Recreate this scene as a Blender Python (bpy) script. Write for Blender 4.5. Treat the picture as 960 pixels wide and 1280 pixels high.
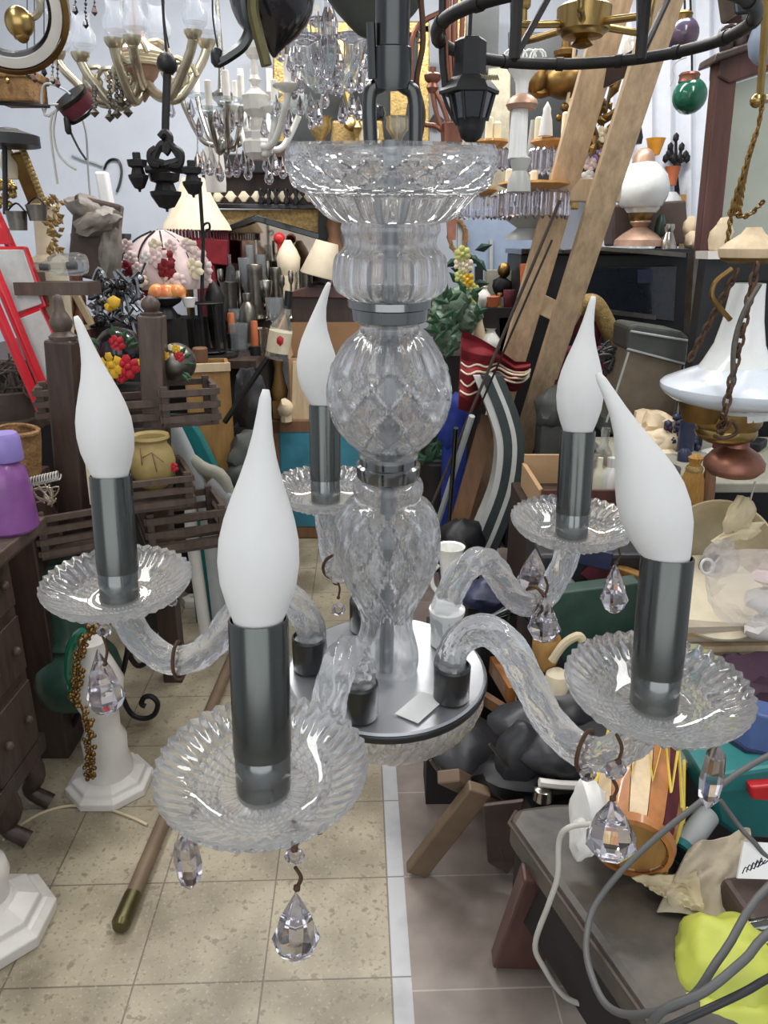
import bpy, bmesh, math, random
from mathutils import Vector, Matrix, Euler, noise
V = Vector
PI = math.pi
for o in list(bpy.data.objects):
    bpy.data.objects.remove(o)
sc = bpy.context.scene
col = sc.collection

# ------------------------------------------------------------------ camera
H = 1.45                 # camera height
F = 952.0                # focal length in pixels of the 960 x 1280 frame
PT = math.radians(19.393)
CP, SP = math.cos(PT), math.sin(PT)
cd = bpy.data.cameras.new('camera')
cam = bpy.data.objects.new('camera', cd)
col.objects.link(cam)
cam.location = (0, 0, H)
cam.rotation_euler = (PI / 2 - PT, 0, 0)
cd.sensor_fit = 'VERTICAL'
cd.sensor_height = 36
cd.lens = 36 * F / 1280
cd.clip_start = 0.02
cd.clip_end = 60
sc.camera = cam

# ------------------------------------------------------------------ world, light, exposure
w = bpy.data.worlds.new('world')
sc.world = w
w.use_nodes = True
bg = w.node_tree.nodes['Background']
bg.inputs[0].default_value = (0.93, 0.97, 1, 1)
bg.inputs[1].default_value = 0.55

def area(name, loc, rot, sx, sy, watts, colr=(1, .98, .95)):
    l = bpy.data.lights.new(name, 'AREA')
    l.shape = 'RECTANGLE'
    l.size, l.size_y = sx, sy
    l.energy = watts
    l.color = colr
    o = bpy.data.objects.new(name, l)
    col.objects.link(o)
    o.location = loc
    o.rotation_euler = rot
    return o
area('ceiling_tube_light', (-1.2, 1.2, 3.1), (0, 0, .05), .25, 2.2, 38)
area('ceiling_tube_light', (1.2, 1.3, 3.1), (0, 0, 0), .25, 2.2, 38)
area('ceiling_tube_light', (0, 3.3, 3.1), (0, 0, PI / 2), .25, 3.0, 105)
area('shop_front_daylight', (0, -1.6, 1.9), (math.radians(82), 0, 0), 3.6, 2.2, 44, (.95, .98, 1))
sc.view_settings.view_transform = 'Standard'
sc.view_settings.look = 'None'
sc.view_settings.gamma = 1
sc.view_settings.use_curve_mapping = False
sc.view_settings.exposure = -0.22
sc.cycles.max_bounces = 14
sc.cycles.transmission_bounces = 12
sc.cycles.transparent_max_bounces = 12
sc.cycles.glossy_bounces = 5
sc.cycles.diffuse_bounces = 3
sc.cycles.sample_clamp_indirect = 6

# ------------------------------------------------------------------ pixel <-> place
def Z(py, Y):
    return H - Y * math.tan(PT + math.atan((py - 640) / F))
def dep(py, Y):
    return Y * CP + (H - Z(py, Y)) * SP
def at(px, py, Y):
    return V(((px - 480) / F * dep(py, Y), Y, Z(py, Y)))
def at_z(px, py, z):
    Y = (H - z) / math.tan(PT + math.atan((py - 640) / F))
    return at(px, py, Y)
def mpp(py, Y):
    return dep(py, Y) / F
def PY(z, Y):
    return 640 + F * math.tan(math.atan((H - z) / Y) - PT)
def proj(p):
    d = p.y * CP + (H - p.z) * SP
    return (480 + F * p.x / d, 640 + F * ((H - p.z) * CP - p.y * SP) / d)

# ------------------------------------------------------------------ materials
def lin(c):
    return tuple((v / 255 / 12.92 if v <= 10 else ((v / 255 + .055) / 1.055) ** 2.4) for v in c) + (1,)
MATS = {}
def mat(name, rgb, rough=.5, metal=0, var=.25, scale=14, bump=0, bscale=None, second=None, coat=0, trans=0, ior=1.45, stretch=None, spec=.5, sss=0):
    m = bpy.data.materials.new(name)
    m.use_nodes = True
    nt = m.node_tree
    b = nt.nodes['Principled BSDF']
    b.inputs['Roughness'].default_value = rough
    b.inputs['Metallic'].default_value = metal
    b.inputs['Coat Weight'].default_value = coat
    b.inputs['Transmission Weight'].default_value = trans
    b.inputs['IOR'].default_value = ior
    b.inputs['Specular IOR Level'].default_value = spec
    c = lin(rgb)
    tc = nt.nodes.new('ShaderNodeTexCoord')
    mp = nt.nodes.new('ShaderNodeMapping')
    if stretch:
        mp.inputs['Scale'].default_value = stretch
    nt.links.new(tc.outputs['Object'], mp.inputs['Vector'])
    n = nt.nodes.new('ShaderNodeTexNoise')
    n.inputs['Scale'].default_value = scale
    n.inputs['Detail'].default_value = 5
    n.inputs['Roughness'].default_value = .65
    nt.links.new(mp.outputs[0], n.inputs['Vector'])
    r = nt.nodes.new('ShaderNodeValToRGB')
    r.color_ramp.elements[0].position = .32
    r.color_ramp.elements[1].position = .68
    if second:
        r.color_ramp.elements[0].color = lin(second)
        r.color_ramp.elements[1].color = c
    else:
        r.color_ramp.elements[0].color = tuple(x * (1 - var) for x in c[:3]) + (1,)
        r.color_ramp.elements[1].color = tuple(min(1, x * (1 + var * .6)) for x in c[:3]) + (1,)
    nt.links.new(n.outputs['Fac'], r.inputs[0])
    nt.links.new(r.outputs[0], b.inputs['Base Color'])
    if sss:
        b.inputs['Subsurface Weight'].default_value = sss
        b.inputs['Subsurface Radius'].default_value = (.02, .02, .02)
    if bump:
        n2 = nt.nodes.new('ShaderNodeTexNoise')
        n2.inputs['Scale'].default_value = bscale or scale * 3
        n2.inputs['Detail'].default_value = 4
        nt.links.new(mp.outputs[0], n2.inputs['Vector'])
        bp = nt.nodes.new('ShaderNodeBump')
        bp.inputs['Strength'].default_value = bump
        bp.inputs['Distance'].default_value = .01
        nt.links.new(n2.outputs['Fac'], bp.inputs['Height'])
        nt.links.new(bp.outputs[0], b.inputs['Normal'])
    MATS[name] = m
    return m

def glassmat(name, tint=(1, 1, 1), rough=0.0, clear=.35, ior=1.46, frost=None):
    """cut glass: refraction, plus a share of straight passage (thin walls) """
    m = bpy.data.materials.new(name)
    m.use_nodes = True
    nt = m.node_tree
    nt.nodes.remove(nt.nodes['Principled BSDF'])
    out = nt.nodes['Material Output']
    g = nt.nodes.new('ShaderNodeBsdfGlass')
    g.inputs['Color'].default_value = tuple(tint) + (1,)
    g.inputs['Roughness'].default_value = rough
    g.inputs['IOR'].default_value = ior
    t = nt.nodes.new('ShaderNodeBsdfTransparent')
    t.inputs[0].default_value = tuple(tint) + (1,)
    mx = nt.nodes.new('ShaderNodeMixShader')
    mx.inputs[0].default_value = clear
    nt.links.new(g.outputs[0], mx.inputs[1])
    nt.links.new(t.outputs[0], mx.inputs[2])
    last = mx
    if frost:
        d = nt.nodes.new('ShaderNodeBsdfDiffuse')
        d.inputs[0].default_value = (.9, .92, .95, 1)
        m2 = nt.nodes.new('ShaderNodeMixShader')
        m2.inputs[0].default_value = frost
        nt.links.new(mx.outputs[0], m2.inputs[1])
        nt.links.new(d.outputs[0], m2.inputs[2])
        last = m2
    nt.links.new(last.outputs[0], out.inputs[0])
    MATS[name] = m
    return m

glassmat('cut_glass', (.99, .995, 1), .0, .26, 1.5, .02)
glassmat('dish_glass', (.99, .995, 1), .0, .22, 1.5, .07)
glassmat('arm_glass', (.985, .99, 1), .02, .2, 1.5, .14)
glassmat('crystal', (.88, .87, .89), 0, .05, 1.62)
glassmat('thin_glass', (.93, .96, .97), 0, .65, 1.3, .06)
glassmat('frost_glass', (.97, .98, 1), .1, .6, 1.3, .16)
glassmat('plastic_film', (.98, .97, .98), .05, .74, 1.3, .10)
glassmat('green_glass', (.4, .62, .5), .05, .3, 1.4, .05)
mat('frosted_bulb', (214, 214, 213), .55, var=.03, scale=30, sss=.25)
mat('chrome', (128, 130, 130), .13, 1, var=.06)
mat('sleeve', (92, 95, 92), .22, 1, var=.12, scale=60, stretch=(1, 1, .05))
mat('steel_dark', (78, 80, 80), .28, 1, var=.1)
mat('plate_steel', (188, 190, 194), .33, .85, var=.1, scale=9)
mat('cup_chrome', (118, 121, 120), .16, 1, var=.15, scale=50)
mat('rod_grey', (120, 124, 128), .4, .6)
mat('rust', (88, 66, 50), .7, .5, scale=40)
mat('cone_grey', (74, 80, 76), .5, .4, var=.35, scale=9, bump=.3)
mat('olive_metal', (92, 86, 56), .35, .7)
mat('iron', (44, 43, 44), .5, .5, var=.35, scale=20)
mat('black', (30, 31, 34), .45, var=.4)
mat('black_gloss', (26, 26, 30), .18, var=.3, coat=.4)
mat('lantern_glass', (34, 40, 48), .12, 0, var=.2, coat=.6)
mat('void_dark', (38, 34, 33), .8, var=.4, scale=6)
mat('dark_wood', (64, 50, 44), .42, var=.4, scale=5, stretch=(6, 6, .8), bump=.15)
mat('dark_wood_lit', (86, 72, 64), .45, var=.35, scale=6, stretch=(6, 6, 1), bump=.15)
mat('red_wood', (86, 56, 50), .35, var=.35, scale=5, stretch=(5, 5, .6))
mat('brown_wood', (122, 88, 62), .5, var=.3, scale=5, stretch=(5, 5, .8))
mat('ladder_wood', (196, 170, 138), .65, var=.28, scale=7, stretch=(5, 5, .7), bump=.2)
mat('pale_wood', (206, 184, 150), .6, var=.22, scale=6, stretch=(4, 4, .7))
mat('yellow_wood', (166, 126, 72), .5, var=.3, scale=6, stretch=(4, 4, .7))
mat('orange_wood', (172, 112, 62), .4, var=.3, scale=6, stretch=(4, 4, .7), coat=.3)
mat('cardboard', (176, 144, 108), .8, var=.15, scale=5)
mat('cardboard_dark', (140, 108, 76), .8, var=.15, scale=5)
mat('brass', (168, 142, 90), .28, 1, var=.25, scale=12)
mat('brass_old', (128, 100, 58), .42, .9, var=.35, scale=16)
mat('gold', (188, 160, 104), .32, .9, var=.35, scale=30, bump=.3)
mat('gold_paint', (164, 138, 88), .45, .5, var=.45, scale=60, bump=.4)
mat('pale_gold', (188, 180, 158), .3, .8, var=.25, scale=20)
mat('copper', (146, 100, 84), .4, .8, var=.25)
mat('bronze_pink', (186, 152, 132), .45, .5, var=.25)
mat('white_ceramic', (226, 226, 220), .25, var=.06, coat=.5)
mat('opal', (228, 230, 228), .22, var=.05, coat=.5, sss=.1)
mat('opal_lamp', (214, 222, 232), .2, var=.06, coat=.5)
mat('alabaster', (206, 202, 196), .3, var=.12, scale=7, coat=.4)
mat('alabaster_grey', (178, 180, 176), .35, var=.14, scale=7)
mat('cream', (222, 210, 182), .6, var=.12)
mat('cream_shade', (226, 212, 186), .75, var=.08, scale=20)
mat('linen', (196, 182, 150), .85, var=.2, scale=9, bump=.3)
mat('sack', (178, 166, 146), .9, var=.2, scale=8, bump=.35)
mat('white_cloth', (222, 220, 216), .8, var=.08)
mat('curtain_white', (226, 230, 238), .8, var=.05)
mat('white_paper', (228, 228, 228), .7, var=.05)
mat('white_plastic', (224, 220, 214), .4, var=.06)
mat('leather_black', (52, 52, 56), .38, var=.5, scale=7, bump=.2)
mat('leather_worn', (98, 89, 78), .4, second=(38, 40, 44), scale=5, bump=.2, var=.4)
mat('leather_brown', (78, 64, 58), .45, var=.35, scale=6, bump=.2)
mat('bag_grey', (72, 74, 70), .55, var=.3, scale=8, bump=.2)
mat('bag_tan', (124, 110, 92), .6, second=(84, 76, 66), scale=4)
mat('red_paint', (205, 28, 44), .32, var=.12, coat=.4)
mat('step_grey', (190, 192, 190), .6, var=.12, scale=30)
mat('maroon', (124, 28, 38), .8, var=.3, scale=20)
mat('maroon_dark', (92, 34, 44), .8, var=.35, scale=20)
mat('pink_rose', (222, 200, 198), .6, var=.15)
mat('red_flower', (184, 36, 50), .5, var=.3)
mat('yellow_flower', (222, 178, 50), .5, var=.25)
mat('green_leaf', (58, 92, 66), .5, var=.4)
mat('frog_green', (112, 132, 112), .4, second=(60, 82, 68), scale=18, bump=.3)
mat('lime', (190, 192, 112), .5, var=.3)
mat('dark_green', (50, 76, 66), .38, var=.3, coat=.2)
mat('teal_paint', (58, 128, 148), .5, var=.25, scale=10)
mat('teal_plastic', (28, 112, 112), .4, var=.15)
mat('blue_plastic', (70, 92, 140), .4, var=.2)
mat('royal_blue', (34, 56, 140), .5, var=.3)
mat('navy', (46, 52, 78), .35, var=.35)
mat('purple', (130, 78, 142), .3, var=.2, coat=.3)
mat('lilac', (140, 124, 190), .35, var=.1)
mat('plum', (64, 38, 58), .75, var=.3)
mat('red_plastic', (196, 40, 44), .35, var=.15)
mat('neon_yellow', (190, 196, 76), .5, second=(176, 184, 84), scale=5, bump=.3)
mat('grey_plastic', (164, 168, 168), .5, var=.12)
mat('cable_grey', (92, 92, 92), .5, var=.12)
mat('cable_dark', (52, 52, 54), .5, var=.12)
mat('cable_white', (178, 176, 168), .5, var=.1)
mat('band_dark', (66, 74, 76), .5, var=.2)
mat('band_white', (214, 216, 212), .4, var=.08)
mat('clay_yellow', (164, 144, 92), .5, var=.2, bump=.2)
mat('terracotta', (178, 98, 62), .6, var=.2)
mat('amber', (198, 146, 82), .3, var=.3, coat=.4)
mat('orange_pot', (220, 150, 50), .3, var=.2)
mat('candle_orange', (176, 96, 56), .5, var=.15)
mat('candle_cream', (232, 226, 196), .5, var=.06)
mat('silver', (176, 172, 164), .25, 1, var=.25, scale=18)
mat('pewter', (120, 116, 108), .35, .9, var=.35, scale=18)
mat('mirror', (128, 118, 106), .06, 1, var=.25, scale=6)
mat('pane_reflection', (198, 200, 182), .08, .75, var=.15, scale=3)  # greenish cream reflections of the pane put into its colour
mat('wicker', (138, 104, 64), .75, var=.45, scale=45, bump=.5)
mat('twig', (74, 64, 58), .8, var=.4)
mat('tinsel', (150, 154, 160), .25, 1, var=.4, scale=30)
mat('stone', (150, 148, 134), .7, var=.2)
mat('tassel', (156, 116, 56), .8, var=.35, scale=30, stretch=(8, 8, 1))
mat('yellow_rope', (218, 196, 92), .7, var=.2)
mat('board_stack', (178, 166, 148), .8, var=.25, scale=4, stretch=(1, 1, 14))
mat('stick_brown', (110, 92, 74), .5, var=.25, scale=6)
mat('wrap_grey', (140, 138, 130), .5, second=(104, 92, 84), scale=9, bump=.4)
mat('dusty_blue', (142, 156, 178), .5, var=.1)
mat('ornament_green', (22, 92, 70), .18, coat=.6, var=.2)
mat('ornament_dark', (96, 72, 78), .25, second=(60, 56, 86), coat=.5)
mat('iridescent', (160, 172, 200), .1, .4, var=.2)
mat('shell', (220, 200, 168), .5, var=.15)

# ------------------------------------------------------------------ mesh collector
def cat_rom(pts, n=6):
    pts = [V(p) for p in pts]
    if len(pts) < 3:
        return pts
    P = [pts[0] * 2 - pts[1]] + pts + [pts[-1] * 2 - pts[-2]]
    out = []
    for i in range(1, len(P) - 2):
        a, b, c, d = P[i - 1:i + 3]
        for k in range(n):
            t = k / n
            out.append(.5 * ((2 * b) + (c - a) * t + (2 * a - 5 * b + 4 * c - d) * t * t + (3 * b - a - 3 * c + d) * t ** 3))
    out.append(pts[-1])
    return out

class MB:
    def __init__(s):
        s.v, s.f = [], []
    def add(s, vs, fs):
        o = len(s.v)
        s.v += [V(x) for x in vs]
        s.f += [tuple(i + o for i in f) for f in fs]
        return s
    def box(s, c, size, rot=None):
        hx, hy, hz = size[0] / 2, size[1] / 2, size[2] / 2
        vs = [V((x, y, z)) for x in (-hx, hx) for y in (-hy, hy) for z in (-hz, hz)]
        if rot is not None:
            R = rot if isinstance(rot, Matrix) else Euler(rot).to_matrix()
            vs = [R @ v for v in vs]
        c = V(c)
        return s.add([v + c for v in vs], [(0, 1, 3, 2), (4, 6, 7, 5), (0, 4, 5, 1), (2, 3, 7, 6), (0, 2, 6, 4), (1, 5, 7, 3)])
    def board(s, a, b, wd, th, side=(1, 0, 0)):
        a, b = V(a), V(b)
        z = (b - a).normalized()
        x = (V(side) - z * z.dot(V(side))).normalized()
        y = z.cross(x)
        R = Matrix((x, y, z)).transposed()
        return s.box((a + b) / 2, (wd, th, (b - a).length), R)
    def tube(s, pts, r, seg=8, smooth=0, closed=False, cap=True, lobes=0, twist=0, amp=.1):
        pts = cat_rom(pts, smooth) if smooth else [V(p) for p in pts]
        n = len(pts)
        rs = r if isinstance(r, (list, tuple)) else None
        vs, up = [], None
        L = 0
        for i, p in enumerate(pts):
            if closed:
                t = pts[(i + 1) % n] - pts[i - 1]
            else:
                t = pts[min(i + 1, n - 1)] - pts[max(i - 1, 0)]
            if t.length < 1e-9:
                t = V((0, 0, 1))
            t.normalize()
            if up is None:
                up = V((0, 0, 1)) if abs(t.z) < .9 else V((1, 0, 0))
            up = (up - t * up.dot(t)).normalized()
            sd = t.cross(up)
            if rs:
                q = i / (n - 1) * (len(rs) - 1)
                k = min(int(q), len(rs) - 2)
                rr = rs[k] + (rs[k + 1] - rs[k]) * (q - k)
            else:
                rr = r
            if i:
                L += (p - pts[i - 1]).length
            for j in range(seg):
                a = 2 * PI * j / seg
                q = rr * (1 + (amp * math.cos(lobes * a + twist * L) if lobes else 0))
                vs.append(p + up * (math.cos(a) * q) + sd * (math.sin(a) * q))
        fs = []
        for i in range(n if closed else n - 1):
            i2 = (i + 1) % n
            for j in range(seg):
                j2 = (j + 1) % seg
                fs.append((i * seg + j, i * seg + j2, i2 * seg + j2, i2 * seg + j))
        if cap and not closed:
            fs.append(tuple(range(seg - 1, -1, -1)))
            fs.append(tuple((n - 1) * seg + j for j in range(seg)))
        return s.add(vs, fs)
    def lathe(s, prof, org=(0, 0, 0), seg=24, B=None, fn=None, closed=False):
        """prof: (r, z) along the axis; B: 3 axis vectors; fn(theta, i, r, z) -> (r, z)"""
        org = V(org)
        e1, e2, n = B or (V((1, 0, 0)), V((0, 1, 0)), V((0, 0, 1)))
        vs, fs = [], []
        m = len(prof)
        for i, (r, z) in enumerate(prof):
            for j in range(seg):
                a = 2 * PI * j / seg
                rr, zz = fn(a, i, r, z) if fn else (r, z)
                rr = max(rr, 1e-5)
                vs.append(org + e1 * (rr * math.cos(a)) + e2 * (rr * math.sin(a)) + n * zz)
        for i in range(m if closed else m - 1):
            i2 = (i + 1) % m
            for j in range(seg):
                j2 = (j + 1) % seg
                fs.append((i * seg + j, i * seg + j2, i2 * seg + j2, i2 * seg + j))
        if not closed:
            fs.append(tuple(range(seg - 1, -1, -1)))
            fs.append(tuple((m - 1) * seg + j for j in range(seg)))
        return s.add(vs, fs)
    def ball(s, c, r, sub=2, amp=0, sc=3, seed=0, rot=None, squash=None):
        bm = bmesh.new()
        bmesh.ops.create_icosphere(bm, subdivisions=sub, radius=1)
        R = r if isinstance(r, (list, tuple)) else (r, r, r)
        M = Euler(rot).to_matrix() if rot else None
        c = V(c)
        vs = []
        for v in bm.verts:
            p = v.co.copy()
            if amp:
                k = noise.noise(p * sc + V((seed * 7.3, seed * 3.1, seed))) * amp + noise.noise(p * sc * 2.7 + V((seed, 0, 5))) * amp * .5
                p *= 1 + k
            p = V((p.x * R[0], p.y * R[1], p.z * R[2]))
            if squash is not None and p.z < squash * R[2]:
                p.z = squash * R[2]
            if M:
                p = M @ p
            vs.append(p + c)
        fs = [tuple(v.index for v in f.verts) for f in bm.faces]
        bm.free()
        return s.add(vs, fs)
    def slab(s, outline, Y, d):
        """outline traced in the upright plane y=Y, extruded backwards by d"""
        P = [at(x, y, Y) for x, y in outline]
        return s.prism(P, V((0, d, 0)))
    def prism(s, P, d):
        P = [V(p) for p in P]
        d = V(d)
        n = len(P)
        return s.add(P + [p + d for p in P], [tuple(range(n)), tuple(range(2 * n - 1, n - 1, -1))] + [(i, i + n, (i + 1) % n + n, (i + 1) % n) for i in range(n)])
    def sheet(s, fn, nu, nv, th=.002):
        """thin cloth: fn(u,v) -> point, given a real thickness along -y"""
        P = [fn(i / nu, j / nv) for j in range(nv + 1) for i in range(nu + 1)]
        N = len(P)
        Wd = nu + 1
        fs = []
        for j in range(nv):
            for i in range(nu):
                a = j * Wd + i
                fs.append((a, a + 1, a + Wd + 1, a + Wd))
                fs.append((N + a, N + a + Wd, N + a + Wd + 1, N + a + 1))
        per = [i for i in range(nu)] + [j * Wd + nu for j in range(nv)] + [nv * Wd + i for i in range(nu, 0, -1)] + [j * Wd for j in range(nv, 0, -1)]
        for k in range(len(per)):
            a, b = per[k], per[(k + 1) % len(per)]
            fs.append((a, a + N, b + N, b))
        return s.add(P + [V(p) + V((0, th, -th * .5)) for p in P], fs)

ORG = {}
def build(mb, name, m, parent=None, smooth=True, bevel=0, org=None):
    me = bpy.data.meshes.new(name)
    o = bpy.data.objects.new(name, me)
    col.objects.link(o)
    if parent is not None:
        o.parent = parent
        base = ORG[parent.name]
        org = V(base)
        o.location = (0, 0, 0)
    else:
        if org is None:
            xs = [v.x for v in mb.v]; ys = [v.y for v in mb.v]; zs = [v.z for v in mb.v]
            org = V(((min(xs) + max(xs)) / 2, (min(ys) + max(ys)) / 2, min(zs)))
        o.location = org
    ORG[o.name] = V(org)
    me.from_pydata([v - org for v in mb.v], [], mb.f)
    bm = bmesh.new()
    bm.from_mesh(me)
    bmesh.ops.recalc_face_normals(bm, faces=bm.faces)
    bm.to_mesh(me)
    bm.free()
    me.materials.append(MATS[m])
    if smooth:
        me.polygons.foreach_set('use_smooth', [True] * len(me.polygons))
        try:
            me.set_sharp_from_angle(angle=math.radians(smooth if smooth is not True else 42))
        except Exception:
            pass
    if bevel:
        b = o.modifiers.new('bevel', 'BEVEL')
        b.width = bevel
        b.segments = 2
        b.limit_method = 'ANGLE'
    return o
def tag(o, label, cat, group=None, kind=None):
    o['label'] = label
    o['category'] = cat
    if group:
        o['group'] = group
    if kind:
        o['kind'] = kind
    return o
def thing(name, label, cat, loc, group=None):
    o = bpy.data.objects.new(name, None)
    o.empty_display_size = .05
    col.objects.link(o)
    o.location = loc
    ORG[o.name] = V(loc)
    return tag(o, label, cat, group)
def solo(mb, name, m, label, cat, group=None, **k):
    return tag(build(mb, name, m, **k), label, cat, group)
def struct(mb, name, m, **k):
    o = build(mb, name, m, **k)
    o['kind'] = 'structure'
    return o
def prof_px(Y, rows):
    """rows (py, half width px) of something turned, standing at distance Y -> (r, z)"""
    return [(hw * mpp(py, Y), Z(py, Y)) for py, hw in rows]
def lpx(px, Y, rows, seg=24, mb=None, fn=None, pyref=None):
    mb = mb or MB()
    py = pyref if pyref is not None else rows[len(rows) // 2][0]
    X = at(px, py, Y).x
    return mb.lathe(prof_px(Y, rows), (X, Y, 0), seg, fn=fn)
def pts(Y, L):
    return [at(p[0], p[1], p[2] if len(p) > 2 else Y) for p in L]
def tpx(Y, L, r, mb=None, smooth=4, seg=7, **k):
    return (mb or MB()).tube(pts(Y, L), r, seg, smooth, **k)
def flute(n, amp):
    return lambda a, i, r, z: (r * (1 + amp * math.cos(n * a)), z)
rnd = random.Random(7)
# ------------------------------------------------------------------ the setting
fl_j = at_z(345, 1100, 0)
sA, sB = at_z(486, 960, 0), at_z(505, 1280, 0)
yaw = math.atan2(sB.x - sA.x, sA.y - sB.y)      # direction of the strip against +Y
def floormat(name, base, dark, spk, joint, tile, speck=True):
    m = bpy.data.materials.new(name)
    m.use_nodes = True
    nt = m.node_tree
    L = nt.links.new
    b = nt.nodes['Principled BSDF']
    tc = nt.nodes.new('ShaderNodeTexCoord')
    br = nt.nodes.new('ShaderNodeTexBrick')
    br.offset = 0
    br.inputs['Scale'].default_value = 1
    br.inputs['Mortar Size'].default_value = .0022
    br.inputs['Mortar Smooth'].default_value = .3
    br.inputs['Brick Width'].default_value = tile
    br.inputs['Row Height'].default_value = tile
    br.inputs['Color1'].default_value = lin(base)
    br.inputs['Color2'].default_value = tuple(x * .9 for x in lin(base)[:3]) + (1,)
    br.inputs['Mortar'].default_value = lin(joint)
    L(tc.outputs['Object'], br.inputs['Vector'])
    n = nt.nodes.new('ShaderNodeTexNoise')
    n.inputs['Scale'].default_value = 5
    n.inputs['Detail'].default_value = 6
    L(tc.outputs['Object'], n.inputs['Vector'])
    r = nt.nodes.new('ShaderNodeValToRGB')
    r.color_ramp.elements[0].position = .36
    r.color_ramp.elements[0].color = lin(dark)
    r.color_ramp.elements[1].position = .6
    r.color_ramp.elements[1].color = (1, 1, 1, 1)
    L(n.outputs['Fac'], r.inputs[0])
    mx = nt.nodes.new('ShaderNodeMixRGB')
    mx.blend_type = 'MULTIPLY'
    mx.inputs[0].default_value = .55
    L(br.outputs['Color'], mx.inputs[1])
    L(r.outputs[0], mx.inputs[2])
    last = mx
    if speck:
        for scale, lo, hi, c, amt in ((40, .61, .67, spk, .7), (100, .60, .68, spk, .6), (120, .60, .7, (200, 194, 178), .25)):
            n2 = nt.nodes.new('ShaderNodeTexNoise')
            n2.inputs['Scale'].default_value = scale
            n2.inputs['Detail'].default_value = 2
            L(tc.outputs['Object'], n2.inputs['Vector'])
            r2 = nt.nodes.new('ShaderNodeMapRange')
            r2.inputs['From Min'].default_value = lo
            r2.inputs['From Max'].default_value = hi
            r2.inputs['To Max'].default_value = amt
            L(n2.outputs['Fac'], r2.inputs['Value'])
            m2 = nt.nodes.new('ShaderNodeMixRGB')
            L(r2.outputs[0], m2.inputs[0])
            L(last.outputs[0], m2.inputs[1])
            m2.inputs[2].default_value = lin(c)
            last = m2
    L(last.outputs[0], b.inputs['Base Color'])
    b.inputs['Roughness'].default_value = .42
    MATS[name] = m
floormat('terrazzo', (168, 158, 136), (116, 104, 84), (112, 100, 82), (112, 102, 86), .268)
floormat('mauve_tile', (142, 130, 122), (108, 96, 90), (90, 84, 80), (172, 162, 152), .30, False)
floormat('strip_marble', (188, 188, 190), (150, 150, 156), (140, 140, 146), (120, 116, 110), .268, False)
RZ = Matrix.Rotation(yaw, 3, 'Z')
RI = RZ.inverted()
def flr(name, m, org, u0, u1, v0, v1, z0, z1):
    me_ = MB().box(((u0 + u1) / 2, (v0 + v1) / 2, (z0 + z1) / 2), (u1 - u0, v1 - v0, z1 - z0))
    o = build(me_, name, m, org=V((0, 0, 0)), smooth=False)
    o.location = (org.x, org.y, 0)
    o.rotation_euler = (0, 0, yaw)
    o['kind'] = 'structure'
    return o
su = (RI @ (sA - fl_j)).x
sw = .5 * (at_z(495, 960, 0) - at_z(477, 960, 0)).length
flr('floor', 'terrazzo', fl_j, su - 4, su - sw, -3.4, 4.2, -.05, 0)
fr_ = flr('floor_right', 'mauve_tile', fl_j, su + sw, su + 4, -3.4, 4.2, -.05, 0)
flr('trim_1', 'strip_marble', fl_j, su - sw, su + sw, -3.4, 4.2, -.05, .0008)
mat('plaster', (206, 212, 222), .8, var=.09, scale=1.6, bump=.05, bscale=20)
mat('ceiling_paint', (232, 232, 230), .85, var=.04)
BW = 4.85
struct(MB().box((0, BW + .05, 1.6), (5.6, .1, 3.2)), 'wall_back', 'plaster', smooth=False)
struct(MB().box((-2.75, 1.65, 1.6), (.1, 6.5, 3.2)), 'wall_left', 'plaster', smooth=False)
struct(MB().box((2.75, 1.65, 1.6), (.1, 6.5, 3.2)), 'wall_right', 'plaster', smooth=False)
struct(MB().box((0, 1.65, 3.25), (5.6, 6.5, .1)), 'ceiling', 'ceiling_paint', smooth=False)

# ------------------------------------------------------------------ the glass chandelier
O = V((.0018, .518, H - .3106))
tn = V((.0069, -.0782, 1)).normalized()
e1 = V((1, 0, -.0069)).normalized()
e2 = tn.cross(e1)
B3 = (e1, e2, tn)
def Wl(x, y, z):
    return O + e1 * x + e2 * y + tn * z
def t_of(py):
    lo, hi = -.2, .8
    for _ in range(50):
        m_ = (lo + hi) / 2
        if proj(O + tn * m_)[1] > py:
            lo = m_
        else:
            hi = m_
    return lo
def cprof(rows):
    out = []
    for py, hw in rows:
        t = t_of(py)
        p = O + tn * t
        out.append((hw * (p.y * CP + (H - p.z) * SP) / F, t))
    return out
def shell(prof, th):
    inner = [(max(r - th, .002), z) for r, z in prof]
    return prof + inner[::-1]
def refine(prof, n=5):
    P = cat_rom([V((r, z, 0)) for r, z in prof], n)
    return [(max(p.x, .001), p.y) for p in P]
CH = thing('chandelier', 'large clear cut glass chandelier with five flame bulbs on steel sleeves, hanging in front', 'chandelier', O)
def cpart(prof, name, m, seg=48, fn=None, parent=CH, closed=True, th=.003, ang=42):
    mb = MB().lathe(shell(prof, th) if closed else prof, O, seg, B3, fn, closed)
    return build(mb, name, m, parent, smooth=ang)
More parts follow.
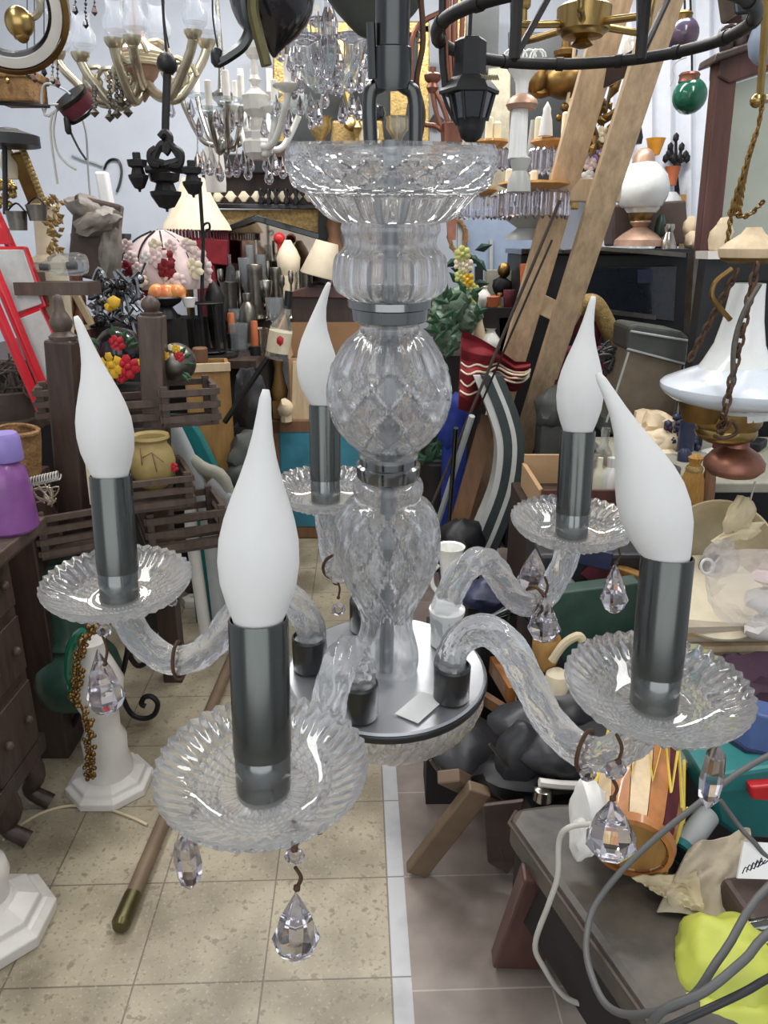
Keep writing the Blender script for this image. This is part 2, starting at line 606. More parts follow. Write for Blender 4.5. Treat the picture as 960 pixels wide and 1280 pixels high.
# crown bowl
def tri(x):
    x = x % 1
    return abs(x - .5) * 2
rows = [(181, 129), (192, 132), (206, 131), (222, 126), (234, 121), (239, 112), (241, 106), (248, 100), (262, 88), (272, 77), (277, 68)]
pr = refine(cprof(rows), 5)
NB = len(pr)
def bowl_fn(a, i, r, z):
    k = i if i < NB else 2 * NB - 1 - i
    q = k / NB
    if i < NB:
        if q > .62:
            r *= 1 + .05 * abs(math.sin(14 * a)) * (1 if q < .97 else .2) - .02
        elif .12 < q < .5:
            g1, g2 = tri(a / (2 * PI) * 18 + q * 6), tri(a / (2 * PI) * 18 - q * 6)
            r *= 1 - .03 * max(0, g1 - .7) / .3 - .03 * max(0, g2 - .7) / .3 + .01
        elif .5 <= q <= .62:
            r *= 1 + .035 * math.cos(40 * a)
    return r, z
cpart(pr, 'crown_bowl', 'cut_glass', 240, bowl_fn, th=.0045, ang=22)
# fluted neck vase
rows = [(277, 60), (286, 62), (296, 58), (306, 57), (314, 62), (322, 68), (340, 70), (355, 69), (364, 64), (370, 54), (377, 45)]
pr2 = refine(cprof(rows), 3)
N2 = len(pr2)
cpart(pr2, 'neck_vase', 'cut_glass', 120, lambda a, i, r, z: (r * (1 + (.055 * abs(math.sin(11 * a)) - .02 if N2 * .42 < i < N2 * .9 else .012 * math.cos(22 * a))), z), th=.004)
cpart(cprof([(371, 50), (373, 53), (382, 53), (384, 49), (398, 48), (400, 45)]), 'collar', 'chrome', 48, th=.004)
# ball cut with diamonds
rows = [(400, 40), (406, 37), (414, 40), (424, 52), (436, 62), (452, 70), (470, 75), (488, 77), (506, 75), (524, 69), (540, 59), (553, 47), (562, 38), (570, 37)]
pr3 = refine(cprof(rows), 5)
N3 = len(pr3)
def tri(x):
    x = x % 1
    return abs(x - .5) * 2
def ball_fn(a, i, r, z):
    if i < N3:
        q = i / N3
        if .38 < q < .82:
            g1, g2 = tri(a / (2 * PI) * 10 + q * 4.4), tri(a / (2 * PI) * 10 - q * 4.4)
            r *= 1 - .085 * max(0, g1 - .72) / .28 - .085 * max(0, g2 - .72) / .28 + .02
        elif .16 < q <= .38:
            r *= 1 - .06 * max(0, tri(a / (2 * PI) * 24) - .35)
    return r, z
cpart(pr3, 'glass_ball', 'cut_glass', 200, ball_fn, th=.004, ang=25)
cpart(cprof([(566, 33), (569, 36), (578, 36), (580, 40), (584, 40), (594, 39), (597, 35)]), 'middle_collar', 'chrome', 48, th=.006)
rows = [(597, 36), (602, 43), (612, 44), (618, 41), (622, 41), (630, 52), (645, 61), (665, 65), (690, 64), (712, 58), (735, 47), (752, 38), (768, 33), (785, 33), (800, 37), (815, 40), (828, 40), (838, 36), (846, 33)]
pr4 = refine(cprof(rows), 4)
N4 = len(pr4)
def bal_fn(a, i, r, z):
    if i < N4:
        q = i / N4
        if .26 < q < .64:
            g1, g2 = tri(a / (2 * PI) * 12 + q * 7), tri(a / (2 * PI) * 12 - q * 7)
            r *= 1 - .085 * max(0, g1 - .74) / .26 - .085 * max(0, g2 - .74) / .26 + .02
    return r, z
cpart(pr4, 'baluster', 'cut_glass', 200, bal_fn, th=.004, ang=25)
cpart(cprof([(838, 32), (840, 37), (848, 38), (852, 36)]), 'foot_ring', 'chrome', 48, th=.007)
dpl = (O.y * CP + .3106 * SP) / F
PR = 124 * dpl
cpart([(.004, -.001), (PR - .002, -.001), (PR, -.003), (PR, -.006), (PR - .002, -.0075), (.004, -.0075)], 'base_plate', 'plate_steel', 72, closed=False)
cpart([(PR + .0005, -.0025), (PR + .0015, -.005), (PR + .0005, -.0085), (PR - .003, -.0085), (PR - .003, -.0025)], 'plate_rim', 'steel_dark', 72, closed=True, th=.001)
rows = [(PR - .003, -.009), (PR - .001, -.018), (PR - .005, -.030), (PR - .015, -.041), (PR - .034, -.050), (.02, -.056)]
prd = refine(rows, 4)
cpart(prd, 'glass_dish', 'cut_glass', 144, lambda a, i, r, z: (r * (1 + (.02 * math.cos(36 * a - z * 260) if i < len(prd) else 0)), z), th=.004)
build(MB().lathe([(.0055, -.052), (.0055, t_of(175))], O, 16, B3), 'center_rod', 'rod_grey', CH)
build(MB().lathe([(.003, -.072), (.004, -.064), (.004, -.056)], O, 10, B3).tube([Wl(.006 * math.cos(a), 0, -.078 + .006 * math.sin(a)) for a in [k * PI / 6 for k in range(12)]], .0012, 6, closed=True), 'bottom_hook', 'rust', CH)
tk = MB()
q0, q1, q2 = Wl(.012, -.052, .0002), Wl(.032, -.04, .0002), Wl(.026, -.03, .0002)
tk.prism([Wl(.006, -.056, .0003), Wl(.022, -.066, .0003), Wl(.042, -.040, .0003), Wl(.026, -.030, .0003)], tn * .0006)
build(tk, 'paper_label', 'white_paper', CH, smooth=False)
# hanger: rods, hook and loop above the bowl
hb = MB()
tq = t_of
hb.tube([Wl(-.012, 0, t_of(185)), Wl(-.0125, 0, t_of(120)), Wl(-.006, 0, t_of(105)), Wl(0, 0, t_of(98)), Wl(.007, 0, t_of(107)), Wl(.013, 0, t_of(122)), Wl(.014, 0, t_of(186))], .0042, 10, 5)
build(hb, 'hanging_loop', 'steel_dark', CH)
hs_ = MB().lathe([(.010, t_of(112)), (.011, t_of(95)), (.011, t_of(60)), (.0095, t_of(58)), (.0095, t_of(30)), (.0095, t_of(-40))], O, 20, B3)
hs_.tube([Wl(-.011, -.004, t_of(100)), Wl(-.012, -.004, t_of(30))], .0025, 8)
build(hs_, 'hanging_stem', 'steel_dark', CH)
build(MB().tube([Wl(.016, 0, t_of(180)), Wl(.018, .002, t_of(140)), Wl(.014, .004, t_of(100)), Wl(.017, .0, t_of(50)), Wl(.014, 0, t_of(-30))], .0016, 6, 5), 'supply_wire', 'rust', CH)

# arms
RA = .2
ANG = [3.1279 - k * 2 * PI / 5 for k in range(5)]       # left, back left, back right, front right, front left
KIDX = {'left': 0, 'front_left': 1, 'front_right': 2, 'back_right': 3, 'back_left': 4}
AZ = {k: 3.1279 - 0 for k in KIDX}
order = {'left': 0, 'back_left': 4, 'back_right': 3, 'front_right': 2, 'front_left': 1}
for nme, kk in order.items():
    AZ[nme] = 3.1279 - {'left': 0, 'back_left': 4, 'back_right': 3, 'front_right': 2, 'front_left': 1}[nme] * -2 * PI / 5
ZB = .063
def plane_hit(px, py, az):
    """where the sight line through a pixel meets the upright radial plane of an arm -> (radius, height)"""
    d = V(((px - 480) / F, 0, 0)) + V((0, CP, -SP)) + V((0, -SP, -CP)) * ((py - 640) / F)
    c = V((0, 0, H))
    nrm = -e1 * math.sin(az) + e2 * math.cos(az)
    t = (O - c).dot(nrm) / d.dot(nrm)
    p = c + d * t - O
    rd = e1 * math.cos(az) + e2 * math.sin(az)
    return p.dot(rd), p.dot(tn)
afr = AZ['front_right']
ARM = [plane_hit(x, y, afr) for x, y in ((562, 850), (563, 825), (576, 800), (604, 787), (634, 805), (660, 850), (682, 893), (712, 928), (750, 944), (785, 930), (808, 905), (815, 888))]
def frame(az):
    return e1 * math.cos(az) + e2 * math.sin(az), -e1 * math.sin(az) + e2 * math.cos(az)
def bobeche(C):
    R0 = .0535
    prof = [(.0125, .0), (.0135, .0022), (.021, .0022), (.026, .0028), (.031, .004), (.036, .006), (.041, .0085), (.046, .0115), (.050, .0145), (R0, .018)]
    prof = refine(prof, 4)
    n = len(prof)
    low = [(r, z - .0042) for r, z in prof]
    def fn(a, i, r, z):
        if i >= n:
            j = 2 * n - 1 - i
        else:
            j = i
        q = prof[j][0] / R0
        tooth = 1 + .018 * (tri(a / (2 * PI) * 40) * 2 - 1) * max(0, (q - .9) / .1)
        dz = 0
        if q > .7:
            dz = .0016 * (tri(40 * a / (2 * PI)) * 2 - 1) * min(1, (q - .7) * 6) * (1 if i >= n else .3)
        elif .30 < q <= .7 and i >= n:
            dz = .0020 * math.cos(18 * a + q * 46) * math.cos(18 * a - q * 46)
        return r * tooth, z + dz
    return MB().lathe(prof + low[::-1], C, 240, B3, fn, True)
def teardrop(c, h, wd, tilt=(0, 0, 0)):
    """faceted pendant, point up"""
    mb = MB()
    prof = [(.02, .5), (.22, .38), (.62, .12), (.9, -.12), (1.0, -.24), (.78, -.40), (.35, -.49), (.02, -.5)]
    R = Euler(tilt).to_matrix()
    B = (R @ V((1, 0, 0)), R @ V((0, 1, 0)), R @ V((0, 0, 1)))
    mb.lathe([(r * wd / 2, z * h) for r, z in prof], c, 8, B, lambda a, i, r, z: (r * (1 if i % 2 else 1.06), z))
    return mb
def spear(c, h, wd):
    return MB().lathe([(wd * .1, h * .5), (wd * .4, h * .36), (wd * .5, 0), (wd * .42, -h * .3), (wd * .08, -h * .5)], c, 6)
def octagon(c, r):
    return MB().lathe([(r * .55, -r * .38), (r, -r * .1), (r, r * .1), (r * .55, r * .38)], c, 8, (V((1, 0, 0)), V((0, 0, 1)), V((0, -1, 0))))
def hook(a, b):
    a, b = V(a), V(b)
    m_ = (a + b) / 2 + V((.0025, 0, 0))
    return MB().tube([a, m_, b], .0011, 6, 4).ball(b, .0022, 1)
ARMS = {}
BULB = {  # bulb lean and tip bend along world x (and y), metres over the bulb's length
    'left': (-.004, -.012), 'front_left': (.004, .003), 'front_right': (-.036, -.012), 'back_right': (-.002, .008), 'back_left': (-.006, .012)}
for nme in ('left', 'back_left', 'back_right', 'front_right', 'front_left'):
    az = AZ[nme]
    rd, sd = frame(az)
    path = [O + rd * r + tn * z for r, z in ARM]
    am = MB().tube(path, .0108, 30, 6, lobes=7, twist=210, amp=.09)
    lab = {'left': 'left arm', 'front_left': 'front left arm', 'front_right': 'front right arm', 'back_right': 'back right arm', 'back_left': 'back left arm'}[nme]
    arm = build(am, 'arm', 'arm_glass', CH, smooth=60)
    ARMS[nme] = arm
    S = O + rd * .0593
    if nme == 'back_right':
        build(MB().lathe([(.011, .0), (.0125, .001), (.0125, .026), (.0145, .03), (.0145, .033), (.011, .034)], S, 28, B3), 'arm_socket', 'opal', arm)['label'] = 'translucent white arm socket'
    else:
        build(MB().lathe([(.0125, .0), (.0132, .001), (.0132, .027), (.0118, .0285), (.0108, .026)], S, 28, B3), 'arm_socket', 'steel_dark', arm)
    C = O + rd * RA + tn * (ZB - .004)
    # the clamp ring round the low point of the arm, with its eyelet
    lowp = O + rd * ARM[7][0] + tn * ARM[7][1]
    nxt = O + rd * ARM[8][0] + tn * ARM[8][1]
    dr = (nxt - lowp).normalized()
    u_ = sd
    v_ = dr.cross(u_)
    rg = MB()
    ring = [(lowp + nxt) / 2 + u_ * (.0128 * math.cos(a)) + v_ * (.0128 * math.sin(a)) for a in [k * PI / 10 for k in range(20)]]
    rg.tube(ring, .0015, 6, closed=True)
    rl = min(ring, key=lambda p: p.z)
    rg.tube([rl + V((.003 * math.cos(a), 0, -.004 + .003 * math.sin(a))) for a in [k * PI / 5 for k in range(10)]], .0009, 5, closed=True)
    build(rg, 'arm_clamp', 'rust', arm)
    build(bobeche(C), 'drip_dish', 'dish_glass', arm, smooth=35)
    ld = (tn + V((0, .189, 0))).normalized()
    lx = (e1 - ld * e1.dot(ld)).normalized()
    LB = (lx, ld.cross(lx), ld)
    Ls = .0935
    fer = MB().lathe([(.012, -.006), (.0138, -.004), (.0142, .001), (.0142, .019), (.0136, .0205), (.0136, .022)], C, 32, LB)
    build(fer, 'candle_cup', 'cup_chrome', arm)
    sl = MB().lathe([(.0148, .0215), (.0148, Ls - .001), (.0144, Ls), (.0136, Ls), (.0134, Ls - .02), (.0134, .03)], C, 40, LB)
    build(sl, 'candle_sleeve', 'sleeve', arm)
    # flame bulb
    le, tp = BULB[nme]
    Lb = .112
    bm_ = MB()
    rows = [(-.022, .0085), (-.01, .0105), (.0, .0125), (.008, .0155), (.018, .0184), (.029, .0196), (.040, .0190), (.050, .0168), (.060, .0136), (.070, .0100), (.080, .0070), (.090, .0048), (.100, .0034), (.107, .0027), (.111, .0016)]
    top = C + ld * Ls
    npt = len(rows)
    path2 = []
    for s_, r_ in rows:
        q = max(0, s_ / Lb)
        zs_ = (.93 if nme == 'front_right' and s_ > 0 else 1)
        path2.append(top + ld * (s_ * zs_) + V((le * q + tp * q ** 3 + (.006 * math.sin(q * PI) * (1 if nme in ('back_left',) else 0) * -1), .0, 0)))
    bm_.tube(path2, [r for s_, r in rows], 28, 0)
    build(bm_, 'flame_bulb', 'frosted_bulb', arm, smooth=80)

def pend(nme, items):
    arm = ARMS[nme]
    for kind, px, py, wpx, hpx, dy in items:
        C = O + frame(AZ[nme])[0] * RA
        Y = C.y + dy
        c = at(px, py, Y)
        s_ = mpp(py, Y)
        if kind == 'tear':
            build(teardrop(c, hpx * s_, wpx * s_, (0, rnd.uniform(-.1, .1), rnd.uniform(0, 1))), 'crystal_drop', 'crystal', arm, smooth=False)
        elif kind == 'spear':
            build(spear(c, hpx * s_, wpx * s_), 'crystal_spear', 'crystal', arm, smooth=False)
        elif kind == 'bead':
            build(octagon(c, wpx * s_ / 2), 'crystal_bead', 'crystal', arm, smooth=False)
        elif kind == 'hook':
            build(hook(at(px, py - hpx / 2, Y), at(px + wpx, py + hpx / 2, Y)), 'hook_wire', 'rust', arm)
pend('left', [('bead', 130, 788, 20, 20, -.03), ('hook', 128, 812, 3, 36, -.03), ('tear', 129, 852, 46, 92, -.03), ('bead', 215, 752, 14, 16, .0)])
pend('front_left', [('hook', 236, 1022, 0, 24, -.02), ('bead', 235, 1034, 14, 14, -.02), ('spear', 235, 1078, 36, 82, -.02),
                    ('hook', 366, 1044, 2, 34, -.03), ('bead', 368, 1070, 26, 26, -.03), ('hook', 369, 1097, 2, 26, -.03), ('tear', 370, 1154, 58, 100, -.03), ('hook', 403, 1022, -4, 34, -.01)])
pend('back_left', [('hook', 420, 735, 3, 24, 0), ('bead', 423, 762, 18, 22, 0)])
pend('back_right', [('tear', 667, 714, 40, 62, 0), ('hook', 681, 733, 0, 24, -.04), ('tear', 680, 772, 40, 66, -.04), ('bead', 778, 674, 20, 22, 0), ('hook', 773, 694, -3, 20, 0), ('tear', 768, 734, 33, 70, 0)])
pend('front_right', [('hook', 771, 935, 2, 34, -.03), ('bead', 769, 962, 30, 30, -.03), ('hook', 766, 986, 0, 24, -.03), ('tear', 764, 1034, 62, 88, -.03), ('spear', 890, 972, 32, 92, .03), ('bead', 735, 968, 22, 22, -.03)])
# ------------------------------------------------------------------ left side of the shop
def Yz(py, z):
    return (H - z) / math.tan(PT + math.atan((py - 640) / F))
def rose(c, r, m, parent, name='flower', seed=0):
    mb = MB()
    rr = random.Random(seed)
    mb.ball(c, r * .42, 1)
    for ring, (n, q) in enumerate(((4, .5), (6, .85))):
        for k in range(n):
            a = 2 * PI * k / n + ring * .5 + rr.random() * .3
            p = V(c) + V((math.cos(a), -.25, math.sin(a))) * r * q * .75
            mb.ball(p, (r * .42, r * .16, r * .42), 1, .2, 3, k + seed, (0, -a, .6 * math.cos(a)))
    return build(mb, name, m, parent)
def leaf(mb, a, b, wd):
    a, b = V(a), V(b)
    d = b - a
    s_ = d.cross(V((0, 1, .3))).normalized() * wd
    up = V((0, -wd * .5, wd * .2))
    mb.add([a, a + d * .45 + s_, b, a + d * .45 - s_, a + d * .5 + up], [(0, 1, 4), (1, 2, 4), (2, 3, 4), (3, 0, 4), (0, 3, 2, 1)])

# chest of drawers at the left edge
c0 = V((-.84, 1.16, 0))
t = thing('writing_desk', 'dark wooden desk with drawers on curved feet at the left edge, under the purple jar', 'desk', (-1.1, 1.45, 0))
zt = .82
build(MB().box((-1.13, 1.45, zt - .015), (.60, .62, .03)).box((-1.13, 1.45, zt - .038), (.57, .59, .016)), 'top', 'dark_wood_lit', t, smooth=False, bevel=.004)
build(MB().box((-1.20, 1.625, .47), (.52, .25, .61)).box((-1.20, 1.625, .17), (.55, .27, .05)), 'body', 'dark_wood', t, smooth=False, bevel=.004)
for i, (z_, h_) in enumerate(((.67, .15), (.49, .15), (.29, .18))):
    d_ = build(MB().box((-.934, 1.625, z_), (.018, .21, h_)), 'drawer', 'dark_wood', t, smooth=False, bevel=.003)
    for y_ in (1.57, 1.68):
        build(MB().ball((-.918, y_, z_), .013, 1), 'knob', 'dark_wood_lit', d_)
for y_ in (1.56, 1.70):
    for x_ in (-1.42, -.96):
        s_ = 1 if x_ > -1 else -1
        build(MB().tube([(x_, y_, .16), (x_ + .02 * s_, y_, .1), (x_ + .0 * s_, y_, .05), (x_ + .05 * s_, y_, .012)], [.035, .028, .02, .022], 10, 4), 'foot', 'dark_wood', t)

Yj = Yz(662, zt)
t = thing('jar', 'purple translucent plastic jar with a lilac cap on the chest at left', 'jar', at(4, 662, Yj))
build(lpx(4, Yj, [(662, 29), (658, 33), (625, 32), (600, 30), (588, 28), (576, 20), (572, 17)], 28), 'body', 'purple', t)
build(lpx(4, Yj, [(575, 19), (573, 20), (546, 19), (541, 16)], 28, fn=flute(24, .02)), 'lid', 'lilac', t)
solo(tpx(Yj - .04, [(0, 672), (12, 668), (22, 664), (14, 674), (4, 678)], .003), 'cable', 'cable_dark', 'short dark loop of cable on the chest before the purple jar', 'cable')

# shelf behind with baskets
Ys = 2.62
zs = Z(522, Ys)
t = thing('side_table', 'low dark wooden table under the twig basket, left edge behind the chest', 'table', (-1.2, Ys, 0))
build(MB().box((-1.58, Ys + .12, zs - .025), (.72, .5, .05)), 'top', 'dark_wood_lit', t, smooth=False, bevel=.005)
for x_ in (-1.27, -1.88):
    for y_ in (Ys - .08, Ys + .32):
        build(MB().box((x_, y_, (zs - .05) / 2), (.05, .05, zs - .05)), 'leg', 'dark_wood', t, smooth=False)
build(MB().box((-1.58, Ys + .12, .30), (.66, .44, .03)), 'shelf', 'dark_wood', t, smooth=False)
t = thing('basket', 'round basket heaped with dark tangled twigs on the table at far left', 'basket', at(8, 518, Ys + .02))
build(lpx(8, Ys + .02, [(521, 30), (505, 34), (488, 36), (486, 34), (500, 30)], 28, fn=flute(40, .03)), 'bowl', 'twig', t)
mb = MB()
for k in range(46):
    a = at(8 + rnd.uniform(-32, 32), rnd.uniform(440, 500), Ys + rnd.uniform(-.06, .08))
    b = at(8 + rnd.uniform(-34, 32), rnd.uniform(455, 512), Ys + rnd.uniform(-.06, .08))
    mb.tube([a, (a + b) / 2 + V((rnd.uniform(-.02, .02), -.02, rnd.uniform(-.02, .02))), b], .003 + .002 * rnd.random(), 5, 3)
build(mb, 'twigs', 'twig', t)['kind'] = 'stuff'
Yb = 1.98
zb_ = Z(592, Yb)
solo(MB().box(at(14, 592, Yb) + V((0, 0, -zb_ / 2)), (.14, .16, zb_)), 'wooden_crate', 'dark_wood', 'plain dark crate under the woven waste basket, behind the purple jar', 'crate', smooth=False, bevel=.004)
t = thing('waste_basket', 'woven tan waste basket standing behind the purple jar', 'basket', at(22, 592, Yb))
build(lpx(22, Yb, [(592, 19), (575, 22), (552, 25), (538, 26), (537, 24), (560, 21)], 28, fn=flute(30, .03)), 'body', 'wicker', t)
mb = MB()
mb.tube([at(22 + 26 * math.cos(a), 538 + 7 * math.sin(a), Yb - .05 * math.sin(a)) for a in [k * PI / 12 for k in range(24)]], .006, 6, closed=True)
build(mb, 'rim', 'wicker', t)
sp = []
for k in range(90):
    q = k / 89
    a = q * 2 * PI * 11
    sp.append(at(36 + q * 38, 603 - q * 9, 1.72) + V((0, math.cos(a) * .011, math.sin(a) * .011)))
solo(MB().tube(sp, .0018, 5), 'coil_spring', 'cable_white', 'white coiled spring cord lying behind the purple jar', 'spring')
mb = MB()
for k in range(9):
    L_ = [(38 + rnd.uniform(0, 36), 604 + rnd.uniform(0, 30)) for _ in range(4)]
    mb.tube(pts(1.74, L_), .002, 5, 4)
solo(mb, 'wire_tangle', 'pale_gold', 'small tangle of pale wires between the purple jar and the wooden post', 'wire')

# red folding steps
Yr = 2.6
t = thing('step_ladder', 'red folding step ladder with grey treads, leaning at the left edge', 'ladder', at(40, 520, Yr + .1))
def rail(name, a, b, r, Ya, Yb2, m='red_paint'):
    return build(MB().tube([at(a[0], a[1], Ya), at(b[0], b[1], Yb2)], r, 12), name, m, t)
rail('rail', (-8, 262), (106, 505), .017, Yr + .02, Yr + .06)
rail('rail', (-10, 330), (68, 518), .017, Yr - .10, Yr - .06)
rail('rail', (-10, 372), (54, 520), .016, Yr - .16, Yr - .12)
for q in ([(-20, 312), (28, 312), (52, 380), (18, 392), (-20, 330)], [(15, 402), (50, 388), (86, 466), (52, 478)]):
    cx_ = sum(p[0] for p in q) / len(q)
    cy_ = sum(p[1] for p in q) / len(q)
    tr = build(MB().slab([(cx_ + (x - cx_) * 1.16, cy_ + (y - cy_) * 1.12) for x, y in q], Yr - .02, .03), 'tread', 'red_paint', t, smooth=False, bevel=.006)
    build(MB().slab(q, Yr - .028, .01), 'tread_pad', 'step_grey', tr, smooth=False, bevel=.003)
build(MB().slab([(-20, 285), (8, 285), (12, 305), (-20, 306)], Yr - .0, .02), 'cross_brace', 'red_paint', t, smooth=False)

# slatted stand with carved post, near
def tray(parent, px, py, Y, wd, dp, rot, n, gap, name='tray', floor_=True):
    c = at(px, py, Y)
    R = Matrix.Rotation(rot, 3, 'Z')
    mb = MB()
    for k in range(n):
        z_ = c.z - k * gap
        for s_ in (-1, 1):
            for (o_, sz) in ((V((0, s_ * dp / 2, 0)), (wd, .014, gap * .48)), (V((s_ * wd / 2, 0, 0)), (.014, dp, gap * .48))):
                p = V((c.x, c.y, z_)) + R @ o_
                mb.box(p, sz, R)
    for sx in (-1, 1):
        for sy in (-1, 1):
            p = V((c.x, c.y, c.z - (n - 1) * gap / 2)) + R @ V((sx * (wd / 2 - .012), sy * (dp / 2 - .012), 0))
            mb.box(p, (.02, .02, gap * n), R)
    if floor_:
        for k in range(4):
            p = V((c.x, c.y, c.z - n * gap + gap * .4)) + R @ V((0, (-.36 + .24 * k) * dp, 0))
            mb.box(p, (wd, dp * .13, .008), R)
    return build(mb, name, 'dark_wood_lit', parent, smooth=False)
Yp = 2.13
t = thing('plant_stand', 'dark slatted wooden plant stand with a bottle-shaped finial, beside the red steps', 'stand', V((at(95, 640, Yp).x, Yp, 0)))
p0, p1 = at(78, 424, Yp), at(95, 655, Yp)
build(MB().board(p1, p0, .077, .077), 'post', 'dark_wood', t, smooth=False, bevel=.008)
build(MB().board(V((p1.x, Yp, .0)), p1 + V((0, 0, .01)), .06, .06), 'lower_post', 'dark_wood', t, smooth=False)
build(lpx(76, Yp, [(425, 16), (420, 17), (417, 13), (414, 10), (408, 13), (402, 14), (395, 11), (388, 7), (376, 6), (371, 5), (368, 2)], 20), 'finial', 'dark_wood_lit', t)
tray(t, 90, 628, Yp - .06, .225, .225, .55, 4, .033)
tray(t, 80, 486, Yp + .12, .15, .12, .3, 3, .033)
solo(MB().board(at(112, 578, Yp - .1), at(118, 630, Yp - .1), .022, .008), 'wood_strip', 'cream', 'narrow pale strip standing in the near slatted stand behind the left candle', 'strip', smooth=False)
Yq = 2.35
t = thing('plant_stand', 'dark slatted wooden plant stand holding the yellow clay pot, square post in its middle', 'stand', V((at(195, 600, Yq).x, Yq, 0)))
p0, p1 = at(190, 394, Yq), at(203, 690, Yq)
build(MB().board(V((p1.x, Yq, 0)), p1, .065, .065), 'lower_post', 'dark_wood', t, smooth=False)
build(MB().board(p1, p0, .07, .07), 'post', 'dark_wood_lit', t, smooth=False, bevel=.005)
build(lpx(188, Yq, [(395, 13), (391, 14), (389, 8), (385, 11), (380, 12), (375, 10), (371, 5), (369, 1)], 20), 'finial', 'dark_wood_lit', t)
tray(t, 232, 484, Yq + .05, .17, .2, .35, 3, .04)
tray(t, 165, 500, Yq + .02, .17, .16, .35, 3, .042)
tray(t, 190, 590, Yq - .16, .2, .22, .4, 3, .034)
tray(t, 226, 632, Yq - .04, .24, .24, .4, 3, .045)

Yc_ = Yq - .16
t = thing('clay_pot', 'squat yellow clay pot with a dark mouth on the slatted stand', 'pot', at(188, 611, Yc_))
bm_ = lpx(188, Yc_, [(608, 15), (604, 20), (590, 27), (575, 28), (562, 25), (555, 20), (551, 20), (547, 24), (543, 23), (546, 19), (558, 17), (575, 20)], 30)
build(bm_, 'body', 'clay_yellow', t)
mb = MB()
for a in ((175, 560, 178, 585), (178, 572, 190, 566), (190, 566, 205, 578), (190, 566, 196, 590)):
    mb.tube([at(a[0], a[1], Yc_ - .062), at((a[0] + a[2]) / 2, (a[1] + a[3]) / 2, Yc_ - .069), at(a[2], a[3], Yc_ - .062)], .0016, 5, 3)
build(mb, 'relief_lines', 'brown_wood', t)
rs = thing('flower_sprig', 'small red artificial flower hanging beside the yellow clay pot', 'flower', at(217, 592, Yc_ - .02))
rose(at(217, 584, Yc_ - .02), .016, 'red_flower', rs, 'blossom', 3)
build(tpx(Yc_ - .02, [(217, 590), (220, 600), (216, 606)], .002), 'stem', 'green_leaf', rs)

# flower globes
def globe(px, py, r, Y, m, label, fl, leaves=6, seed=1, base=True):
    mp_ = mpp(py, Y)
    c = at(px, py, Y)
    t = thing('flower_globe', label, 'ornament', c + V((0, 0, -r * mp_)))
    build(MB().lathe([(r * mp_ * math.sin(a) if a > 0 else .001, -r * mp_ * math.cos(a)) for a in [PI * (.1 + .9 * k / 14) for k in range(15)]], c, 28), 'globe', m, t)
    for i, (fx, fy, fr, fm) in enumerate(fl):
        rose(at(fx, fy, Y - r * mp_ * .85), fr * mp_, fm, t, 'flower', i + seed)
    mb = MB()
    rr = random.Random(seed)
    for k in range(leaves):
        a = rr.uniform(0, 2 * PI)
        q = c + V((math.cos(a) * r * .6, -r * .8, math.sin(a) * r * .6)) * mp_
        leaf(mb, q, q + V((math.cos(a), -.1, math.sin(a))) * r * .6 * mp_, r * .14 * mp_)
    build(mb, 'leaves', 'green_leaf', t, smooth=False)
    return t
globe(150, 440, 31, 2.7, 'black_gloss', 'black glossy globe with yellow and red flowers, behind the left candle', [(140, 456, 17, 'yellow_flower'), (146, 430, 11, 'red_flower'), (161, 458, 15, 'red_flower'), (152, 470, 9, 'red_flower'), (178, 452, 7, 'yellow_flower')], 9, 4)
globe(221, 453, 24, Yq + .05, 'pewter', 'grey dotted globe with little bright flowers, right of the second wooden post', [(220, 436, 6, 'yellow_flower'), (224, 446, 7, 'red_flower'), (207, 445, 6, 'yellow_flower'), (213, 434, 4, 'cream'), (216, 455, 5, 'lime')], 8, 9)
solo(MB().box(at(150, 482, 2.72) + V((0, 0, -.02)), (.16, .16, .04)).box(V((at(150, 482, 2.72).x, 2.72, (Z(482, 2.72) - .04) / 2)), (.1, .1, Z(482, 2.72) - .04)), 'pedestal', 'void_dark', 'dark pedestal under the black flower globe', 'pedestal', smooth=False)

# green iron pot, scroll stand, white lamps on the floor, stick and cord
Yg = 1.99
X_ = at(85, 800, Yg).x
t = thing('green_canister', 'dark green metal canister with stepped shoulders, beneath the left glass dish', 'canister', V((X_, Yg, Z(868, Yg))))
build(lpx(90, Yg, [(868, 42), (862, 50), (838, 54), (822, 50), (806, 38), (800, 33), (796, 35), (792, 33), (788, 30), (780, 30), (720, 27), (705, 25), (700, 20)], 36), 'body', 'dark_green', t)
build(MB().ball(at(70, 762, Yg - .08), .012, 1), 'knob', 'black', t)
build(lpx(90, Yg, [(800, 36), (797, 38), (793, 36)], 36), 'band', 'dark_green', t)
# green ribbon and ornate chain of the white lamp
Yw = Yz(975, .0) - .02
Xw = at(137, 970, Yw).x
def octa(mb, X, Y, rows, rot=PI / 8):
    return mb.lathe([(r, z) for r, z in rows], (X, Y, 0), 8, (V((math.cos(rot), math.sin(rot), 0)), V((-math.sin(rot), math.cos(rot), 0)), V((0, 0, 1))))
t = thing('table_lamp', 'white alabaster lamp with octagonal foot on the floor, behind the left crystal drop', 'lamp', V((Xw, Yw, 0)))
s_ = mpp(960, Yw)
build(octa(MB(), Xw, Yw, [(53 * s_, 0), (53 * s_, .022), (46 * s_, .03), (44 * s_, .042), (30 * s_, .052)]), 'foot', 'alabaster', t, smooth=False, bevel=.003)
build(MB().lathe([(30 * s_, .05), (30 * s_, .07), (26 * s_, .11), (27 * s_, .16), (21 * s_, .19), (22 * s_, .25), (30 * s_, .30), (32 * s_, .34), (22 * s_, .40), (16 * s_, .43), (17 * s_, .46)], (Xw, Yw, 0), 28), 'column', 'alabaster', t)
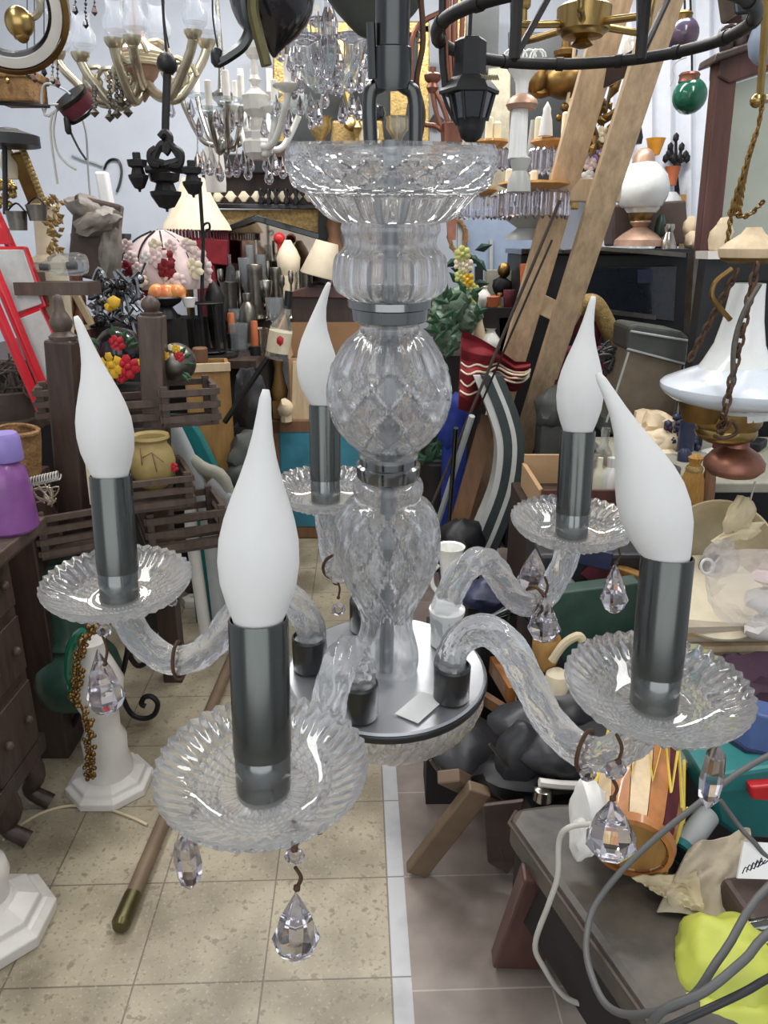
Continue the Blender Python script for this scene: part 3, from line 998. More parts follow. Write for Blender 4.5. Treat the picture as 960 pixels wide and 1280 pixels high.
t = thing('gilt_garland', 'gilded beaded garland hanging down the white lamp at left', 'garland', at(105, 960, Yw - .13))
g_ = [(118, 784), (108, 795), (99, 820), (97, 850), (92, 866), (100, 880), (110, 905), (112, 930), (113, 955), (113, 972)]
for i, p in enumerate(cat_rom(pts(Yw - .13, g_), 5)):
    pass
mb = MB()
for i, p in enumerate(cat_rom(pts(Yw - .13, g_), 7)):
    for k in range(3):
        mb.ball(p + V((rnd.uniform(-.012, .012), rnd.uniform(-.01, .01), rnd.uniform(-.008, .008))), rnd.uniform(.004, .008), 1)
build(mb, 'beads', 'brass_old', t)
build(MB().tube(pts(Yw - .13, g_), .004, 6, 4), 'cord', 'brass_old', t)
solo(MB().tube(pts(Yw - .10, [(104, 788), (96, 796), (88, 815), (86, 840), (90, 858), (86, 872)]), [.010, .014, .012, .006], 8, 4), 'ribbon', 'ornament_green', 'green ribbon tied near the gilt garland below the left dish', 'ribbon')
Yl = Yz(1150, 0) - .02
Xl = at(-12, 1140, Yl).x
t = thing('table_lamp', 'large white marble lamp foot with stepped octagonal base, cut by the lower left edge', 'lamp', V((Xl, Yl, 0)))
s_ = mpp(1140, Yl)
build(octa(MB(), Xl, Yl, [(74 * s_, 0), (76 * s_, .03), (66 * s_, .042), (60 * s_, .045), (58 * s_, .06), (34 * s_, .08)]), 'foot', 'alabaster', t, smooth=False, bevel=.003)
build(MB().lathe([(34 * s_, .075), (26 * s_, .09), (27 * s_, .12), (31 * s_, .15), (28 * s_, .18), (19 * s_, .195), (19 * s_, .205), (22 * s_, .22), (24 * s_, .25), (16 * s_, .28), (10 * s_, .30), (10 * s_, .42)], (Xl, Yl, 0), 28), 'column', 'alabaster', t)
t = thing('iron_plant_stand', 'black wrought iron stand with scrolled feet on the floor behind the white lamp', 'stand', at_z(130, 900, 0))
def scroll(pxs, Y, name='scroll_foot'):
    return build(tpx(Y, pxs, .0085), name, 'iron', t)
Yi = Yz(925, 0) - .03
scroll([(104, 860), (100, 885), (92, 905), (80, 920), (70, 925), (66, 915), (68, 905), (76, 903), (80, 910), (77, 914)], Yi)
Yi2 = Yz(898, 0) - .03
scroll([(150, 850), (155, 875), (165, 893), (180, 898), (193, 893), (197, 880), (190, 871), (180, 872), (177, 880), (182, 883)], Yi2)
scroll([(165, 780), (160, 800), (163, 820), (172, 832), (182, 828), (180, 820), (174, 822)], 2.05)
build(tpx(1.99, [(36, 866), (60, 876), (90, 878), (120, 872), (150, 850), (165, 780)], .008), 'hoop', 'iron', t)
# stick on the floor
a_, b_ = at_z(149, 1160, .022), at_z(312, 770, .022)
t = thing('walking_stick', 'long brown wooden stick with a ringed end lying across the floor tiles', 'stick', (a_ + b_) / 2 + V((0, 0, -.02)))
build(MB().tube([a_ + (b_ - a_) * .04, b_], .0185, 16), 'shaft', 'stick_brown', t)
build(MB().tube([a_, a_ + (b_ - a_) * .008, a_ + (b_ - a_) * .01, a_ + (b_ - a_) * .055, a_ + (b_ - a_) * .06], [.015, .0215, .0215, .0205, .0205], 16), 'ferrule', 'olive_metal', t)
solo(MB().tube([at_z(x, y, .004) for x, y in ((4, 1050), (25, 1032), (55, 1015), (90, 1007), (130, 1010), (165, 1022), (184, 1031))], .0038, 6, 4), 'cord', 'linen', 'thin pale yellow cord curving across the floor between the white lamps', 'cord')
t = thing('white_disc_ornament', 'small white pierced plastic disc on the floor beside the stick', 'ornament', at_z(242, 750, .0))
build(MB().lathe([(.008, 0), (.045, 0), (.048, .01), (.042, .03), (.012, .034), (.008, .02)], at_z(242, 755, 0), 18, fn=flute(6, .12)), 'disc', 'white_plastic', t)

# back left: yellow box, grey bag, tubes
Yy = 3.0
t = thing('wooden_box', 'tall yellow wooden box with open top under the black candle cage', 'box', V((at(268, 600, Yy).x, Yy, 0)))
x0_, x1_ = at(243, 520, Yy).x, at(282, 520, Yy).x
zt_ = Z(452, Yy)
R_ = Matrix.Rotation(.25, 3, 'Z')
cx_ = (x0_ + x1_) / 2
w_ = (x1_ - x0_) * 1.25
mb = MB()
for o_, sz in ((V((0, -w_ / 2, 0)), (w_, .014, zt_)), (V((0, w_ / 2, 0)), (w_, .014, zt_)), (V((-w_ / 2, 0, 0)), (.014, w_, zt_)), (V((w_ / 2, 0, 0)), (.014, w_, zt_))):
    mb.box(V((cx_, Yy, zt_ / 2)) + R_ @ o_, sz, R_)
mb.box((cx_, Yy, .3), (w_, w_, .02), R_)
build(mb, 'case', 'yellow_wood', t, smooth=False)
build(MB().box(V((cx_, Yy, zt_ - .01)) + R_ @ V((0, -w_ / 2 - .01, 0)), (w_ + .02, .02, .03), R_), 'rim_board', 'pale_wood', t, smooth=False)
solo(MB().lathe([(.028, zt_ - .03), (.03, zt_ + .05), (.025, zt_ + .055)], (cx_ - .02, Yy, 0), 16).box((cx_ - .02, Yy, zt_ / 2), (.03, .03, zt_ - .05)), 'wooden_pin', 'brown_wood', 'round brown wooden pin sticking out of the yellow box', 'pin')
solo(MB().ball(at(312, 572, 2.88), (.08, .08, .10), 3, .35, 2.2, 4).ball(at(304, 592, 2.85), (.07, .07, .06), 2, .3, 2, 6).box(V((at(308, 600, 2.88).x, 2.88, Z(600, 2.88) / 2)), (.10, .1, Z(600, 2.88))), 'plastic_sack', 'bag_grey', 'crumpled dark grey sack left of the framed sea picture', 'sack')
solo(tpx(2.9, [(281, 528), (335, 447)], .011, smooth=0), 'metal_rod', 'steel_dark', 'slanting grey metal rod between the yellow box and the dark counter', 'rod')
for px_, py_, qx, qy, r_, m_, lab in ((212, 525, 258, 640, .028, 'grey_plastic', 'grey plastic pipe leaning behind the yellow clay pot'), (210, 556, 286, 618, .025, 'stone', 'grey curved pipe lying slanted right of the clay pot'), (232, 585, 240, 668, .024, 'white_plastic', 'pale pipe standing behind the lower slatted tray'), (262, 600, 292, 640, .03, 'grey_plastic', 'short grey pipe end near the stick')):
    e_ = at(qx, qy, 2.62)
    solo(MB().tube(pts(2.62, [(px_, py_), ((px_ + qx) / 2 + 3, (py_ + qy) / 2 - 3), (qx, qy)]) + [V((e_.x + .02, e_.y, .02))], r_, 14, 5), 'pipe', m_, lab, 'pipe')
solo(MB().slab([(205, 520), (232, 520), (250, 545), (272, 590), (268, 598), (250, 590), (228, 560), (208, 552)], 2.75, .05).box(V((at(240, 600, 2.78).x, 2.78, Z(588, 2.78) / 2)), (.06, .04, Z(588, 2.78))), 'teal_sheet', 'teal_plastic', 'teal plastic panel tilted behind the grey pipes', 'panel', smooth=False, bevel=.006)
for i, (a, b, c_, d_) in enumerate(((262, 680, 300, 760), (285, 655, 235, 740), (300, 680, 262, 730), (250, 690, 280, 740))):
    e_ = at_z(c_, d_, .022)
    solo(MB().tube([at(a, b, e_.y + .08), e_], .022, 10), 'turned_spindle', ('brown_wood', 'dark_wood_lit', 'stick_brown', 'brown_wood')[i], ('brown turned leg lying beside the slatted stand by the floor', 'dark leg crossing behind the lower slatted tray', 'grey-brown leg leaning right of the slatted stand', 'short brown leg on the floor beneath the pipes')[i], 'leg')

# counter with glassware
ZT = .98
t = thing('counter', 'long dark wooden counter carrying the pewter and glassware by the mirror', 'counter', (-.95, 3.8, 0))
build(MB().box((-1.25, 3.8, ZT - .02), (1.4, 1.0, .04)), 'top', 'dark_wood', t, smooth=False, bevel=.004)
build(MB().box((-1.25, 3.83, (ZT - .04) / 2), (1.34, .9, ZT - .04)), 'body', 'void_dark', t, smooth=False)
solo(MB().box((-1.2, 4.14, ZT + .05), (1.4, .24, .10)), 'riser_shelf', 'dark_wood', 'low dark riser at the back of the counter before the mirror', 'shelf', smooth=False)
def Yt(py):
    return min(max(Yz(py, ZT), 3.38), 4.0)
def goblet(px, pyb, pyt, hw, m, label, kind=0, Y=None, group='pewter and glass on the counter', name='goblet', cat='goblet'):
    Y = Y or Yt(pyb)
    z0 = ZT if Y < 4.0 else ZT + .10
    h = Z(pyt, Y) - z0
    r = hw * mpp(pyb, Y)
    X = at(px, pyb, Y).x
    pr = {0: [(.7, 0), (.72, .03), (.15, .1), (.12, .42), (.5, .52), (.85, .7), (1, .98), (.94, 1), (.8, .75), (.1, .6)],
          1: [(.8, 0), (.9, .05), (.86, .4), (.95, .9), (1, .98), (.9, 1), (.8, .9), (.7, .1)],
          2: [(.5, 0), (.55, .04), (.95, .3), (1, .5), (.75, .72), (.4, .82), (.5, .97), (.42, 1), (.3, .9)],
          3: [(.75, 0), (.8, .05), (.28, .12), (.2, .3), (.34, .38), (.18, .48), (.16, .72), (.4, .8), (.42, .95), (.3, 1)],
          4: [(.9, 0), (1, .15), (1, .6), (.7, .8), (.25, .86), (.25, .96), (.3, 1), (.1, 1)]}[kind]
    return solo(MB().lathe([(a * r, b * h) for a, b in pr], (X, Y, z0), 18), name, m, label, cat, group)
for a in [(345, 432, 372, 11, 'thin_glass', 'clear stemmed glass at the right end of the counter', 0),
          (335, 424, 350, 9, 'silver', 'tall silver goblet at the back of the counter near the bedside lamp', 0),
          (312, 428, 366, 12, 'pewter', 'pewter jug shape leaning light behind an orange candle', 2),
          (303, 416, 338, 9, 'silver', 'slim silver vase before the mirror', 3),
          (290, 422, 352, 10, 'pewter', 'dull pewter cup behind the candle cage', 1),
          (322, 412, 330, 10, 'pewter', 'tall pewter tankard in front of the mirror', 1),
          (355, 418, 344, 9, 'pewter', 'dark pewter candlestick under the mirror right half', 3),
          (366, 412, 338, 8, 'silver', 'thin silver candlestick next to the lamp bureau', 3),
          (280, 410, 336, 9, 'silver', 'silver candlestick right of the black iron pole', 3),
          (300, 440, 404, 12, 'thin_glass', 'low clear tumbler at the front of the counter', 1),
          (326, 440, 410, 11, 'silver', 'small silver bowl cup at the counter front', 1),
          (270, 436, 386, 8, 'pewter', 'pewter vase inside view of the candle cage', 2),
          (296, 428, 386, 8, 'thin_glass', 'narrow clear glass between orange candles', 0),
          (310, 404, 322, 8, 'thin_glass', 'tall clear glass on the riser before the mirror', 0)]:
    goblet(*a)
for px_, py_, rr_, lab in ((320, 400, 17, 'round silver dish propped before the mirror'), (306, 436, 16, 'flat silver dish at the front of the counter'), (285, 442, 15, 'dark metal plate lying by the candle cage')):
    Y = Yt(max(py_, 424))
    r = rr_ * mpp(py_, Y)
    solo(MB().lathe([(r * .5, 0), (r, .012), (r, .016), (r * .6, .008), (.002, .006)], (at(px_, py_, Y).x, Y, Z(py_, Y) if py_ > 424 else ZT + .10), 24), 'dish', 'silver', lab, 'dish', 'silver dishes on the counter')
for px_, pyb, pyt, lab in ((204, 420, 392, 'orange candle stub left of the others, by the second post'), (228, 434, 406, 'orange candle stub beside the candle cage, on its left'), (290, 416, 392, 'orange candle stub at the back, right of the candle cage'), (319, 432, 402, 'orange candle stub at the right near the white label bottle')):
    Y = 3.45 if pyb > 425 else 3.6
    t = thing('candle', lab, 'candle', at(px_, pyb, Y), 'orange candle stubs')
    s_ = mpp(pyb, Y)
    build(MB().lathe([(4.4 * s_, Z(pyb, Y)), (4.4 * s_, Z(pyt, Y)), (3.6 * s_, Z(pyt - 1, Y))], (at(px_, pyb, Y).x, Y, 0), 14), 'wax', 'candle_orange', t)
    build(MB().lathe([(7 * s_, ZT if Z(pyb, Y) > ZT else Z(pyb, Y) - .02), (7 * s_, max(ZT + .005, Z(pyb, Y) - .003)), (5 * s_, max(ZT + .006, Z(pyb, Y)))], (at(px_, pyb, Y).x, Y, 0), 14), 'holder', 'iron', t)
# candle cage with pole
Yk = 3.40
t = thing('candle_stand', 'black iron candle cage with a tall thin pole on the counter', 'stand', at(262, 440, Yk))
s_ = mpp(410, Yk)
X_ = at(261, 410, Yk).x
for zz in (Z(440, Yk), Z(380, Yk)):
    build(MB().lathe([(19 * s_, zz), (20 * s_, zz + .004), (19 * s_, zz + .008), (17 * s_, zz + .004)], (X_, Yk, 0), 24), 'ring', 'iron', t)
for k in range(6):
    a = k * PI / 3 + .3
    build(MB().tube([(X_ + 18.5 * s_ * math.cos(a), Yk + 18.5 * s_ * math.sin(a), Z(440, Yk)), (X_ + 18.5 * s_ * math.cos(a), Yk + 18.5 * s_ * math.sin(a), Z(380, Yk))], .007, 6), 'bar', 'iron', t)
build(MB().lathe([(34 * s_, ZT + .001), (34 * s_, ZT + .012), (10 * s_, ZT + .016)], (X_, Yk, 0), 24), 'base', 'iron', t)
build(MB().tube([(X_ - 8 * s_, Yk + .02, Z(380, Yk)), at(254, 300, Yk + .02), at(249, 222, Yk + .02)], .008, 8), 'pole', 'iron', t)
build(tpx(Yk + .01, [(251, 292), (255, 281), (261, 279), (262, 286), (257, 288)], .005), 'scroll', 'iron', t)
solo(lpx(268, Yk + .12, [(425, 8), (405, 10), (385, 11), (372, 13), (362, 9), (352, 3), (350, 1)], 18), 'iron_vase', 'iron', 'dark mottled iron vase behind the candle cage', 'vase')

# floral lamp and fruit ornament, on a raised block
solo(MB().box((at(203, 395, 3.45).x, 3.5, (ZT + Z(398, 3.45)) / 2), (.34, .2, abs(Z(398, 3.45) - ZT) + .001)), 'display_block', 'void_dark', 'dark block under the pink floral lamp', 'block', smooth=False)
Yf = 3.52
t = thing('table_lamp', 'pink rose leaded glass dome lamp on the counter, left of the black pole', 'lamp', at(203, 398, Yf))
build(lpx(203, Yf, [(360, 49), (350, 53), (330, 51), (312, 43), (298, 28), (290, 12), (287, 4), (290, 3), (300, 24), (330, 48), (358, 46)], 32), 'shade', 'pink_rose', t)
ribs = MB()
s_ = mpp(330, Yf)
cX = at(203, 330, Yf).x
for k in range(10):
    a = k * 2 * PI / 10
    ribs.tube([(cX + r * s_ * 1.02 * math.cos(a), Yf + r * s_ * 1.02 * math.sin(a), Z(py, Yf)) for py, r in ((360, 49), (350, 53), (330, 51), (312, 43), (298, 28), (289, 10))], .004, 5, 3)
build(ribs, 'leading', 'iron', t)
rr = random.Random(5)
for k in range(34):
    a = PI + rr.uniform(.1, PI - .1)
    py, r = rr.choice(((348, 53), (335, 52), (322, 48), (308, 40)))
    rose(V((cX + r * s_ * 1.06 * math.cos(a), Yf + r * s_ * 1.12 * math.sin(a), Z(py, Yf))), rr.uniform(.026, .046), rr.choice(('pink_rose', 'pink_rose', 'pink_rose', 'white_cloth', 'cream', 'maroon')), t, 'rose', k)
for k in range(7):
    a = PI + .9 + k * .2
    rose(V((cX + 45 * s_ * math.cos(a), Yf + 45 * s_ * math.sin(a), Z(362 + (k % 2) * 5, Yf))), .02, ('maroon', 'red_flower')[k % 2], t, 'rose', k + 30)
build(lpx(203, Yf, [(398, 22), (394, 22), (388, 8), (362, 6), (358, 10)], 18), 'base', 'iron', t)
Yo = Yf - .26
t = thing('fruit_ornament', 'yellow and red glazed fruit bowl in front of the pink rose lamp', 'ornament', at(207, 384, Yo))
mb = MB()
for px_, py_, r_ in ((197, 366, 12), (210, 368, 14), (222, 365, 11)):
    mb.ball(at(px_, py_, Yo), (r_ * mpp(366, Yo), .03, r_ * .95 * mpp(366, Yo)), 2)
mat('fruit_glaze', (226, 176, 84), .3, second=(210, 92, 72), scale=9, coat=.4)
build(mb, 'fruit', 'fruit_glaze', t)
build(lpx(207, Yo, [(398, 14), (392, 13), (384, 8), (378, 18), (372, 22), (370, 20), (380, 8)], 20), 'bowl', 'black', t)
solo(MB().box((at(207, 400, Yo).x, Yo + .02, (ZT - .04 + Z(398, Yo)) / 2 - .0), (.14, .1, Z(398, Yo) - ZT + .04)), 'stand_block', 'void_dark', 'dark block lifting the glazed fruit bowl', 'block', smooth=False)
for px_, r_, lab in ((236, 6, 'tiny white cup beside the fruit bowl'),):
    solo(lpx(px_, Yo, [(384, 6), (376, 8), (372, 9), (374, 7)], 14), 'cup', 'white_ceramic', lab, 'cup')
# tinsel heap
t = thing('tinsel_garland', 'heap of silver and black tinsel between the red steps and the pink lamp', 'garland', at(145, 405, 3.0))
mb = MB()
for k in range(70):
    x, y = rnd.uniform(116, 176), rnd.uniform(345, 402)
    mb.tube(pts(3.0 + rnd.uniform(-.08, .08), [(x, y), (x + rnd.uniform(-12, 12), y + rnd.uniform(-14, 14)), (x + rnd.uniform(-16, 16), y + rnd.uniform(-22, 22))]), .004 + .004 * rnd.random(), 4, 3)
build(mb, 'strands', 'tinsel', t)['kind'] = 'stuff'
for k in range(12):
    build(MB().ball(at(rnd.uniform(118, 176), rnd.uniform(348, 402), 2.98 + rnd.uniform(-.06, .04)), rnd.uniform(.014, .026), 2), 'bauble', 'black_gloss' if k % 2 else 'tinsel', t)
solo(MB().ball(at(143, 378, 2.9), (.028, .02, .026), 1, .3).ball(at(137, 384, 2.9), .02, 1, .3), 'yellow_flower', 'yellow_flower', 'small yellow flower tucked in the tinsel', 'flower')
solo(MB().box(V((at(145, 405, 3.05).x, 3.05, Z(404, 3.05) / 2)), (.16, .2, Z(404, 3.05))), 'box', 'void_dark', 'dark box under the tinsel heap', 'box', smooth=False, bevel=.004)
# ------------------------------------------------------------------ wall things and the middle
t = thing('easel_lamp', 'small copper lamp in a pale wooden A-frame beside the first post', 'lamp', at(98, 410, 2.9))
build(MB().board(at(88, 360, 2.9), at(86, 408, 2.9), .022, .02).board(at(90, 360, 2.9), at(115, 406, 2.9), .022, .02).board(at(84, 409, 2.9), at(112, 409, 2.9), .018, .02, (0, 0, 1)), 'frame', 'pale_wood', t, smooth=False)
build(lpx(98, 2.93, [(405, 11), (398, 12), (385, 8), (372, 9), (362, 6), (350, 8), (342, 8)], 16), 'body', 'copper', t)
solo(MB().box(V((at(98, 411, 2.92).x, 2.95, Z(411, 2.92) / 2)), (.11, .12, Z(411, 2.92))), 'box', 'red_wood', 'reddish box carrying the small copper lamp', 'box', smooth=False)
# hanging wrapped bundle
Yb = 3.2
t = thing('wrapped_bundle', 'tilted dusty parcel in clear wrap hanging by wires on the left wall', 'parcel', at(122, 345, Yb))
build(MB().box(at(120, 300, Yb), (.17, .12, .30), (0, .22, .2)), 'lower_box', 'leather_brown', t, smooth=False, bevel=.01)
build(MB().ball(at(112, 262, Yb - .02), (.085, .07, .05), 3, .3, 2, 3, (0, .4, 0)), 'top_wrap', 'wrap_grey', t)
build(MB().ball(at(122, 278, Yb - .08), (.095, .04, .045), 3, .35, 2.4, 5, (0, -.3, 0)).ball(at(138, 312, Yb - .02), (.04, .07, .13), 3, .3, 2.4, 8, (0, .15, 0)), 'plastic_wrap', 'wrap_grey', t)
build(tpx(Yb - .02, [(113, 252), (110, 210), (108, 170), (102, 145)], .004), 'hanging_wire', 'grey_plastic', t)
solo(MB().slab([(117, 214), (132, 214), (147, 296), (132, 300)], 3.5, .05), 'white_tube', 'white_paper', 'white paper tube leaning on the wall behind the hanging parcel', 'tube', smooth=False, bevel=.01)
solo(tpx(BW - .012, [(130, 212), (134, 203), (141, 199), (149, 202), (152, 214), (150, 228), (146, 240)], .007), 'wire_hook', 'steel_dark', 'grey metal hook on the wall left of the black lantern chandelier', 'hook')
solo(tpx(BW - .012, [(90, 194), (104, 200), (118, 204), (128, 208)], .006), 'wire_bar', 'grey_plastic', 'thin grey bar on the wall above the white tube', 'bar')
solo(MB().slab([(88, 292), (156, 292), (156, 297), (147, 297), (144, 304), (138, 297), (88, 297)], BW - .12, .12), 'wall_bracket', 'black', 'small black wall bracket behind the hanging parcel', 'bracket', smooth=False)
t = thing('tin_drum', 'small dark red tin with metal rim hanging from wires on the left wall', 'tin', at(95, 147, 3.0))
ax_ = V((-.42, -.50, .75)).normalized()
x_ = (V((1, 0, 0)) - ax_ * ax_.x).normalized()
B_ = (x_, ax_.cross(x_), ax_)
cc = at(96, 131, 3.0)
build(MB().lathe([(.001, -.03), (.062, -.03), (.062, .03), (.056, .032), (.056, -.01), (.001, -.01)], cc, 28, B_), 'body', 'maroon_dark', t)
build(MB().lathe([(.063, .02), (.065, .024), (.065, .034), (.058, .034)], cc, 28, B_).lathe([(.063, -.034), (.065, -.03), (.065, -.022), (.063, -.02)], cc, 28, B_), 'rim', 'steel_dark', t)
for pl, m_, lab in (([(78, 133), (60, 145), (52, 130), (54, 108), (64, 105), (80, 112), (88, 118)], 'grey_plastic', 'loop of grey wire beside the red tin'),
                    ([(66, 140), (63, 160), (66, 190), (72, 230)], 'cable_white', 'long thin wire hanging from the red tin, leftmost'),
                    ([(70, 140), (67, 165), (72, 190), (84, 205), (95, 212)], 'cable_white', 'thin wire curving to the right under the red tin'),
                    ([(80, 142), (86, 160), (98, 185), (108, 200)], 'cable_dark', 'dark wire with a connector hanging below the red tin'),
                    ([(60, 146), (70, 138), (78, 132), (60, 132), (56, 144), (66, 142)], 'cable_white', 'knot of white wire left of the red tin')):
    solo(tpx(2.98, pl, .004), 'wire', m_, lab, 'wire')
solo(MB().lathe([(.006, 0), (.012, .01), (.012, .05), (.006, .06)], at(86, 168, 2.97), 8), 'wire_connector', 'black', 'black connector on the dark wire below the red tin', 'connector')
solo(tpx(2.97, [(-6, 129), (30, 131), (62, 133)], .006, smooth=0), 'wall_rod', 'black', 'thin black rod sticking out from the left edge to the red tin', 'rod')
t = thing('wicker_box', 'brown wicker box hanging high on the left wall', 'basket', at(15, 128, 3.0))
build(MB().slab([(-14, 88), (34, 88), (38, 126), (-14, 126)], 2.95, .16), 'body', 'wicker', t, smooth=False, bevel=.008)
build(MB().slab([(-14, 84), (35, 84), (36, 96), (-14, 96)], 2.94, .18), 'lid', 'wicker', t, smooth=False, bevel=.006)
build(MB().ball(at(9, 101, 2.93), .01, 1), 'clasp', 'brass', t)
t = thing('gilt_picture', 'gilded picture frame leaning on its corner at the left edge', 'frame', at(44, 262, 2.7))
build(MB().board(at(22, 190, 2.7), at(48, 256, 2.75), .05, .04), 'side_bar', 'brass_old', t, smooth=False, bevel=.006)
mb = MB()
for k in range(14):
    q = k / 13
    mb.ball(at(28 + q * 27, 186 + q * 68, 2.68), .012, 1)
build(mb, 'beading', 'gold_paint', t)
build(MB().board(at(40, 262, 2.74), at(60, 252, 2.74), .04, .05, (0, 0, 1)), 'corner', 'gold_paint', t, smooth=False, bevel=.008)
solo(MB().ball(at(10, 172, 2.6), (.06, .06, .03), 2).lathe([(.10, 0), (.10, .03), (.05, .045)], at(8, 183, 2.6), 24), 'black_hat', 'black', 'flat black round lamp cap at the left edge', 'cap')
solo(tpx(2.6, [(6, 182), (7, 268)], .008, smooth=0), 'iron_pole', 'iron', 'thin black pole below the flat black cap', 'pole')
mb = MB()
for k in range(30):
    mb.ball(at(rnd.uniform(-4, 18), rnd.uniform(226, 262), 2.75 + rnd.uniform(-.02, .02)), .012, 1)
solo(mb, 'gold_beads', 'gold', 'cluster of shiny gold beads at the left edge', 'beads')
t = thing('figurine', 'small white and brown figurine beside the gilded frame at left', 'figurine', at(14, 222, 2.7))
build(MB().lathe([(.02, 0), (.03, .04), (.02, .08), (.012, .09), (.02, .11), (.014, .13), (.002, .14)], at(15, 224, 2.7), 14), 'body', 'cream', t)
for px_, a, b, lab in ((20, 264, 288, 'dull grey tin pot, left of the pair under the gilded frame'), (45, 256, 276, 'dull grey tin pot, right of the pair under the gilded frame')):
    t = thing('tin_pot', lab, 'pot', at(px_, b, 2.55))
    build(lpx(px_, 2.55, [(b, 10), (a, 13), (a, 11.5), (b - 2, 8)], 18), 'body', 'pewter', t)
    build(tpx(2.55, [(px_ - 13, a + 2), (px_, a - 10), (px_ + 13, a + 2)], .003), 'handle', 'iron', t)
t = thing('column_lamp', 'cream column with a gilded leafy vine, behind the red steps', 'column', at(58, 335, 2.75))
build(lpx(58, 2.75, [(335, 22), (328, 24), (322, 20), (318, 14), (300, 13), (275, 12), (264, 15), (258, 17), (255, 15)], 24), 'shaft', 'cream', t)
mb = MB()
for k in range(40):
    y = 246 + k * 1.9
    p = at(68 + 5 * math.sin(k * .6), y, 2.68 + .02 * math.cos(k))
    a = rnd.uniform(0, 6.28)
    leaf(mb, p, p + V((math.cos(a), -.3, math.sin(a))) * .03, .009)
build(mb, 'vine_leaves', 'gold_paint', t, smooth=False)
build(lpx(58, 2.75, [(Z_, h_) for Z_, h_ in ((420, 22), (336, 24))], 20), 'plinth', 'cream', t)
t = thing('glass_bottle', 'clear glass bottle lying on its side behind the red steps', 'bottle', at(80, 345, 2.6))
build(MB().tube(pts(2.6, [(40, 333), (50, 333), (56, 333), (70, 331), (100, 330), (107, 330)]), [.012, .012, .016, .036, .036, .03], 18), 'body', 'thin_glass', t)
build(MB().tube(pts(2.6, [(50, 334), (62, 334)]), .010, 10).tube(pts(2.6, [(84, 332), (96, 332)]), .012, 10), 'dark_insert', 'black', t)
solo(MB().box(at(72, 352, 2.62) + V((0, 0, -.02)), (.24, .12, .04)).box(at(45, 360, 2.66), (.05, .1, .1)), 'wooden_rack', 'dark_wood_lit', 'small wooden rack under the lying glass bottle', 'rack', smooth=False)

# black lantern chandelier, hanging
Yn = 2.6
t = thing('lantern_chandelier', 'black iron chandelier with small hanging lanterns, left of the mirror', 'chandelier', at(206, 265, Yn))
def lant(px, a, b, w_, Y, name='lantern', m='iron'):
    h = b - a
    return build(lpx(px, Y, [(b, 1.5), (b - h * .06, 2), (b - h * .1, w_ * .5), (b - h * .34, w_ * .95), (b - h * .42, w_ * 1.0), (b - h * .44, w_ * .7), (b - h * .6, w_ * .55), (b - h * .64, w_ * .9), (b - h * .8, w_), (b - h * .82, w_ * .4), (b - h * .98, w_ * .4), (a, w_ * .3)], 8), name, m, t, smooth=False)
lant(172, 190, 240, 13, Yn)
lant(240, 200, 247, 13, Yn - .1)
lant(206, 205, 265, 20, Yn + .05, 'body')
build(tpx(Yn, [(182, 212), (195, 211), (206, 208), (222, 212), (240, 212)], .012), 'arms', 'iron', t)
for pl in ([(206, 190), (204, 180), (198, 186), (194, 200), (206, 205)], [(206, 190), (210, 180), (218, 186), (224, 200), (206, 206)], [(195, 186), (188, 192), (190, 204), (200, 206)], [(218, 186), (226, 192), (224, 206), (212, 206)], [(200, 172), (206, 166), (212, 172), (210, 186), (206, 192)]):
    build(tpx(Yn - .02, pl, .012), 'scroll', 'iron', t)
build(tpx(Yn, [(207, 190), (207, 150), (209, 92), (209, 76)], .012), 'stem', 'iron', t)
build(MB().ball(at(209, 80, Yn), (.03, .03, .03), 2, .2), 'stem_knob', 'iron', t)
build(tpx(Yn, [(209, 76), (205, 30), (202, -20)], .004), 'chain', 'iron', t)
# cream bell shade lamp
Yv = 3.88
t = thing('table_lamp', 'large cream fabric bell shade lamp behind the black lantern chandelier', 'lamp', at(241, 330, Yv))
build(lpx(241, Yv, [(288, 43), (280, 40), (265, 31), (245, 22), (228, 16), (222, 14), (222, 12), (245, 19), (268, 30), (286, 41)], 40, fn=flute(10, .02)), 'shade', 'cream_shade', t)
fr_ = MB()
for k in range(60):
    a = 2 * PI * k / 60
    s_ = mpp(290, Yv)
    q = V((at(241, 290, Yv).x + 42.5 * s_ * math.cos(a), Yv + 42.5 * s_ * math.sin(a), Z(287, Yv)))
    fr_.tube([q, q + V((0, 0, -.045))], .004, 4)
build(fr_, 'fringe', 'maroon_dark', t)
build(lpx(241, Yv, [(PY(ZT, Yv), 14), (PY(ZT, Yv) - 5, 14), (PY(ZT, Yv) - 12, 5), (360, 5), (300, 5)], 16), 'stem', 'brass_old', t)
solo(MB().slab([(232, 296), (284, 300), (284, 332), (262, 330), (232, 320)], 4.16, .06).box(V((at(262, 400, 4.19).x, 4.19, (Z(328, 4.16) + ZT + .1) / 2)), (.1, .05, Z(328, 4.16) - ZT - .1)), 'red_book_box', 'maroon', 'dark red box behind the fringe of the cream bell shade', 'box', smooth=False, bevel=.005)
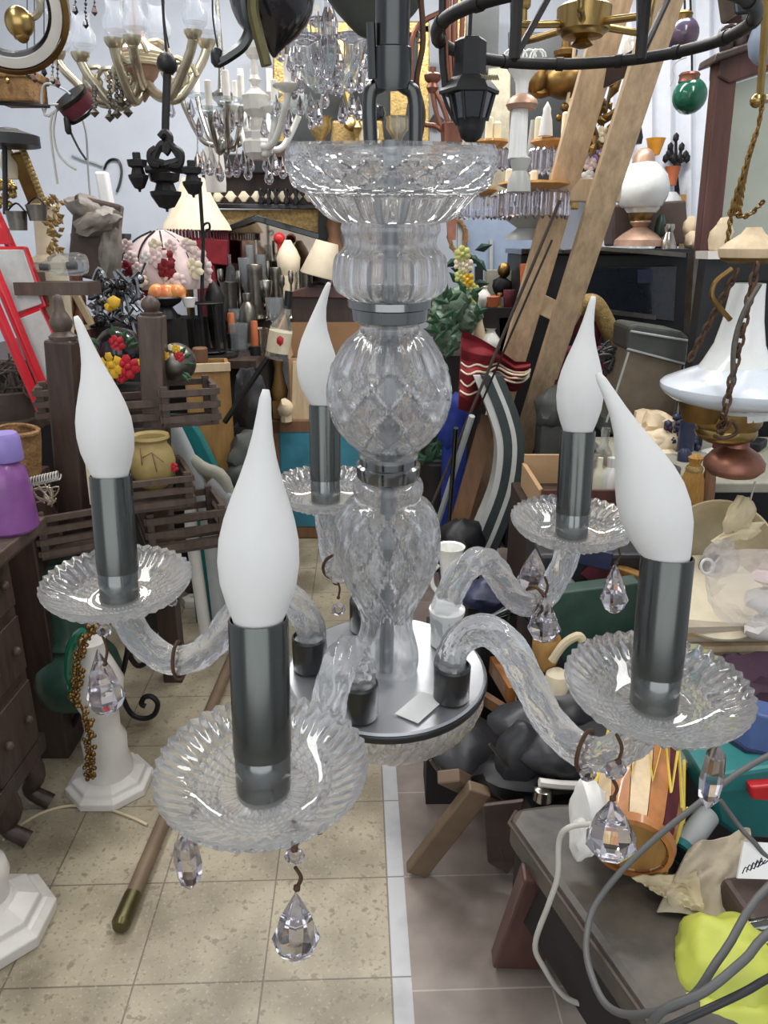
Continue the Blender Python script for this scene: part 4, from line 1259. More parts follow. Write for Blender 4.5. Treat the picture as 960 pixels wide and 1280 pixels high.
# gothic mirror over the counter
Ym = 4.35
t = thing('overmantel_mirror', 'black carved overmantel mirror with gilded panels and a gabled arch', 'mirror', at(340, 420, Ym))
build(MB().slab([(255, 192), (438, 192), (438, 214), (255, 218)], Ym - .06, .16).slab([(330, 176), (440, 176), (440, 192), (330, 192)], Ym - .02, .1), 'cornice', 'black', t, smooth=False, bevel=.006)
build(MB().slab([(258, 216), (432, 216), (432, 256), (258, 256)], Ym + .02, .06), 'frieze_panel', 'dark_wood', t, smooth=False)
for i in range(9):
    a = MB()
    px_ = 272 + i * 16.4
    a.lathe([(.024, -.01), (.028, 0), (.024, .008), (.012, .012)], at(px_, 246, Ym + .0), 10, (V((1, 0, 0)), V((0, 0, 1)), V((0, -1, 0))), fn=flute(4, .16))
    build(a, 'rosette', 'cream', t)
build(MB().slab([(258, 254), (432, 256), (432, 262), (258, 260)], Ym - .03, .08), 'ledge', 'black_gloss', t, smooth=False, bevel=.004)
build(MB().slab([(270, 262), (322, 262), (322, 268), (270, 286)], Ym + .01, .03).slab([(322, 262), (398, 262), (398, 292), (322, 269)], Ym + .01, .03), 'gilt_panel', 'gold_paint', t, smooth=False)
build(MB().slab([(262, 290), (320, 269), (400, 292), (400, 300), (320, 277), (262, 298)], Ym - .02, .06), 'gable_moulding', 'black_gloss', t, smooth=False, bevel=.004)
build(MB().slab([(398, 256), (414, 256), (410, 420), (396, 420)], Ym - .02, .08), 'side_post', 'black', t, smooth=False, bevel=.004)
build(MB().slab([(252, 218), (266, 218), (266, 420), (252, 420)], Ym - .02, .08), 'side_post', 'black', t, smooth=False, bevel=.004)
build(MB().slab([(262, 296), (320, 276), (400, 299), (398, 420), (262, 420)], Ym + .03, .02), 'mirror_glass', 'mirror', t, smooth=False)
for i, px_ in enumerate((326, 336, 345, 358, 370)):
    build(lpx(px_, Ym - .03, [(256, 2.5), (250, 4), (246, 2), (240, 3.5), (236, 2)], 8), 'spindle', 'black_gloss', t)
build(lpx(418, Ym - .05, [(330, 10), (310, 12), (295, 8), (280, 11), (268, 6), (258, 8)], 14), 'carved_figure', 'brown_wood', t)
# framed things reflected: ceramic things before the mirror
solo(lpx(360, 4.1, [(345, 11), (335, 14), (322, 15), (312, 11), (304, 6), (300, 4)], 18).lathe([(.05, ZT + .10), (.05, Z(345, 4.1))], (at(360, 345, 4.1).x, 4.1, 0), 14), 'ginger_jar', 'cream_shade', 'pale round jar before the mirror arch', 'jar')
solo(MB().ball(at(349, 298, 4.12), .03, 2).lathe([(.012, ZT + .10), (.012, Z(303, 4.12))], (at(349, 298, 4.12).x, 4.12, 0), 8), 'red_ornament', 'red_plastic', 'small red ball ornament on a stick before the mirror', 'ornament')
for i, (px_, a, b, w_, k) in enumerate(((330, 402, 318, 6, 0), (338, 402, 326, 6, 3), (347, 402, 334, 7, 1), (317, 402, 306, 5, 0), (325, 402, 300, 5, 3), (385, 402, 336, 8, 1), (375, 402, 340, 7, 2), (292, 402, 318, 7, 4))):
    goblet(px_, a, b, w_, ('thin_glass', 'silver', 'pewter', 'thin_glass', 'silver', 'pewter', 'silver', 'thin_glass')[i],
           ('clear glass on the riser under the red ornament', 'silver candlestick on the riser beside the clear glass', 'pewter beaker on the riser below the pale jar', 'thin clear glass on the riser left of the gable peak', 'slim silver candlestick under the gable peak', 'pewter beaker on the riser at the mirror post', 'round silver pot on the riser near the mirror post', 'clear decanter on the riser behind the pole')[i], k, 4.06)
# bottle with label
Yb = 3.42
t = thing('bottle', 'clear bottle with a white label and dark neck on the counter edge', 'bottle', V((at(350, 440, Yb).x, Yb, ZT)))
build(MB().tube(pts(Yb, [(345, 448), (352, 410), (356, 396), (359, 382), (361, 366)]), [.05, .05, .022, .016, .016], 20), 'glass', 'thin_glass', t)
build(MB().tube(pts(Yb, [(347, 440), (351, 414)]), .0515, 20), 'label', 'cream', t)
build(MB().ball(at(350, 426, Yb - .05), (.018, .006, .024), 1), 'label_emblem', 'red_flower', t)
build(MB().tube(pts(Yb, [(359, 386), (361, 364)]), .017, 14), 'cap', 'black', t)
# bureau with the bedside lamp
Yu = 3.95
t = thing('bureau', 'dark wooden bureau with rounded top under the small beige lamp', 'bureau', V((at(398, 420, Yu).x, Yu, 0)))
x0_, x1_ = at(364, 380, Yu).x, at(452, 380, Yu).x
build(MB().box(((x0_ + x1_) / 2, Yu + .15, Z(368, Yu) / 2), (x1_ - x0_, .3, Z(368, Yu))), 'body', 'dark_wood', t, smooth=False, bevel=.006)
build(MB().slab([(362, 372), (366, 364), (385, 358), (415, 357), (440, 360), (452, 366), (452, 374)], Yu - .02, .34), 'top', 'red_wood', t, smooth=False, bevel=.006)
t = thing('bedside_lamp', 'small beige lamp tilted on the dark bureau beside the glass column', 'lamp', at(402, 357, Yu))
build(MB().lathe([(.098, -.075), (.10, -.07), (.055, .09), (.05, .09), (.09, -.06)], at(404, 326, Yu), 32, (V((1, 0, -.25)).normalized(), V((0, 1, 0)), V((.25, 0, 1)).normalized())), 'shade', 'cream_shade', t)
build(tpx(Yu, [(398, 357), (399, 348), (402, 336)], .008), 'stem', 'iron', t)
build(lpx(398, Yu, [(358, 14), (356, 14), (353, 5)], 16), 'base', 'black', t)
# cardboard box
Yx = 3.79
t = thing('cardboard_box', 'open brown cardboard box behind the back left candle', 'box', V((at(420, 620, Yx).x, Yx, 0)))
def card(P, m='cardboard', name='panel', d=.012):
    return build(MB().slab(P, Yx, d), name, m, t, smooth=False)
x0_, x1_ = at(363, 500, Yx).x, at(482, 500, Yx).x
zt_ = Z(448, Yx)
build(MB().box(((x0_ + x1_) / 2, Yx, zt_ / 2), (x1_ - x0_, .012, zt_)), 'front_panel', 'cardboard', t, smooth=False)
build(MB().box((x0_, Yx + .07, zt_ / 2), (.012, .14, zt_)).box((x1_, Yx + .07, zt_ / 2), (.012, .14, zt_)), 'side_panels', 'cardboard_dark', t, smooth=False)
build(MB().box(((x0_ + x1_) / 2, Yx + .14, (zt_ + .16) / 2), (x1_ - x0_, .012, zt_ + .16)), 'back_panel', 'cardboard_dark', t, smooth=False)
build(MB().prism([V((x0_, Yx, zt_)), V((x0_, Yx + .14, zt_)), V((x0_ - .03, Yx + .13, zt_ + .20)), V((x0_ - .05, Yx + .02, zt_ + .14))], (.008, 0, 0)), 'side_flap', 'cardboard', t, smooth=False)
build(MB().slab([(366, 452), (480, 452), (480, 556), (364, 556)], Yx - .02, .012), 'front_flap', 'pale_wood', t, smooth=False)
# framed sea picture
Yf = 3.70
t = thing('framed_picture', 'wooden framed teal sea picture leaning on the floor behind the back left dish', 'picture', at(400, 668, Yf))
zb, z1 = .0, Z(527, Yf)
xa, xb = at(335, 600, Yf).x, at(478, 600, Yf).x
zl = Z(670, Yf)
tl = .06
def fr3(x0, x1, z0, z1, d=.03):
    return MB().prism([V((x0, Yf + tl * z0, z0)), V((x1, Yf + tl * z0, z0)), V((x1, Yf + tl * z1, z1)), V((x0, Yf + tl * z1, z1))], (0, d, 0))
wd = .075
for a in ((xa, xa + wd, 0.0, z1), (xb - wd, xb, 0.0, z1), (xa, xb, z1 - wd, z1), (xa, xb, .0, wd)):
    build(fr3(*a), 'frame_bar', 'brown_wood', t, smooth=False, bevel=.008)
pn = build(fr3(xa + wd * .8, xb - wd * .8, wd * .8, z1 - wd * .8, .02), 'painting', 'teal_paint', t, smooth=False)
build(MB().ball(V(((xa + xb) / 2 - .1, Yf + .012, .22)), (.05, .012, .05), 2, .3), 'painted_island', 'green_leaf', t)
solo(MB().ball(at(357, 511, 3.735), (.04, .04, .05), 2, .3, 2, 3).lathe([(.03, Z(527, 3.73)), (.03, Z(515, 3.73))], (at(357, 511, 3.735).x, 3.735, 0), 8), 'shell_ornament', 'shell', 'small pinkish shell sitting on the picture frame corner', 'shell')
solo(MB().lathe([(.035, 0), (.045, .05), (.03, .1), (.02, .16), (.028, .2)], at(350, 500, 3.9), 14).box(V((at(350, 500, 3.9).x, 3.9, Z(500, 3.9) / 2)), (.07, .07, Z(500, 3.9))), 'wooden_vase', 'yellow_wood', 'ribbed orange-brown wooden vase left of the cardboard box', 'vase')
solo(MB().ball(at(314, 505, 3.2), (.07, .08, .15), 3, .25, 2, 8).box(V((at(314, 540, 3.2).x, 3.2, Z(530, 3.2) / 2)), (.13, .13, Z(530, 3.2))), 'black_bag', 'leather_black', 'black shiny bag below the white label bottle', 'bag')
# ------------------------------------------------------------------ middle right
Yg = 3.6
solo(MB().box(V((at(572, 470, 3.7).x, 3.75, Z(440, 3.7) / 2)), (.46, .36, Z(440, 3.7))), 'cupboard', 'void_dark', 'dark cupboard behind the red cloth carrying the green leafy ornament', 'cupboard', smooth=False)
t = thing('metal_screen', 'plain grey metal panel standing behind the crystal prisms', 'panel', V((at(620, 330, 4.3).x, 4.3, 0)))
build(MB().slab([(572, 268), (665, 262), (672, 640), (572, 640)], 4.3, .05), 'panel', 'dusty_blue', t, smooth=False, bevel=.004)
build(MB().slab([(572, 268), (578, 268), (578, 640), (572, 640)], 4.28, .03).slab([(612, 300), (616, 300), (616, 640), (612, 640)], 4.28, .03), 'stile', 'grey_plastic', t, smooth=False)
t = thing('frog_ornament', 'grey-green glazed leafy frog ornament beside the glass column', 'ornament', at(565, 430, 3.45))
bl = MB()
for px_, py_, r_, s in ((562, 385, 22, 1), (580, 400, 18, 2), (552, 405, 18, 3), (575, 372, 14, 4), (590, 392, 14, 5), (560, 424, 16, 6), (545, 390, 12, 7)):
    r = r_ * mpp(py_, 3.45)
    bl.ball(at(px_, py_, 3.45 + .02 * (s % 3)), (r, r * .8, r), 3, .35, 2.4, s)
build(bl, 'body', 'frog_green', t)
lm = MB()
for k in range(26):
    p = at(rnd.uniform(535, 600), rnd.uniform(355, 440), 3.36)
    a = rnd.uniform(0, 6.28)
    leaf(lm, p, p + V((math.cos(a), -.2, math.sin(a))) * .07, .016)
build(lm, 'leaves', 'green_leaf', t, smooth=False)
t = thing('lily_spray', 'spray of pale yellow-green artificial lilies right of the glass neck', 'flowers', at(580, 380, 3.55))
for i, (px_, py_, r_) in enumerate(((578, 318, 11), (583, 332, 10), (576, 345, 9), (584, 350, 10), (592, 362, 8), (574, 330, 8), (588, 376, 8), (570, 430, 9))):
    rose(at(px_, py_, 3.5), r_ * mpp(py_, 3.5), ('lime', 'cream', 'lime', 'yellow_flower')[i % 4], t, 'blossom', i)
build(MB().tube(pts(3.52, [(578, 400), (582, 360), (578, 320)]), .012, 6, 4), 'stem', 'dark_green', t)
lm = MB()
for k in range(16):
    p = at(rnd.uniform(565, 596), rnd.uniform(312, 390), 3.52)
    a = rnd.uniform(0, 6.28)
    leaf(lm, p, p + V((math.cos(a), -.2, math.sin(a))) * .08, .02)
build(lm, 'leaves', 'dark_green', t, smooth=False)
t = thing('wreath', 'brown twig wreath behind the pale lilies', 'wreath', at(572, 315, 3.7))
mb = MB()
for k in range(8):
    mb.tube([at(572 + (10 + rnd.uniform(-3, 3)) * math.cos(a + k), 296 + (20 + rnd.uniform(-3, 3)) * math.sin(a + k), 4.27) for a in [j * PI / 8 for j in range(17)]], .006, 5)
build(mb, 'twigs', 'wicker', t)
t = thing('bronze_bust', 'small dark bronze bust on a grey block, behind the red cloth', 'bust', at(628, 365, 3.75))
build(MB().ball(at(630, 338, 3.75), (.03, .03, .036), 2, .15), 'head', 'brass_old', t)
build(MB().ball(at(628, 358, 3.75), (.05, .035, .05), 2, .2, 2, 1), 'shoulders', 'iron', t)
build(MB().slab([(608, 338), (640, 338), (646, 444), (604, 444)], 3.82, .08), 'block', 'stone', t, smooth=False)
solo(MB().slab([(594, 333), (604, 332), (604, 440), (594, 440)], 3.78, .03), 'switch_box', 'black', 'small black upright box beside the bronze bust', 'box', smooth=False, bevel=.003)
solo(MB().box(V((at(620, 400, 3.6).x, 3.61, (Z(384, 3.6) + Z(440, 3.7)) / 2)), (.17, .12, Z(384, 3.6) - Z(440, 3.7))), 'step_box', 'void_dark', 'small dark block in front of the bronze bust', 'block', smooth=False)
for i, (px_, pb, pt, r_, m_, nm, lab, kk) in enumerate(((604, 384, 358, 9, 'white_ceramic', 'jar', 'white ceramic jar beside the bronze bust', 2), (612, 446, 410, 13, 'white_ceramic', 'shell_dish', 'white rounded ceramic vase touching the red cloth tip', 2), (614, 384, 370, 11, 'terracotta', 'clay_bowl', 'little clay bowl under the bronze bust', 1), (636, 384, 362, 8, 'maroon_dark', 'tin', 'small dark red tin beside the clay bowl', 1), (624, 384, 366, 5, 'gold', 'gilt_candlestick', 'small gilded candlestick by the clay bowl', 3), (598, 446, 395, 8, 'shell', 'vase', 'slim pale vase next to the frog ornament', 2))):
    Yz_ = 3.6 if pb == 384 else 3.55
    z0 = Z(384, 3.6) if pb == 384 else Z(440, 3.7)
    h_ = Z(pt, Yz_) - z0
    r = r_ * mpp(pb, Yz_)
    pr = {1: [(.7, 0), (.8, .05), (.9, .5), (1, .95), (.92, 1), (.8, .8)], 2: [(.5, 0), (.6, .04), (1, .35), (.95, .6), (.5, .82), (.4, .92), (.55, 1), (.4, .97)], 3: [(1, 0), (1, .06), (.3, .15), (.4, .5), (.25, .6), (.7, .9), (.6, 1)]}[kk]
    solo(MB().lathe([(a * r, b * h_) for a, b in pr], (at(px_, pb, Yz_).x, Yz_, z0), 18), nm, m_, lab, nm.split('_')[-1])
solo(MB().slab([(624, 398), (642, 396), (640, 440), (626, 440)], 3.55, .05), 'red_box', 'maroon_dark', 'narrow dark red carton above the red cloth by the ladder', 'box', smooth=False)
t = thing('red_dahlia', 'dark red artificial dahlia under the hanging prisms', 'flower', at(672, 300, 3.4))
rose(at(672, 286, 3.4), .055, 'maroon', t, 'blossom', 2)
build(tpx(3.42, [(672, 292), (668, 320), (664, 345)], .005), 'stem', 'dark_green', t)
build(lpx(664, 3.42, [(380, 10), (345, 13), (330, 14), (332, 12)], 16), 'pot', 'terracotta', t)
# red embroidered cloth over the striped wheel band
t = thing('red_cloth', 'dark red velvet cloth with gold embroidery draped in a peak by the ladder', 'cloth', at(610, 512, 3.0))
def clothpt(u, v):
    L0, R0 = (576, 418), (574, 505)
    top = V((578 + (664 - 578) * u, 414 + (452 - 414) * min(1, u * 1.3) ** 1.3))
    bot = V((574 + (660 - 574) * u ** .9, 506 - 36 * u ** 1.2 + 8 * math.sin(u * 9)))
    p = top * (1 - v) + bot * v
    return at(p.x, p.y, 3.0 + .05 * math.sin(u * 10 + v * 5) * (.3 + v) + .02 * math.sin(v * 20))
build(MB().sheet(clothpt, 30, 24, .05), 'cloth', 'maroon', t)
for q0, am in ((.42, .03), (.52, .03), (.66, .05), (.8, .02)):
    build(MB().tube([clothpt(u / 24, q0 + am * math.sin(u * .9)) + V((0, -.012, 0)) for u in range(0, 25)], .004, 5), 'gold_braid', 'cream', t)
t = thing('striped_wheel_band', 'curved black and white striped band standing under the red cloth', 'band', V((at(610, 680, 2.9).x, 2.9, Z(685, 2.9))))
def arc(off, wpx, m, name):
    o1 = [(608 + off, 470), (628 + off, 520), (636 + off * .9, 560), (630 + off * .9, 610), (612 + off, 660), (598 + off, 692)]
    cv = cat_rom([V((x, y, 0)) for x, y in o1], 5)
    outl = [(p.x, p.y) for p in cv] + [(p.x + wpx, p.y) for p in cv[::-1]]
    mb = MB()
    n = len(cv)
    for i in range(n - 1):
        mb.slab([(cv[i].x, cv[i].y), (cv[i].x + wpx, cv[i].y), (cv[i + 1].x + wpx, cv[i + 1].y), (cv[i + 1].x, cv[i + 1].y)], 2.9 + .0005 * abs(off), .1)
    build(mb, name, m, t, smooth=False)
arc(-16, 9, 'band_white', 'white_stripe')
arc(-7, 12, 'band_dark', 'dark_stripe')
arc(5, 6, 'band_white', 'white_stripe')
arc(11, 10, 'band_dark', 'dark_stripe')
# blue bag, rods, beams behind the column
solo(MB().ball(at(568, 530, 3.2), (.07, .06, .13), 3, .3, 2, 3).box(V((at(568, 560, 3.2).x, 3.22, Z(556, 3.2) / 2)), (.1, .1, Z(556, 3.2))), 'blue_bag', 'royal_blue', 'bright blue crumpled bag right of the glass ball', 'bag')
lm = MB()
cc = at(545, 565, 3.3)
for k in range(18):
    a = rnd.uniform(0, 6.28)
    p = cc + V((rnd.uniform(-.06, .06), -.02, rnd.uniform(-.06, .06)))
    leaf(lm, p, p + V((math.cos(a), -.3, abs(math.sin(a)))) * .08, .025)
t = thing('potted_plant', 'small dark green plant behind the middle of the glass column', 'plant', V((cc.x, cc.y, 0)))
build(lm, 'leaves', 'green_leaf', t, smooth=False)
build(MB().lathe([(.05, 0), (.07, .3), (.075, cc.z - .05), (.06, cc.z - .04)], (cc.x, cc.y + .02, 0), 16), 'pot', 'void_dark', t)
for i, (a, b, m_, r_) in enumerate((((700, 250), (536, 640), 'twig', .006), ((690, 300), (560, 600), 'steel_dark', .004), ((590, 520), (545, 660), 'grey_plastic', .012), ((570, 535), (560, 670), 'steel_dark', .009))):
    solo(MB().tube([at(a[0], a[1], 2.75), at(b[0], b[1], 2.95)], r_, 8), 'thin_rod', m_, ('long thin brown rod leaning across the ladder', 'long thin grey rod beside the brown one', 'pale grey rod leaning right of the glass baluster', 'dark rod next to the pale grey one')[i], 'rod')
solo(MB().board(at(612, 520, 3.1), at(566, 680, 3.0), .07, .04), 'wooden_plank', 'brown_wood', 'brown plank leaning behind the striped band', 'plank', smooth=False)
solo(MB().ball(at(575, 680, 2.7), (.10, .10, .10), 3, .25, 2, 9).box(V((at(575, 700, 2.7).x, 2.72, Z(700, 2.7) / 2)), (.14, .14, Z(700, 2.7))), 'black_sack', 'black', 'black sack on the floor right of the glass baluster', 'sack')
# white pitcher behind the arm
Yp_ = 1.75
t = thing('pitcher', 'white ceramic pitcher with an open lip behind the back right arm', 'pitcher', at(563, 765, Yp_))
build(lpx(562, Yp_, [(790, 12), (772, 16), (752, 18), (738, 14), (722, 10), (705, 12), (690, 16), (683, 19), (684, 16), (700, 9)], 24), 'body', 'white_ceramic', t)
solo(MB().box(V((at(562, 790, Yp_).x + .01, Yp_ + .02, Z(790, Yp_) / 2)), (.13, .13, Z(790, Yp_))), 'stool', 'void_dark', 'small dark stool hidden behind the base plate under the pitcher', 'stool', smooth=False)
build(tpx(Yp_ - .02, [(548, 706), (540, 716), (541, 732), (549, 742)], .006), 'handle', 'white_ceramic', t)
# ------------------------------------------------------------------ right side
t = thing('wooden_ladder', 'tall worn wooden ladder leaning against the wall right of the chandelier', 'ladder', at(640, 600, 3.4))
def rail2(pa, pb, wd):
    return build(MB().board(at(*pb), at(*pa), wd, .035), 'rail', 'ladder_wood', t, smooth=False, bevel=.004)
rail2((842, -30, 2.55), (640, 600, 3.35), .095)
rail2((778, -30, 2.7), (583, 655, 3.5), .10)
for a, b, h_ in (((702, 238, 2.95), (775, 238, 2.85), .075), ((660, 372, 3.15), (720, 402, 3.05), .075), ((735, 108, 2.85), (812, 66, 2.7), .06)):
    build(MB().board(at(*a), at(*b), .05, h_, (0, 1, 0)), 'rung', 'pale_wood' if h_ > .07 else 'dark_wood', t, smooth=False, bevel=.004)
# black console with glass front
Yk = 3.55
t = thing('console', 'black wooden cabinet with dark glass front behind the ladder', 'cabinet', V((at(755, 400, Yk).x, Yk, 0)))
x0_, x1_ = at(648, 400, Yk).x, at(866, 400, Yk).x
zt_ = Z(318, Yk)
build(MB().box(((x0_ + x1_) / 2, Yk + .22, zt_ / 2), (x1_ - x0_, .4, zt_)), 'body', 'black', t, smooth=False, bevel=.005)
build(MB().box(((x0_ + x1_) / 2 + .02, Yk + .2, zt_ + .012), (x1_ - x0_ + .06, .48, .024)), 'top', 'black_gloss', t, smooth=False, bevel=.004)
build(MB().slab([(722, 335), (846, 332), (842, 402), (722, 388)], Yk - .006, .02), 'glass_door', 'lantern_glass', t, smooth=False, bevel=.003)
build(MB().slab([(730, 383), (820, 394), (820, 400), (730, 389)], Yk - .02, .02), 'drawer_edge', 'pewter', t, smooth=False)
solo(MB().slab([(746, 308), (812, 312), (858, 316), (858, 322), (812, 318), (746, 313)], Yk - .06, .12), 'glass_tray', 'pewter', 'thin grey tray along the front of the black cabinet top', 'tray', smooth=False)
t = thing('picture_card', 'small blue picture standing inside the dark cabinet glass', 'card', at(806, 350, Yk - .01))
build(MB().slab([(797, 337), (816, 337), (816, 354), (797, 354)], Yk - .012, .006), 'card', 'navy', t, smooth=False)
solo(MB().slab([(766, 256), (858, 250), (862, 308), (766, 308)], Yk + .2, .16), 'grey_case', 'leather_brown', 'dull grey-brown case behind the white quilted lamp', 'case', smooth=False, bevel=.01)
Yw2 = Yk + .08
t = thing('oil_lamp', 'lamp with a large white quilted glass globe on the black cabinet', 'lamp', at(803, 306, Yw2))
build(lpx(806, Yw2, [(260, 22), (257, 26), (245, 31), (233, 32), (218, 28), (207, 19), (203, 14), (203, 12), (220, 26), (240, 30), (257, 24)], 36, fn=flute(18, .015)), 'shade', 'opal', t)
build(lpx(806, Yw2, [(205, 14), (196, 13), (188, 9), (185, 4)], 24), 'shade_cap', 'bronze_pink', t)
build(lpx(803, Yw2, [(266, 17), (262, 20), (257, 22), (258, 18)], 30, fn=flute(8, .08)), 'frill', 'white_ceramic', t)
build(lpx(801, Yw2, [(282, 8), (275, 13), (268, 15), (262, 14)], 24), 'burner', 'brass_old', t)
build(lpx(800, Yw2, [(308, 30), (300, 29), (292, 20), (284, 8), (278, 13), (275, 12), (281, 5)], 30), 'base', 'bronze_pink', t)
solo(lpx(836, Yk + .02, [(318, 11), (310, 12), (298, 8), (290, 5), (285, 7), (280, 6)], 18), 'vase', 'silver', 'little patterned silver vase on the black cabinet', 'vase')
solo(lpx(825, Yk + .1, [(300, 2), (296, 6), (285, 7), (273, 5), (268, 2)], 18).lathe([(.02, zt_ + .024), (.006, Z(300, Yk + .1))], (at(825, 300, Yk + .1).x, Yk + .1, 0), 12), 'egg_ornament', 'dark_green', 'dark egg-shaped ornament beside the quilted lamp', 'ornament')
solo(MB().ball(at(862, 285, Yk + .1), (.03, .03, .05), 2, .3).ball(at(864, 300, Yk + .05), (.03, .03, .04), 2, .3, 2, 2).box(at(862, 312, Yk + .1), (.08, .06, .05)), 'white_figurine', 'shell', 'small pale figurine at the right end of the black cabinet', 'figurine')
Yo = 4.4
t = thing('hanging_lamp', 'small amber glass cup lamp on the wall above the quilted lamp', 'lamp', at(820, 195, Yo))
build(lpx(820, Yo, [(194, 6), (184, 9), (176, 11), (173, 12), (175, 10), (188, 6)], 18), 'cup', 'orange_pot', t)
build(MB().tube([at(820, 192, Yo), V((at(820, 200, Yo).x, BW, Z(200, Yo)))], .008, 6), 'wall_arm', 'copper', t)
t = thing('plant_rack', 'black wire rack holding terracotta pots on the white wall', 'rack', at(845, 245, 4.5))
for pl in ([(845, 172), (845, 240)], [(845, 206), (836, 198), (836, 192)], [(845, 206), (856, 200), (857, 194)], [(845, 215), (840, 190), (838, 184)], [(845, 215), (851, 190), (852, 184)], [(848, 240), (846, 220), (850, 205)]):
    build(tpx(4.5, pl, .008, smooth=0), 'wire', 'iron', t)
mb = MB()
for a, b in ((845, 172), (836, 192), (857, 194), (838, 184), (852, 184), (842, 198), (850, 197), (832, 198), (859, 198)):
    mb.ball(at(a, b, 4.49), (.018, .014, .026), 1)
build(mb, 'iron_leaves', 'iron', t)
build(lpx(841, 4.42, [(232, 6), (222, 7), (211, 9), (208, 10), (210, 8)], 18), 'pot', 'terracotta', t)
build(MB().slab([(834, 240), (850, 240), (850, 247), (834, 247)], 4.42, .4), 'shelf', 'plum', t, smooth=False)
build(MB().slab([(850, 243), (858, 243), (858, 258), (850, 258)], 4.4, .3), 'block', 'yellow_wood', t, smooth=False)
t = thing('wall_bowl', 'pale domed cover beside the quilted lamp shade', 'dome', at(840, 258, 3.9))
build(lpx(838, 3.9, [(262, 16), (256, 16), (246, 12), (240, 6)], 24), 'dome', 'grey_plastic', t)
solo(lpx(797, 4.3, [(180, 7), (172, 8), (160, 5), (152, 3)], 12).tube([at(797, 153, 4.3), at(797, -60, 4.3)], .003, 5), 'grey_bell', 'iron', 'small grey metal bell next to the ladder on the white wall', 'bell')
# curtain
def cur(x0, x1, amp, n, Yq=4.55):
    def f(u, v):
        a, b = at(x0 + (x1 - x0) * u, -80, Yq), at(x0 + (x1 - x0) * u, 320, Yq)
        p = a * (1 - v) + b * v
        return V((p.x, Yq + amp * math.sin(u * n) * (.6 + .4 * v), p.z))
    return MB().sheet(f, 60, 10, .004)
solo(cur(745, 915, .035, 44), 'curtain', 'curtain_white', 'white hanging curtain with soft folds between ladder and glass cabinet', 'curtain')
# ornaments balls hanging
for px_, py_, r_, m_, cap, lab in ((862, 120, 21, 'ornament_green', 'copper', 'shiny green glass ball with a copper cap hanging by the curtain'), (853, 43, 20, 'ornament_dark', 'brass_old', 'dark purple glass ball with a brass cap hanging behind the black ring')):
    Y = 3.3
    s_ = mpp(py_, Y)
    t = thing('hanging_ball', lab, 'ornament', at(px_, py_ + r_, Y), 'glass balls hanging by the curtain')
    build(MB().ball(at(px_, py_, Y), r_ * s_, 3), 'ball', m_, t)
    build(lpx(px_, Y, [(py_ - r_ + 4, 13), (py_ - r_ - 3, 12), (py_ - r_ - 5, 13), (py_ - r_ - 8, 11), (py_ - r_ - 8, 2)], 20), 'cap', cap, t)
    build(tpx(Y, [(px_, py_ - r_ - 7), (px_ + 3, py_ - r_ - 14), (px_, -40)], .004), 'hook', 'iron', t)
solo(tpx(4.48, [(838, 108), (842, 96), (841, 84), (848, 76), (858, 72)], .003), 'wire', 'cable_white', 'thin loose wire curling left of the green ball', 'wire')
# tall glazed cabinet at the right edge
Yv = 2.75
t = thing('display_cabinet', 'tall dark red-brown glazed cabinet with a carved crown at the right edge', 'cabinet', V((at(925, 420, Yv).x, Yv, 0)))
build(MB().slab([(898, 74), (925, 66), (888, 420), (880, 600), (862, 600), (868, 380)], Yv, .06), 'door_post', 'red_wood', t, smooth=False, bevel=.006)
build(MB().slab([(900, 72), (985, 44), (985, 80), (912, 104), (898, 96)], Yv - .01, .08), 'top_rail', 'red_wood', t, smooth=False, bevel=.006)
build(MB().slab([(893, 78), (985, 46), (985, 36), (896, 66)], Yv - .05, .14), 'cornice', 'dark_wood', t, smooth=False, bevel=.006)
mb = MB()
for i in range(5):
    p = at(908 + i * 17, 56 - i * 5, Yv - .02)
    mb.ball(p, (.022, .02, .034), 2)
    mb.tube([p + V((.03 * math.cos(a), -.01, .02 + .03 * math.sin(a))) for a in [k * PI / 6 for k in range(7)]], .007, 6)
build(mb, 'carved_crown', 'dark_wood', t)
build(MB().slab([(908, 108), (985, 84), (985, 330), (888, 330)], Yv + .04, .012), 'glass_pane', 'pane_reflection', t, smooth=False)
build(MB().slab([(888, 330), (985, 326), (985, 350), (886, 352)], Yv + .01, .05).slab([(878, 352), (985, 350), (985, 600), (870, 600)], Yv + .04, .03), 'lower_panel', 'black', t, smooth=False)
build(MB().slab([(868, 315), (890, 318), (872, 420), (862, 420)], Yv - .02, .06), 'corner_block', 'pewter', t, smooth=False)
# hanging oil lamp, right
Yh = 1.62
Xh = 921
t = thing('hanging_oil_lamp', 'hanging oil lamp with white glass shade and brass font on rusty chains at right', 'lamp', at(Xh, 598, Yh))
build(lpx(940, Yh, [(322, 36), (314, 38), (311, 38), (302, 28), (292, 14), (284, 9)], 36), 'smoke_bell', 'pale_wood', t)
build(lpx(937, Yh, [(322, 34), (320, 36), (326, 34), (330, 20)], 30), 'bell_rim', 'brass_old', t)
build(lpx(936, Yh, [(466, 48), (452, 40), (430, 30), (400, 24), (370, 21), (354, 20), (354, 18), (400, 22), (440, 32), (464, 45)], 40), 'chimney', 'opal', t)
build(lpx(928, Yh, [(509, 30), (505, 60), (499, 80), (492, 91), (486, 95), (481, 95), (477, 91), (471, 78), (464, 62), (458, 48), (455, 42), (456, 38), (462, 50), (472, 74), (480, 88), (490, 86), (500, 66)], 64), 'shade', 'opal_lamp', t)
build(lpx(920, Yh, [(520, 40), (512, 42), (505, 36), (500, 30)], 40, fn=flute(16, .04)), 'lower_bowl', 'opal', t)
build(lpx(908, Yh, [(552, 22), (546, 34), (540, 37), (534, 36), (528, 40), (512, 42), (512, 40)], 36), 'burner', 'brass', t)
